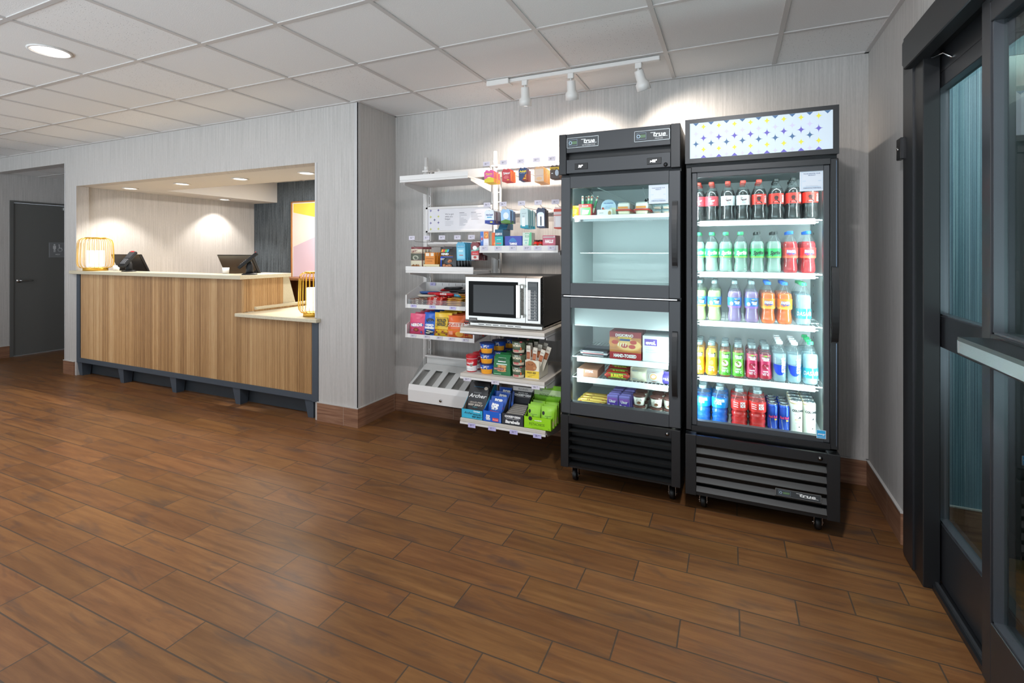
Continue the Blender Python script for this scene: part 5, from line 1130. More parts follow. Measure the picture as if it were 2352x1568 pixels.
def bar(w, h, col, deco, loc, label, group, rz=0.0, rx=0.0, name='candy_bar', d=.03, metal=0.0, cat='candy'):
    """flow-wrapped bar lying down: long side along x, crimped ends"""
    mb = MB(); rings = []; n = 9
    for i in range(n+1):
        t = i/n; x = (t-.5)*w; k = .12 if i in (0, n) else (.25 if i in (1, n-1) and False else 1); r = 1 if 0 < i < n else .15
        hh = h*(r if 0 < i < n else .12); dd = d*(1.0 if 0 < i < n else 1.05)
        rings.append([(x, -dd/2+dd*(.5-.5*math.cos(a))*1.0 if False else math.cos(a)*dd/2*(1 if abs(math.cos(a)) < .9 else .97), h/2+math.sin(a)*hh/2) for a in [2*PI*j/10+.31 for j in range(10)]])
    mb.loft(rings, mat(col, .25, metal), True); f = Face(mb, (0, 0, 0)); f.e = .0005; f.fn = lambda x, y, off: (x, -d/2*math.cos(max(-1.3, min(1.3, (y-h/2)/(h/2)*1.1)))-off-.0008, h/2+(h/2+off)*math.sin(max(-1.3, min(1.3, (y-h/2)/(h/2)*1.1))))
    deco(f, w, h); o = mb.obj(name, None, world=False, label=label, cat=cat, group=group); o.location = loc; o.rotation_euler = (rx, 0, rz); return o
def d_bar(txt, c, stripe=None):
    def fn(f, W, H):
        if stripe: f.rect(-.36*W, .1*H, -.28*W, .9*H, mat(stripe, .4)); f.rect(.3*W, .1*H, .38*W, .9*H, mat(stripe, .4))
        if txt: f.text(txt, 0, .5*H, .6*H, mat(c, .4), wmax=.5*W, bold=.04)
    return fn
zf = .985
BARS = [(-2.215, .138, '#6e4a3c', 'Twix', '#e8dccc', '#c9b8a0', 4, .014, 'brown candy bar', 0), (-2.055, .150, '#c22a20', 'KitKat', '#f4ece6', '#f0d8c0', 6, .012, 'red candy bar', 0), (-1.885, .140, '#c9983a', 'Caramello', '#8a2a1c', '#b8322a', 5, .0145, 'gold candy bar', .4)]
for cx, w, c, tx, tc, st, n, th, ds, me in BARS:
    o0 = None
    for i in range(n):
        loc = (cx+random.uniform(-.004, .004), 3.182+.002*i, zf+th*i*.93); lab = f"{ds}, {ORD[n-1-i]+' from the top' if i < n-1 else 'topmost'} of the front stack"
        if o0 is None: o0 = bar(w, th, c, d_bar(tx, tc, st), loc, lab, f"front stack of {ds}s", rz=0, d=.034, metal=me)
        else: o = o0.copy(); C.objects.link(o); o.location = loc; o['label'] = lab; o.rotation_euler = (0, 0, random.uniform(-.04, .04))
    for j in range(1, 4):
        for i in range(n):
            o = o0.copy(); C.objects.link(o); o.location = (cx+random.uniform(-.004, .004)+.01*j, 3.182+.04*j, zf+th*i*.93+.003*j); o['label'] = f"{ds}, {ORD[n-1-i]+' from the top' if i < n-1 else 'topmost'} of the stack {ORD[j]} back"; o['group'] = f"stack of {ds}s {ORD[j]} back"; o.rotation_euler = (0, 0, random.uniform(-.05, .05))
LOOSE = [(-2.00, 3.22, 1.075, .17, '#c8232c', 'Skittles', '#f4f4f0', 'red fruit candy bag with white lettering lying on the bar stacks', .1, .3), (-2.10, 3.25, 1.078, .12, '#b82030', '', '#fff', 'dark red wrapper with blue end on the bar stacks', .5, .2), (-1.90, 3.24, 1.068, .10, '#4aa3cc', '', '#fff', 'crumpled light blue wrapper beside the gold bars', -.5, .3),
         (-1.985, 3.33, 1.115, .15, '#1c1b1e', '', '#fff', 'black wrapper, highest on the loose pile', .6, .3), (-1.93, 3.32, 1.095, .15, '#232226', '', '#fff', 'black wrapper crossing in front of the highest one', .5, .35), (-1.86, 3.30, 1.09, .13, '#1f1e22', '', '#fff', 'black wrapper at the right of the loose pile', .2, .4),
         (-2.19, 3.31, 1.075, .16, '#3a5c98', '', '#dfe6ee', 'flat blue wrapper at the back left of the candy bin', .35, .5), (-2.17, 3.24, 1.055, .15, '#c8bfae', '', '#5a4a3a', 'cream wrapper lying behind the brown bars', .2, .4), (-1.83, 3.23, 1.070, .12, '#e0a52a', "Reese's", '#7a3a12', 'yellow-orange candy wrapper close to the microwave', .0, .4), (-2.04, 3.34, 1.10, .12, '#b02a30', '', '#fff', 'red wrapper under the black wrappers', .8, .3)]
for x, y, z, w, c, tx, tc, lb, rz, rx in LOOSE:
    bar(w, .022, c, d_bar(tx, tc), (x, y, z-.012), lb, 'loose wrappers on the candy bin', rz=rz, rx=-rx, d=.048, name='candy_bag')
# snack bags
def d_nerds(f, W, H):
    f.rect(-.46*W, .04*H, .46*W, .36*H, solid('#c8416a')); f.disk(0, .48*H, .40*W, .11*H, solid('#2466b4')); f.text('NERDS', 0, .48*H, .12*H, WTX, w=.68*W, bold=.06, rot=.06); f.disk(.0, .25*H, .16*W, .09*H, solid('#8a3a3a')); f.disk(.0, .25*H, .1*W, .05*H, solid('#c86a4a')); f.rect(.25*W, .10*H, .33*W, .2*H, solid('#3a6ac0')); f.rect(-.3*W, .18*H, -.22*W, .25*H, solid('#b890c0'))
def d_oreo(f, W, H):
    f.disk(.02*W, .66*H, .28*W, .10*H, solid('#15151c')); f.disk(.02*W, .68*H, .20*W, .06*H, solid('#2c2c36')); f.text('OREO', .0, .47*H, .075*H, WTX, w=.6*W, bold=.07); f.text('minis', .0, .37*H, .10*H, WTX, w=.66*W, bold=.08)
    for x, y in ((-.05, .22), (.12, .18), (-.1, .12)): f.disk(x*W, y*H, .2*W, .07*H, solid('#15151c')); f.disk(x*W, (y+.015)*H, .17*W, .03*H, solid('#e6e2d4'))
def d_rold(f, W, H):
    f.rect(-.48*W, .02*H, .48*W, .32*H, solid('#a8562a')); f.rect(.0, .02*H, .48*W, .20*H, solid('#8a2a20'))
    for x, y in ((-.3, .2), (-.15, .12), (.1, .24), (.3, .14)): f.disk(x*W, y*H, .08*W, .05*H, solid('#c98a4a')); f.disk(x*W, y*H, .05*W, .03*H, solid('#7a3a1c'))
    f.poly([(-.34*W, .44*H), (.34*W, .44*H), (.38*W, .62*H), (.34*W, .80*H), (-.34*W, .80*H), (-.38*W, .62*H)], solid('#3a4a2a')); f.poly([(-.32*W, .455*H), (.32*W, .455*H), (.36*W, .62*H), (.32*W, .785*H), (-.32*W, .785*H), (-.36*W, .62*H)], solid('#e0b62c')); f.text('ROLD', .0, .69*H, .12*H, solid('#3a3a2a'), w=.52*W, bold=.05); f.text('GOLD', .0, .54*H, .12*H, solid('#3a3a2a'), w=.52*W, bold=.05)
def d_quest(f, W, H):
    f.rect(-.48*W, .52*H, .40*W, .70*H, solid('#ead8cc')); f.text('QUEST', -.03*W, .61*H, .12*H, solid('#c8502a'), w=.72*W, bold=.03); f.rect(-.48*W, .02*H, .48*W, .40*H, solid('#e8862c')); f.rect(-.38*W, .16*H, -.12*W, .32*H, solid('#e89a7a')); f.disk(.22*W, .2*H, .2*W, .12*H, solid('#f0b04a'))
def d_dor(f, W, H): f.rect(-.48*W, .50*H, .48*W, .72*H, solid('#2a1a1a')); f.text('Doritos', 0, .60*H, .12*H, WTX, w=.8*W, bold=.06); f.poly([(-.4*W, .08*H), (.0, .08*H), (-.2*W, .34*H)], solid('#d08a3a')); f.poly([(.0, .1*H), (.38*W, .06*H), (.2*W, .30*H)], solid('#c8783a'))
zb_ = .755; BG_ = [('#df5078', d_nerds, -2.222, .150, .165, 'pink candy bag'), ('#1c62c4', d_oreo, -2.095, .128, .180, 'blue mini sandwich cookie bag'), ('#e6bc2a', d_rold, -1.99, .150, .185, 'yellow pretzel bag'), ('#df6428', d_quest, -1.872, .150, .168, 'orange protein chip bag'), ('#b83a2a', d_dor, -1.77, .11, .175, 'red tortilla chip bag')]
for c, dc, cx, w, h, ds in BG_:
    o = pouch('snack_bag', w, h, .05, c, dc, (cx+(-.008 if 'mini' in ds else 0), 3.185-(.010 if 'pretzel' in ds or 'protein' in ds else 0), zb_), ds+', frontmost in the lower bin', 'snack bag', 'snack bags in the lower bin', rx=math.radians(-6), rz=math.radians(random.uniform(-8, 8)))
    rows(o, 4, (.012, .05, .005), lambda i, ds=ds: f'{ds}, {ORD[i]} back in the lower bin')
# empty slotted dispenser
dp = thing('slotted_dispenser', 'empty white dispenser with five sloping slots and a round lock', 'dispenser', (-2.0, 3.42, .241))
x0, x1 = -2.288, -1.70
mb = MB(); mb.box(x0, x1, 3.155, 3.16, .241, .333, PW); mb.prism([(3.155, .333), (3.166, .374), (3.171, .374), (3.16, .333)], 'x', x0, x1, PW); mb.box(x0, x1, 3.155, 3.42, .241, .246, PW)
for x in (x0, x1-.003): mb.prism([(3.16, .246), (3.16, .333), (3.171, .374), (3.42, .45), (3.42, .246)], 'x', x, x+.003, PW)
mb.box(x0, x1, 3.415, 3.42, .246, .555, PW); mb.box(x0, x1, 3.385, 3.42, .545, .555, PW); mb.prism([(3.17, .33), (3.41, .452), (3.41, .454), (3.17, .332)], 'x', x0, x1, mat('#9f9c98', .5)); mb.obj('dispenser_body', dp)
mb = MB(); NS = 5; pw = (x1-x0)/NS
for i in range(NS+1): xx = x0+pw*i; mb.prism([(3.172, .368), (3.375, .466), (3.375, .472), (3.172, .374)], 'x', xx-(.0 if i == 0 else .030), xx+(.0 if i == NS else .022), PW)
mb.prism([(3.34, .449), (3.40, .478), (3.40, .484), (3.34, .455)], 'x', x0, x1, PW)
for i in range(1, NS): mb.prism([(3.18, .332), (3.18, .368), (3.40, .474), (3.40, .452)], 'x', x0+pw*i-.002, x0+pw*i+.002, mat('#c4c0bb', .5))
mb.obj('slotted_tray', dp)
mb = MB(); mb.prism([(3.168, .378), (3.372, .538), (3.375, .534), (3.171, .374)], 'x', x0+.006, x1, AC); mb.box(x0+.004, x0+.007, 3.37, 3.40, .48, .54, AC); mb.prism([(3.17, .376), (3.375, .538), (3.375, .47)], 'x', x0+.003, x0+.005, AC); mb.obj('clear_lid', dp, label='sloping clear lid')
mb = MB(); mb.cyl((-1.992, 3.149, .281), (-1.992, 3.156, .281), .011, CHROME, 18); mb.cyl((-1.992, 3.1475, .281), (-1.992, 3.150, .281), .006, mat('#6a6050', .4, .6), 12); mb.obj('lock', dp, label='round metal lock')

# ---- microwave
mw = thing('microwave_oven', 'stainless steel countertop microwave with black door window and keypad', 'microwave', (-1.38, 3.15, .893))
SBK = mat('#55524e', .35, .6, name='microwave_side'); BW = mat('#050505', .06, name='black_glass')
mb = MB(); mb.box(-1.655, -1.101, 2.975, 3.37, .905, 1.240, SBK, .004); mb.box(-1.63, -1.101, 2.953, 3.36, .896, .920, STEEL, .003); mb.box(-1.60, -1.15, 3.0, 3.3, .8935, .90, BLACK)
for i in range(6): xx = -1.563+i*.054; mb.box(xx, xx+.042, 2.9525, 2.954, .9085, .9125, BLACK)
mb.obj('case', mw)
mb = MB(); f0 = [(-1.672, .926), (-1.217, .926), (-1.217, 1.243), (-1.672, 1.243)]; rings = []
for y, i in ((2.975, 0), (2.962, 0), (2.944, .014)): rings.append([(-1.672+i, y, .926+i), (-1.217, y, .926+i), (-1.217, y, 1.243-i), (-1.672+i, y, 1.243-i)])
mb.loft(rings, STEEL, False); mb.box(-1.634, -1.268, 2.940, 2.945, .966, 1.202, mat('#060606', .4, name='window_border', spec=.12), .002); mb.box(-1.596, -1.296, 2.939, 2.941, .990, 1.178, mat('#1b1a19', .08, spec=.3)); dr_ = mb.obj('door', mw)
mb = MB(); mb.box(-1.268, -1.236, 2.905, 2.917, .972, 1.187, brushed('handle_steel', '#d8d6d2', .25, 'z'), .003); mb.box(-1.262, -1.222, 2.915, 2.945, 1.166, 1.184, STEEL); mb.box(-1.262, -1.222, 2.915, 2.945, .974, .992, STEEL); mb.obj('handle', dr_)
mb = MB(); mb.box(-1.630, -1.570, 2.9415, 2.944, .932, .954, mat('#4a4846', .3, .5)); Face(mb, (-1.6, 2.9415, .943)).text('AMANA', 0, 0, .007, mat('#c9c7c3', .3), w=.045); mb.obj('badge', dr_)
mb = MB(); rings = []
for y, i in ((2.975, 0), (2.962, 0), (2.944, .014)): rings.append([(-1.214, y, .926+i), (-1.101-i*.8, y, .926+i), (-1.101-i*.8, y, 1.243-i), (-1.214, y, 1.243-i)])
mb.loft(rings, STEEL, False); cp = mb.obj('control_panel', mw)
mb = MB(); mb.box(-1.199, -1.127, 2.9405, 2.945, .956, 1.207, BW, .002); mb.box(-1.190, -1.134, 2.939, 2.941, 1.176, 1.198, mat('#3a3a3a', .2)); mb.box(-1.199, -1.178, 2.939, 2.941, .964, 1.154, mat('#d9d7d4', .4)); f = Face(mb, (0, 2.9405, 0)); GW = mat('#c9c9c7', .4)
for i, ch in enumerate('1234567890'):
    z = 1.145-i*.0192; f.k = 3; f.text(ch, -1.148, z, .010, GW, bold=.02); f.rect(-1.172, z-.0085, -1.136, z-.0072, GW); f.poly([(-1.1775, z-.004), (-1.172, z-.0085), (-1.1705, z-.0075), (-1.1765, z-.003)], GW)
for z, m in ((1.148, 0), (1.108, 0), (1.088, 0)): f.k = 6; f.rect(-1.191, z-.001, -1.186, z+.001, TXT)
for z in (1.026, .994): f.k = 6; f.disk(-1.1885, z, .004, .0045, TXT); f.disk(-1.1885, z, .0025, .003, mat('#d9d7d4', .4))
mb.obj('keypad', cp)

# ---- soup, noodle cups and the rest on the middle shelf
z3 = .588
def tub(name, prof, lid, body, deco, loc, label, cat, group):
    t = thing(name, label, cat, loc, group); mb = MB(); mb.lathe(prof, 0, 0, body, 22); deco(mb, interp(prof)); mb.obj('cup_body', t, False)
    mb = MB(); (r, z, h, m) = lid; mb.lathe([(r, z), (r+.0015, z+.002), (r+.0015, z+h-.002), (r-.002, z+h), (0, z+h)], 0, 0, m, 22, smooth=False); mb.obj('lid', t, False); return t
def d_soup(mb, pf):
    wrap(mb, pf, .001, .044, mat('#ecebe8', .35)); wrap(mb, pf, .090, .093, WTX, .001); f = face_on(mb, pf, .06, .037); f.text('Campbell', .0, .003, .013, WTX, w=.05, bold=.03, shear=.3); f.k = 4; f.text("Chicken Noodle", .0, -.036, .005, solid('#3a4a8a'), wmax=.045); f.disk(.014, -.012, .010, .008, solid('#8a8078'))
for j in range(3):
    lab = 'red and white soup cup at the left end, '+('frontmost' if j == 0 else ORD[j]+' back')
    if j == 0: so_ = tub('soup_cup', [(.032, 0), (.035, .003), (.0385, .092)], (.039, .092, .022, solid('#b81f28')), mat('#c0242c', .3), d_soup, (-1.610, 2.945, z3), lab, 'soup cup', 'soup cups on the middle shelf')
    else: clone(so_, (-1.607+.004*j, 2.945+.084*j, z3), lab)
def d_mac(mb, pf):
    wrap(mb, pf, .002, .034, mat('#f2a32a', .4), .0006, a0=-PI/2+.2, span=2.2); f = face_on(mb, pf, .04, .05); f.k = 5; f.text('Kraft', .008, .016, .008, WTX, w=.02, bold=.04); f.text('Mac', .008, .006, .010, WTX, w=.026, bold=.06); f.disk(.008, -.004, .012, .006, solid('#f2c53a')); f.disk(.008, .000, .009, .005, solid('#15368c')); f.rect(-.034, .0, -.014, .006, WTX); f.disk(-.004, .02, .005, .005, solid('#4a9ad8'))
for j in range(3):
    for i in range(3):
        lab = f"blue and yellow macaroni cup, {('bottom', 'middle', 'top')[i]} of the {('front', 'second', 'third')[j]} stack"; loc = (-1.492+.034*j, 2.945+.115*j, z3+.0685*i)
        if i == j == 0: mc = tub('macaroni_cup', [(.037, 0), (.040, .003), (.050, .066)], (.052, .063, .005, mat('#1d356e', .35)), mat('#1f4fb0', .3), d_mac, loc, lab, 'noodle cup', 'stacked macaroni cups')
        else: clone(mc, loc, lab)
def d_oat(mb, pf):
    wrap(mb, pf, .004, .022, mat('#cfc5b0', .4), .0005, span=2.6); f = face_on(mb, pf, .045, .046); f.k = 5; f.text('KODIAK', .0, .020, .006, WTX, w=.024, bold=.04); f.text('OATMEAL', .0, .006, .014, solid('#e6dfc6'), w=.062, bold=.05); f.rect(-.022, -.034, .014, -.022, solid('#c8504c')); f.text('CINNAMON', -.004, -.028, .005, WTX, w=.03); f.disk(.030, -.014, .005, .010, solid('#d8683c')); f.rect(.022, .026, .036, .034, solid('#b85a5a'))
for j in range(3):
    for i in range(3):
        lab = f"green oatmeal cup, {('bottom', 'middle', 'top')[i]} of the {('front', 'second', 'third')[j]} stack"; loc = (-1.256+.008*j, 2.935+.10*j, z3+.080*i)
        if i == j == 0: oc = tub('oatmeal_cup', [(.036, 0), (.039, .003), (.048, .077)], (.050, .075, .005, mat('#1c241e', .4)), mat('#4f5f48', .4), d_oat, loc, lab, 'oatmeal cup', 'stacked oatmeal cups')
        else: clone(oc, loc, lab)
def d_tate(f, W, H):
    f.rect(-.22*W, .66*H, .22*W, .86*H, WTX); f.text("TATE'S", 0, .76*H, .13*H, solid('#2a3a2c'), w=.38*W); f.rect(-.3*W, .52*H, .3*W, .58*H, solid('#bfe0d4'))
    for i in range(4): f.disk(0.02*W, (.46-.075*i)*H, .26*W, .05*H, solid(('#d9a468', '#c98e52')[i % 2])); f.disk(-.05*W, (.465-.075*i)*H, .05*W, .015*H, solid('#7a4a2a'))
    f.rect(-.42*W, .26*H, .14*W, .38*H, solid('#8a4a44')); f.text('CHOCOLATE CHIP', -.14*W, .32*H, .04*H, WTX, w=.5*W); f.rect(-.4*W, .06*H, 0, .09*H, solid('#9ad0a8'))
def gusset_bag(w, d, h, m, deco, loc, label, group):
    mb = MB(); mb.loft([[(-w/2, -d/2, 0), (w/2, -d/2, 0), (w/2, d/2, 0), (-w/2, d/2, 0)], [(-w/2*.98, -d/2, h*.1), (w/2*.98, -d/2, h*.1), (w/2*.98, d/2, h*.1), (-w/2*.98, d/2, h*.1)], [(-w*.44, -d*.42, h*.8), (w*.44, -d*.42, h*.8), (w*.44, d*.42, h*.8), (-w*.44, d*.42, h*.8)], [(-w*.43, -.003, h), (w*.43, -.003, h), (w*.43, .003, h), (-w*.43, .003, h)]], m, False)
    f = Face(mb, (0, -d/2, 0)); f.fn = lambda x, y, off: (x, -d/2+(.08*d*(y/h)/.8 if y < h*.8 else .08*d+.42*d*(y/h-.8)/.2)-off-.0008, y); f.e = .0006; deco(f, w, h); mb.add([(-w*.44, -.004, h-.012), (w*.44, -.004, h-.012), (w*.44, -.004, h-.002), (-w*.44, -.004, h-.002)], [(0, 1, 2, 3)], WTX)
    o = mb.obj('cookie_bag', None, world=False, label=label, cat='cookie bag', group=group); o.location = loc; return o
o = gusset_bag(.128, .055, .132, mat('#1f6e3c', .35), d_tate, (-1.378, 2.955, z3), 'green cookie bag with white label, frontmost', 'cookie bags on the middle shelf')
rows(o, 4, (.006, .062, 0), lambda i: f'green cookie bag, {ORD[i]} back')
# meat stick carton
mc_ = thing('meat_stick_carton', 'cream and yellow carton with a highland cow picture, packed with meat sticks', 'carton', (-1.16, 3.0, z3)); CC = mat('#e3dcc6', .45, name='cream_card')
mb = MB(); bx0, bx1, by0, by1, bh = -1.209, -1.114, 2.925, 3.09, .118
mb.box(bx0, bx1, by0, by0+.0015, z3, z3+bh, CC); mb.box(bx0, bx1, by1, by1+.0015, z3, z3+.20, CC); mb.box(bx0, bx1, by0, by1, z3, z3+.002, CC)
for x in (bx0, bx1-.0015): mb.prism([(by0, z3), (by1, z3), (by1, z3+.20), (by0+.03, z3+bh)], 'x', x, x+.0015, CC)
f = Face(mb, ((bx0+bx1)/2, by0, z3)); f.rect(-.0475, 0, .0475, .050, solid('#e8c53a')); f.rect(-.0475, 0, .0475, .004, CC); f.text('WAGYU BEEF', -.004, .038, .011, solid('#4a3c1c'), w=.062, bold=.03); f.rect(-.02, .022, .02, .024, solid('#9a8a3a')); f.rect(-.03, .012, 0, .014, solid('#9a8a3a'))
f.poly([(-.045, .052), (.012, .052), (.026, .060), (.032, .076), (.022, .10), (.004, .112), (-.02, .114), (-.045, .104)], solid('#a86a3c')); f.poly([(-.030, .100), (-.010, .088), (.010, .100), (.004, .086), (-.024, .086)], solid('#8a5028')); f.disk(.018, .070, .010, .008, solid('#c08a5c')); f.text('EPIC', -.02, .012, .004, solid('#4a3c1c')); mb.obj('carton', mc_)
for i, (x, y, rz, h) in enumerate(((-1.192, 2.94, 0, .205), (-1.168, 2.945, .12, .195), (-1.150, 2.955, .3, .19), (-1.185, 2.98, -.05, .215), (-1.16, 2.99, .15, .21), (-1.14, 3.0, .35, .205), (-1.175, 3.03, .0, .215), (-1.15, 3.04, .2, .215))):
    mb = MB(); b = MB(); b.box(-.015, .015, -.004, .004, .0, h, mat('#ded6c6', .35), .002); f = Face(b, (0, -.004, 0)); f.text('EPIC', 0, h*.88, .008, TXT, w=.022); f.rect(-.012, h*.58, .012, h*.80, solid('#9a5232')); f.rect(-.009, h*.62, .009, h*.76, solid('#b8724a'))
    o = None; c_, s_ = math.cos(-rz), math.sin(-rz)
    for q in range(len(b.mats)): pass
    b.v = [(vx*c_-vz*s_, vy, vx*s_+vz*c_) for vx, vy, vz in b.v]
    o = b.obj('meat_stick', None, world=False, label=f"cream meat stick in the cow-picture carton, {('leftmost of', 'middle of', 'rightmost of')[i % 3] if i < 6 else 'at the back of'} the {('front', 'second', 'back')[i//3]} row"+(', leaning' if i == 7 else ''), cat='snack', group='meat sticks in the carton'); o.location = (x, y, z3+.004)

# ---- lowest shelf cartons
z4 = .287
def tray_carton(name, label, x0, x1, y0, y1, fh, bh, m_out, m_in, deco, side=True, back=None):
    t = thing(name, label, 'carton', ((x0+x1)/2, (y0+y1)/2, z4)); mb = MB(); e = .002
    mb.box(x0, x1, y0, y0+e, z4, z4+fh, m_out); mb.box(x0, x1, y0, y1, z4, z4+e, m_out); mb.box(x0, x1, y1-e, y1, z4, z4+bh, back or m_out)
    for x, s in ((x0, 1), (x1-e, -1)):
        mb.prism([(y0, z4), (y1, z4), (y1, z4+bh*.95), (y0+.02, z4+fh), (y0, z4+fh)], 'x', x, x+e, m_out); mb.prism([(y0+.004, z4+.004), (y1-.004, z4+.004), (y1-.004, z4+bh*.93), (y0+.02, z4+fh-.004)], 'x', x+s*(e if s > 0 else -.0002)-(.0 if s > 0 else .0), x+s*(e if s > 0 else -.0002)+.0004, m_in)
    f = Face(mb, ((x0+x1)/2, y0, z4)); deco(f, x1-x0, fh); mb.obj('carton', t); return t, mb
def d_jk(f, W, H): f.text('Archer', -.18*W, .62*H, .24*H, TXT, w=.40*W, shear=.4, bold=.02); f.text('Original', .22*W, .86*H, .15*H, WTX, w=.3*W, bold=.04); f.text('GRASS-FED', .24*W, .52*H, .17*H, solid('#12333c'), w=.40*W, bold=.03); f.text('BEEF JERKY', .24*W, .26*H, .17*H, solid('#12333c'), w=.46*W, bold=.03)
tray_carton('jerky_carton', 'aqua-fronted carton of black jerky bags at the left end of the lowest shelf', -1.657, -1.497, 2.885, 3.10, .060, .235, mat('#3db4d6', .4), mat('#8a7868', .6), d_jk)
def d_jbag(f, W, H):
    f.text('COUNTRY', 0, .69*H, .028*H, solid('#9aa0a4'), w=.4*W); f.text('Archer', 0, .60*H, .11*H, WTX, w=.86*W, shear=.35, bold=.01); f.text('GRASS-FED', 0, .40*H, .045*H, solid('#b8aca0'), w=.64*W, bold=.02); f.text('BEEF JERKY', 0, .33*H, .05*H, solid('#c8bcae'), w=.76*W, bold=.03); f.text('Original', 0, .265*H, .035*H, solid('#2f9aa8')); f.disk(-.1*W, .14*H, .25*W, .06*H, solid('#5a3826')); f.rect(-.25*W, .86*H, .25*W, .875*H, solid('#2f6a88')); f.disk(.38*W, .84*H, .09*W, .05*H, solid('#d8ccbc'))
for j in range(5):
    o = pouch('jerky_bag', .148, .225, .026, '#1f2023', d_jbag, (-1.577, 2.915+.034*j, z4+.006+.004*j), f"black jerky bag in the aqua carton, {'frontmost' if j == 0 else ORD[j]+' back'}", 'snack bag', 'jerky bags', rx=math.radians(-24+j), rough=.4)
def d_pt(f, W, H): f.text('POP', -.22*W, .48*H, .26*H, WTX, w=.2*W, bold=.10, rot=-.1); f.text('TARTS', -.22*W, .26*H, .18*H, WTX, w=.24*W, bold=.08); f.rect(.02*W, .12*H, .34*W, .42*H, solid('#e0484c')); f.text('Frosted', .18*W, .27*H, .12*H, WTX, w=.26*W); f.text('CHOCOLATE', .43*W, .5*H, .1*H, WTX, rot=PI/2, wmax=.8*H)
tray_carton('toaster_pastry_carton', 'bright blue carton of toaster pastry packs', -1.494, -1.358, 2.882, 3.06, .070, .155, mat('#1f62cc', .35), mat('#1a4fa8', .5), d_pt)
def d_pb(f, W, H): f.text('POP', 0, .76*H, .15*H, WTX, w=.5*W, bold=.12, rot=-.06); f.text('TARTS', 0, .60*H, .13*H, WTX, w=.46*W, bold=.1); f.rect(-.30*W, .30*H, .34*W, .44*H, solid('#d84a3c')); f.disk(.0, .22*H, .2*W, .05*H, solid('#d8b48c'))
for j in range(4): pouch('toaster_pastry_pack', .112, .118, .022, '#1c55b4', d_pb, (-1.43+.012*j, 2.912+.036*j, z4+.008+.022*j), f"blue toaster pastry pack, {'frontmost' if j == 0 else ORD[j]+' back'} in its carton", 'snack', 'toaster pastry packs', rx=math.radians(-18), rz=math.radians((-9, 4, -3, 2)[j]))
def d_bb(f, W, H): f.text('COOKIES&CREAM', .0, .76*H, .17*H, WTX, w=.72*W, bold=.06); f.rect(-.3*W, .56*H, .3*W, .585*H, WTX); f.text('Barebells', .0, .30*H, .26*H, WTX, w=.66*W, bold=.05, shear=.12)
t_, _m = tray_carton('protein_bar_carton', 'charcoal carton of protein bars with white lettering', -1.355, -1.203, 2.880, 3.06, .072, .205, mat('#33353b', .4), mat('#26272b', .5), d_bb)
mb = MB(); mb.box(-1.350, -1.20, 3.050, 3.053, z4+.13, z4+.205, mat('#2b2d33', .4)); mb.box(-1.350, -1.20, 3.0495, 3.0515, z4+.176, z4+.2045, WHITE); f = Face(mb, (-1.275, 3.0495, z4+.15)); f.text('Barebells', 0, .04, .014, solid('#6a6a70'), w=.07, shear=.1); f.text('PROTEIN BAR', 0, .014, .008, WTX, w=.07); f.text('COOKIES&CREAM', 0, -.001, .013, WTX, w=.128, bold=.06); f.rect(-.05, -.014, .05, -.013, WTX); mb.obj('header_card', t_)
for j in range(7): bar(.128, .022, '#8f8a82', d_bar('', '#fff'), (-1.279, 2.905+.021*j, z4+.046+.004*j), f"silver protein bar, {'frontmost' if j == 0 else ORD[j]+' back'} in the charcoal carton", 'protein bars in the charcoal carton', d=.020, name='protein_bar', metal=.3, cat='snack')
def d_pc(f, W, H): f.disk(-.26*W, .86*H, .07*W, .18*H, TXT); f.text('wonderful', .02*W, .76*H, .10*H, WTX, w=.26*W, bold=.04); f.text('PISTACHIOS', -.02*W, .42*H, .22*H, solid('#3a5a14'), w=.56*W); f.rect(-.2*W, .1*H, .2*W, .12*H, solid('#5a8a1a')); f.text('12', .42*W, .15*H, .1*H, TXT)
LG = mat('#9ad820', .35, name='lime_card')
t_, _m = tray_carton('pistachio_carton', 'lime green pistachio carton at the right end of the lowest shelf', -1.199, -1.016, 2.878, 3.06, .074, .17, LG, mat('#5a6e2a', .5), d_pc)
mb = MB(); mb.box(-1.195, -1.01, 3.052, 3.055, z4+.13, z4+.235, mat('#7fbf2a', .35)); mb.box(-1.195, -1.01, 3.0505, 3.0525, z4+.168, z4+.205, mat('#cfe6b0', .35)); f = Face(mb, (-1.102, 3.0505, z4+.18)); f.k = 2; f.disk(-.045, .024, .012, .012, mat('#a8b89a', .4)); f.text('PISTACHIOS', .0, -.012, .016, solid('#4a6a24'), w=.11); f.text('wonderful', -.01, .006, .007, WTX, w=.04); mb.obj('header_card', t_)
def d_pi(f, W, H): f.disk(-.32*W, .68*H, .11*W, .09*H, TXT); f.rect(-.2*W, .55*H, .3*W, .565*H, solid('#3a5a14')); f.disk(-.38*W, .22*H, .12*W, .16*H, solid('#a89a70')); f.disk(.36*W, .2*H, .13*W, .16*H, solid('#a89a70')); f.text('PISTACHIOS', .0, .28*H, .10*W, solid('#3a5a14'), rot=PI/2, wmax=.5*H)
k = 0
for j in range(3):
    for i in range(2):
        k += 1; pouch('pistachio_bag', .086, .130, .03, '#93cc34', d_pi, (-1.145+.095*i, 2.905+.042*j, z4+.010+.002*j), f"lime pistachio bag, {('left', 'right')[i]} one of the {('front', 'second', 'third')[j]} pair", 'snack bag', 'pistachio bags in the lime carton', rx=math.radians(-8), rz=math.radians((-4, 5)[i]))
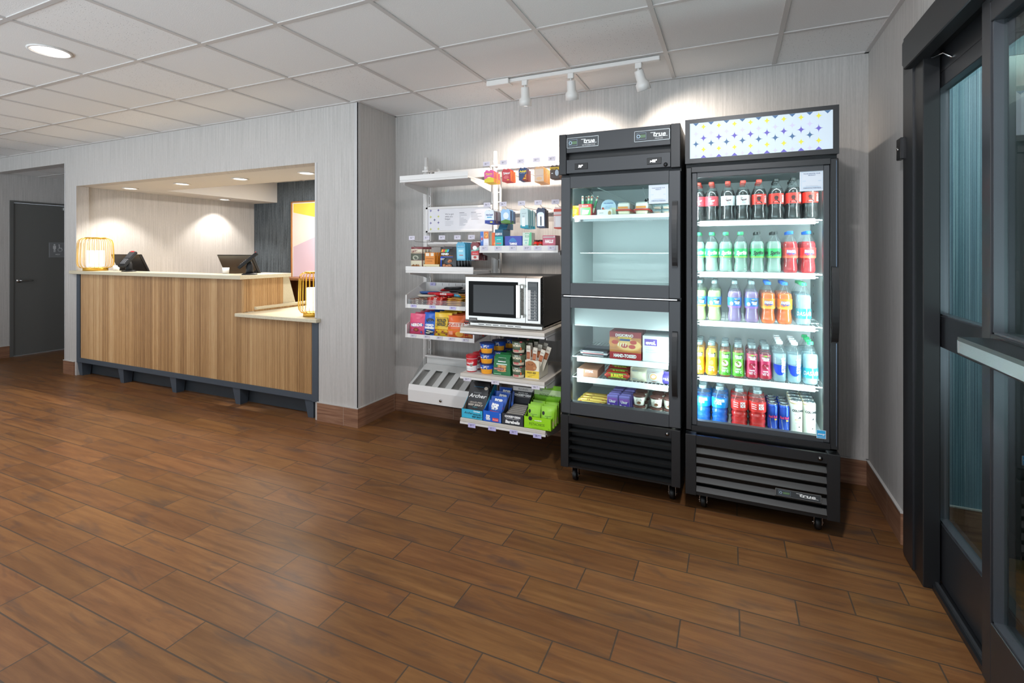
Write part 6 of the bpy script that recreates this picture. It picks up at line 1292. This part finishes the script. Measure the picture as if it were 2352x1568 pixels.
# ---------------------------------------------------------------- chilled and frozen food in the two-door cabinet
zu = 1.617
def d_rb(f, W, H): f.rect(-.36*W, .12*H, .42*W, .72*H, solid('#6cc46a')); f.poly([(-.25*W, .16*H), (.2*W, .18*H), (.32*W, .5*H), (-.2*W, .55*H)], WTX); f.text('Snack', 0, .86*H, .12*H, WTX, w=.5*W, shear=.2)
tube_box('snack_stick_carton', -.857, -.775, 2.935, 3.05, zu, 1.694, mat('#cc3c38', .4), d_rb, 'red open carton of green snack sticks in the upper compartment', 'carton')
for i, (x, dy, rz) in enumerate(((-.838, 0, 0), (-.822, .03, .0), (-.803, 0, .05), (-.789, .0, .1), (-.776, .01, .3))):
    b = MB(); b.box(-.006, .006, -.003, .003, 0, .105, mat('#cfe0c4', .3), .001); b.box(-.0065, .0065, -.0035, .0035, .03, .075, mat('#3f9a62', .35)); b.box(-.004, .004, -.0038, -.003, .088, .100, mat('#a03a34', .4)); c_, s_ = math.cos(-rz), math.sin(-rz); b.v = [(a*c_-c*s_, bb, a*s_+c*c_) for a, bb, c in b.v]
    o = b.obj('snack_stick', None, world=False, label=f"green wrapped snack stick in the red carton, {ORD[i]} from the left", cat='snack', group='snack sticks in the red carton'); o.location = (x, 2.96+dy, zu+.025)
for i in range(2):
    o = pouch('yellow_snack_pack', .05, .07, .03, '#e0a52a', lambda f, W, H: f.disk(0, .5*H, .3*W, .2*H, solid('#f2d46a')), (-.882+.0*i, 2.95+.04*i, zu), ('yellow snack pack at the left end of the upper compartment', 'yellow snack pack second back at the left end')[i], 'snack', 'yellow snack packs')
for j in range(6):
    mb = MB(); R = .047; pts = [(R*.98*math.cos(a), .05+.045*math.sin(a)) for a in [PI*q/12 for q in range(13)]]; poly = [(-R, 0)]+[(x, z) for x, z in [(R, 0)]+pts]+[]
    mb.prism([(-R, 0), (R, 0)]+pts, 'y', 0, .018, mat('#b6cfe0', .3)); f = Face(mb, (0, 0, .05)); f.text('PHILADELPHIA', 0, .022, .007, solid('#3a5a9a'), w=.058, bold=.03); f.text('bagel chips &', 0, .005, .005, solid('#3a6a9a'), w=.036); f.text('cream cheese dip', 0, -.004, .005, solid('#3a6a9a'), w=.044); f.disk(-.03, -.025, .018, .014, solid('#c8803c')); f.poly([(-.01, -.045), (.046, -.045), (.046, -.008), (.02, -.004), (-.004, -.02)], solid('#cdd8b8')); f.disk(-.034, -.008, .007, .006, solid('#a83a2c'))
    o = mb.obj('cream_cheese_pack', None, world=False, label=f"arched pale blue cream cheese snack pack, {'frontmost' if j == 0 else ORD[j]+' back'}", cat='snack pack', group='cream cheese snack packs'); o.location = (-.676+.008*j, 2.955+.034*j, zu+.006)
mb = MB(); mb.box(-.738, -.648, 2.925, 2.928, zu, zu+.038, mat('#e6e9e6', .4)); mb.box(-.738, -.64, 2.928, 3.16, zu, zu+.003, mat('#e6e9e6', .4)); f = Face(mb, (-.69, 2.925, zu+.018)); f.disk(.028, -.002, .013, .017, mat('#e9e2d0', .4)); f.disk(.028, -.002, .010, .014, solid('#a88a5c')); f.rect(-.035, -.002, -.010, .002, solid('#a8aaa8')); mb.obj('white_snack_tray', None, loc=(-.69, 3.0, zu), label='white card tray with a wrap picture in front of the cream cheese packs', cat='tray')
CLP = plastic_clear('clamshell', '#eef4f2', .22, '#dfe8e6')
for c, (x, lb) in enumerate(((-.583, 'left'), (-.478, 'right'))):
    for j in range(3):
        t = thing('salad_cup', f"clear salad cup with red band, {lb} column, {('frontmost', 'second back', 'third back')[j]}", 'salad', (x, 2.965+.085*j, zu), 'salad cups in the upper compartment'); y = 2.965+.085*j
        def sq(r, z, n=16): return [(x+r*math.copysign(abs(math.cos(a))**.6, math.cos(a)), y+r*.95*math.copysign(abs(math.sin(a))**.6, math.sin(a)), zu+z) for a in [2*PI*q/n for q in range(n)]]
        mb = MB(); mb.loft([sq(.032, .001), sq(.038, .028)], mat('#e9e6c6', .4)); mb.obj('filling', t)
        mb = MB(); mb.loft([sq(.047, .028), sq(.049, .031), sq(.047, .036)], mat('#c93a28', .35)); mb.obj('band', t)
        mb = MB(); mb.loft([sq(.040, .036), sq(.036, .068), sq(.032, .077)], mat('#dfe2da', .3)); mb.box(x-.030, x+.028, y-.0385, y-.036, zu+.040, zu+.052, mat('#e09440', .4)); mb.box(x-.028, x+.026, y-.0375, y-.034, zu+.053, zu+.068, mat('#eae8e0', .4)); mb.obj('dome_lid', t)
for i in range(2):
    for j in range(3):
        for k in range(2):
            x = -.388+.052*i; t = thing('snack_container', f"clear stacked snack container, {('left', 'right')[i]} column, {('lower', 'upper')[k]}, {('front', 'second', 'third')[j]} row", 'container', (x, 2.955+.08*j, zu+.028*k), 'clear snack containers in the upper compartment'); y = 2.955+.08*j; z = zu+.028*k
            mb = MB(); mb.box(x-.024, x+.024, y-.03, y+.03, z+.001, z+.025, CLP, .003); mb.obj('tub', t)
            mb = MB(); mb.box(x-.018, x+.018, y-.024, y+.024, z+.004, z+.017, mat('#c98a62', .5), .004); mb.obj('filling', t)
            mb = MB(); mb.box(x-.026, x+.026, y-.032, y+.032, z+.0235, z+.0265, plastic_clear('lidblue', '#d6ecf4', .4, '#a8cdd8')); mb.obj('lid', t)
# freezer
za, zb2, zc = .761, .635, .448
def d_pz(f, W, H):
    f.rect(-.5*W, 0, .5*W, .26*H, solid('#a3262c')); f.rect(-.5*W, .26*H, .5*W, .80*H, solid('#b8793c')); f.rect(-.5*W, .86*H, -.30*W, .98*H, solid('#8a1f24')); f.disk(.12*W, .52*H, .40*W, .22*H, solid('#d99a48')); f.disk(.12*W, .54*H, .37*W, .19*H, solid('#e8c078')); f.disk(-.38*W, .60*H, .14*W, .16*H, solid('#d08a44'))
    for x, y in ((.26, .64), (.22, .48), (-.02, .50), (-.32, .62)): f.disk(x*W, y*H, .11*W, .075*H, solid('#b83a2c'))
    for i in range(4): f.poly([((-.24+.08*i)*W, .48*H), ((-.22+.08*i)*W, .60*H), ((-.19+.08*i)*W, .60*H), ((-.21+.08*i)*W, .48*H)], solid('#f4e8c8'))
    f.text('DIGIORNO', -.02*W, .88*H, .10*H, WTX, w=.56*W, bold=.02); f.rect(-.22*W, .76*H, .20*W, .82*H, solid('#e8c23a')); f.rect(-.16*W, .68*H, .16*W, .755*H, solid('#2a4a78')); f.text('PERSONAL SIZE', -.01*W, .79*H, .035*H, TXT, w=.34*W); f.text('HAND-TOSSED', .0, .14*H, .11*H, WTX, w=.72*W, bold=.05)
def d_ev(f, W, H): f.poly([(-.44*W, .62*H), (-.02*W, .62*H), (-.02*W, .88*H), (-.44*W, .88*H)], solid('#6a4ba8')); f.text('evol.', -.23*W, .74*H, .13*H, WTX, w=.34*W, bold=.06); f.text('TRUFFLE', -.40*W, .54*H, .045*H, solid('#a8aab0'), align='L'); f.text('PARMESAN', -.40*W, .46*H, .05*H, solid('#9aa0a8'), align='L'); f.text('MAC & CHEESE', -.40*W, .38*H, .05*H, solid('#9aa0a8'), align='L'); [f.disk((.15+.12*(i % 3))*W, (.38+.1*(i//3))*H, .05*W, .03*H, solid('#ead9a8')) for i in range(6)]
for j in range(4):
    tube_box('pizza_box', -.666, -.480, 2.940+.05*j, 2.978+.05*j, za, za+.163, mat('#8e2228', .4), d_pz, f"red frozen pizza box, {'frontmost' if j == 0 else ORD[j]+' back'}", 'pizza box', 'frozen pizza boxes')
    tube_box('frozen_meal_box', -.471, -.300, 2.940+.05*j, 2.98+.05*j, za, za+.150, mat('#dfe4e6', .4), d_ev, f"white frozen pasta box, {'frontmost' if j == 0 else ORD[j]+' back'}", 'meal box', 'white frozen meal boxes')
for k in range(3):
    mb = MB(); mb.box(-.085, .085, -.09, .09, 0, .011, mat(('#3c3c44', '#d8dade', '#4a4c54')[k], .4), .003); f = Face(mb, (0, -.09, .0055)); f.rect(-.07, -.002, .06, .002, solid(('#c9cdd2', '#b8424a', '#d9dce0')[k]))
    o = mb.obj('frozen_meal_tray', None, world=False, label=f"flat frozen meal tray lying left of the pizza boxes, {('lowest', 'middle', 'topmost')[k]} of three", cat='meal tray', group='flat frozen meals'); o.location = (-.765, 3.04, za+.012*k)
def d_st(f, W, H): f.text('STEAK', .1*W, .75*H, .3*H, WTX, w=.4*W, bold=.04); f.rect(-.5*W, 0, -.2*W, H, solid('#eef2f2'))
tube_box('steak_sandwich_box', -.866, -.738, 2.935, 3.12, zb2, zb2+.047, mat('#c08a70', .4), d_st, 'tan and white steak sandwich box at the left of the lower freezer shelf', 'box')
for j in range(4):
    lab = f"red and green burrito pack, {'frontmost' if j == 0 else ORD[j]+' back'}"
    mb = MB()
    o = bar(.148, .046, '#b03a2c', lambda f, W, H: (f.rect(-.34*W, .22*H, .38*W, .86*H, solid('#3faa3a')), f.text('BURRITO', .02*W, .55*H, .36*H, solid('#e8dc3a'), w=.5*W, bold=.06)), (-.622, 2.955+.052*j, zb2+.002+.012*j), lab, 'frozen burritos', d=.05, name='burrito_pack', cat='burrito')
for x, c, lb, dk in ((-.500, '#d9d4bc', 'clear-wrapped sandwich with blue label', lambda f, W, H: (f.rect(-.36*W, .15*H, -.02*W, .75*H, solid('#2a90c8')), f.rect(.05*W, .15*H, .2*W, .7*H, solid('#e8e4d0')))), (-.405, '#e6e4e0', 'round breakfast sandwich pack with brown picture', lambda f, W, H: (f.disk(-.06*W, .42*H, .32*W, .34*H, solid('#8a4a2c')), f.disk(-.06*W, .44*H, .2*W, .2*H, solid('#d9a05a'))))):
    for j in range(3): pouch('frozen_sandwich', .095, .080, .045, c, dk, (x, 2.962+.055*j, zb2), f"{lb}, {'frontmost' if j == 0 else ORD[j]+' back'}", 'sandwich', 'frozen sandwiches', rx=math.radians(-10))
pouch('frozen_sandwich', .075, .070, .04, '#6a5cb8', lambda f, W, H: f.text('PB&J', -.1*W, .4*H, .2*H, WTX), (-.333, 2.965, zb2), 'purple frozen sandwich pack at the right of the lower freezer shelf', 'sandwich', 'frozen sandwiches', rx=math.radians(-10))
for j in range(5):
    for k in range(2 if j < 4 else 1):
        bar(.185, .026, ('#c9a040', '#d9b85a')[k], d_bar('Haagen', '#8a2a2a', '#b8322a'), (-.775+.004*j, 2.915+.042*j, zc+.026*k+.004*j), f"gold ice cream bar pack, {('lower', 'upper')[k]} layer, {('front', 'second', 'third', 'fourth', 'fifth')[j]} row", 'gold ice cream bars', d=.038, metal=.35, name='ice_cream_bar', cat='ice cream')
def d_ucr(f, W, H): f.rect(-.44*W, .06*H, .44*W, .86*H, solid('#5a3fa4')); f.rect(-.44*W, .66*H, .44*W, .86*H, solid('#8a5ab0')); f.text('Uncr', .0, .66*H, .16*H, WTX, w=.6*W, bold=.04); f.disk(.08*W, .32*H, .2*W, .14*H, solid('#e6e0ea')); f.rect(-.38*W, .2*H, -.24*W, .5*H, solid('#d8d0e4'))
for i in range(2):
    for j in range(6): tube_box('sandwich_pocket_box', -.674+.069*i+.004*j, -.608+.069*i+.004*j, 2.905+.036*j, 2.930+.036*j, zc+.002, zc+.103+.003*j, mat('#7d74b8', .35), d_ucr, f"purple sandwich box on the freezer floor, {('left', 'right')[i]} column, {('front', 'second', 'third', 'fourth', 'fifth', 'sixth')[j]} one", 'box', 'purple sandwich boxes', bev=.006)
def d_ice(mb, pf): f = face_on(mb, pf, .03, .033); f.disk(.004, .004, .018, .008, mat('#c9a878', .4)); f.disk(.004, .005, .016, .0065, WTX); f.text('Haagen', .004, .005, .006, solid('#7a2a34'), w=.026); f.disk(.002, -.012, .013, .008, solid('#7a5238')); f.disk(-.010, -.004, .008, .006, solid('#d8cfc0'))
k = 0
for i, x in enumerate((-.488, -.391, -.318)):
    for j in range(3):
        for q in range(2):
            lab = f"white ice cream cup with brown rim, {('left', 'middle', 'right')[i]} column, {('lower', 'upper')[q]}, {('front', 'second', 'third')[j]} row"; loc = (x, 2.925+.082*j, zc+.062*q)
            if k == 0: ic = tub('ice_cream_cup', [(.026, 0), (.028, .002), (.033, .050)], (.0345, .049, .010, mat('#5a3a34', .35)), mat('#eae6da', .35), d_ice, loc, lab, 'ice cream', 'ice cream cups on the freezer floor')
            else: clone(ic, loc, lab)
            k += 1

# ---------------------------------------------------------------- automatic entrance doors
DB = mat('#191a1c', .35, name='bronze_black_frame'); DB2 = mat('#232427', .32, name='black_anodised'); GSK = mat('#5c6066', .25, .6, name='gasket_edge')
DG_ = glass('entrance_glass', '#dde8e4', 1.15, 1.52)
hd = thing('door_4', None, None, (.75, 1.4, 2.2), kind='structure')
mb = MB(); mb.box(.70, .755, -.9, 2.70, 2.208, 2.348, DB, .004); mb.box(.703, .85, -.9, 2.695, 2.236, 2.344, BLACK); mb.prism([(2.70, 2.215), (2.735, 2.24), (2.735, 2.335), (2.70, 2.345)], 'x', .705, .84, DB); mb.obj('header_box', hd)
mb = MB(); mb.box(.735, .793, 2.575, 2.838, 0, 2.36, DB, .003); mb.box(.728, .740, 2.68, 2.80, .01, 2.21, DB2); mb.obj('jamb', hd)
mb = MB(); mb.box(.765, .87, -.9, 2.60, .0, .022, DB); mb.box(.775, .785, -.9, 2.58, .022, .034, mat('#55585c', .3, .7)); mb.box(.82, .83, -.9, 2.58, .022, .034, BLACK); mb.obj('threshold', hd)
mb = MB(); mb.box(.715, .735, 2.80, 2.86, 1.83, 1.93, DB, .003); mb.cyl((.712, 2.84, 1.88), (.722, 2.84, 1.88), .008, CHROME); mb.obj('sensor', hd)
mb = MB(); mb.tube([(.76, 2.56, 2.205), (.78, 2.50, 2.20), (.80, 2.48, 2.17)], .004, CHROME); mb.obj('arm_bracket', hd)
def leaf(num, x, th, y0, y1, z0, z1, st, gz, rz0, rz1, bar_=False):
    """glazed door leaf lying in the plane x, from y0 (far) to y1 (near)"""
    d = thing('door_%d' % num, None, None, (x, (y0+y1)/2, z0), kind='structure')
    mb = MB(); a, b = x, x+th
    mb.box(a, b, y0-st, y0, z0, z1, DB2, .002); mb.box(a, b, y1, y1+st, z0, z1, DB2, .002); mb.box(a, b, y1+st, y0-st, gz[1], z1, DB2, .002); mb.box(a, b, y1+st, y0-st, z0, gz[0], DB2, .002); mb.box(a, b, y1+st, y0-st, rz0, rz1, DB2, .002)
    mb.box(a-.001, a+.004, y1+st, y0-st, gz[1]+.06, gz[1]+.063, BLACK)
    mb.obj('leaf_frame', d)
    mb = MB()
    for q0, q1 in ((gz[0], rz0), (rz1, gz[1])):
        mb.box(a+.006, b-.006, y0-st-.006, y0-st, q0, q1, GSK); mb.box(a+.006, b-.006, y1+st, y0-st, q0, q0+.006, GSK)
    mb.obj('glazing_bead', d)
    mb = MB()
    for q0, q1 in ((gz[0], rz0), (rz1, gz[1])): mb.box(a+th*.75-.003, a+th*.75+.003, y1+st, y0-st, q0, q1, DG_)
    mb.obj('glass_pane', d)
    return d
leaf(2, .80, .045, 2.71, 1.45, .03, 2.30, .065, (.27, 2.085), 1.005, 1.135)
l2 = leaf(3, .745, .045, 2.078, .90, .03, 2.208, .058, (.24, 2.125), 1.09, 1.145)
l3 = leaf(5, .745, .045, .88, -.85, .03, 2.208, .058, (.24, 2.125), 1.09, 1.145)
mb = MB(); ALB = brushed('push_bar_aluminium', '#a9acae', .35, 'x'); mb.box(.66, .690, 1.05, 2.0, 1.075, 1.13, ALB, .008); mb.box(.655, .742, 1.05, 1.99, 1.122, 1.135, DB); mb.box(.69, .742, 1.94, 1.99, 1.08, 1.125, DB); mb.box(.658, .692, 1.985, 2.012, 1.073, 1.132, ALB, .010); mb.obj('push_bar', l2, label='silver aluminium push bar')
# vestibule beyond the doors
def stripe_wall():
    g = NT('teal_striped_wallcovering'); pos, x, y, z = g.xyz(); s = g.math('ADD', x, g.math('MULTIPLY', y, .9))
    v = g.n('CombineXYZ', {0: g.math('MULTIPLY', s, 260), 1: g.math('MULTIPLY', z, .25), 2: 0.0}); n = g.n('TexNoise', {'Vector': v, 'Scale': 1.0, 'Detail': 4.0, 'Roughness': .8})
    g.set(g.b, 'Base Color', g.ramp(n.outputs[0], [(.32, '#2a3f4c'), (.44, '#46677a'), (.55, '#7896a4'), (.66, '#bccdd2')])); g.set(g.b, 'Roughness', .6); return g.m
TW_ = stripe_wall()
mb = MB(); mb.box(.865, 2.9, 3.09, 3.2, 0, 2.6, TW_); struct('wall_vestibule_far', mb)
mb = MB(); mb.box(2.9, 3.0, -1.5, 3.2, 0, 2.6, mat('#4a5a62', .6)); struct('wall_vestibule_outer', mb)
mb = MB(); mb.box(.866, 2.9, -1.5, 3.09, 2.6, 2.65, CEIL); struct('ceiling_vestibule', mb)
mb = MB(); mb.box(.77, 3.0, -1.5, 3.2, -.05, 0, FLOOR); struct('floor_vestibule', mb)
mb = MB(); mb.box(.866, 2.9, 3.078, 3.09, 0, .15, wood_tile('grey_base_tile')); mb.box(.866, 2.9, 3.076, 3.09, .15, .156, BEAD); struct('baseboard_vestibule', mb)
mb = MB(); mb.box(1.16, 1.24, 2.98, 3.075, 0, 2.3, DB2, .003); mb.box(1.24, 2.1, 3.0, 3.07, 0, .28, DB2); mb.box(1.24, 2.1, 3.0, 3.07, 2.1, 2.3, DB2); mb.box(1.24, 2.1, 3.03, 3.036, .28, 2.1, mat('#10181c', .08)); struct('door_6', mb)
light('vestibule_fill', 'AREA', (1.5, 2.2, 2.57), 34, (.86, .94, 1.0), .2, (1.3, 3.0, 1.0))  # lamp added to light the striped wall, its source is unseen
t = thing('recessed_downlight', 'added round ceiling light for the vestibule beyond the glass doors', 'ceiling light', (1.5, 2.2, 2.595)); mb = MB(); mb.lathe([(0, -.001), (.085, -.001)], 1.5, 2.2, LENS, 24, 2.598, caps=False); mb.obj('lens', t)
mb = MB(); mb.box(.02, .02+.0, 3.55, 3.56, 0, 0, PW)
# small outlet behind the coolers
mb = MB(); mb.box(-.245, -.215, 3.552, 3.56, 1.99, 2.11, mat('#b4b1ad', .5), .002); mb.obj('wall_plate', None, loc=(-.23, 3.56, 2.0), label='small grey wall plate between the tops of the two coolers', cat='outlet')
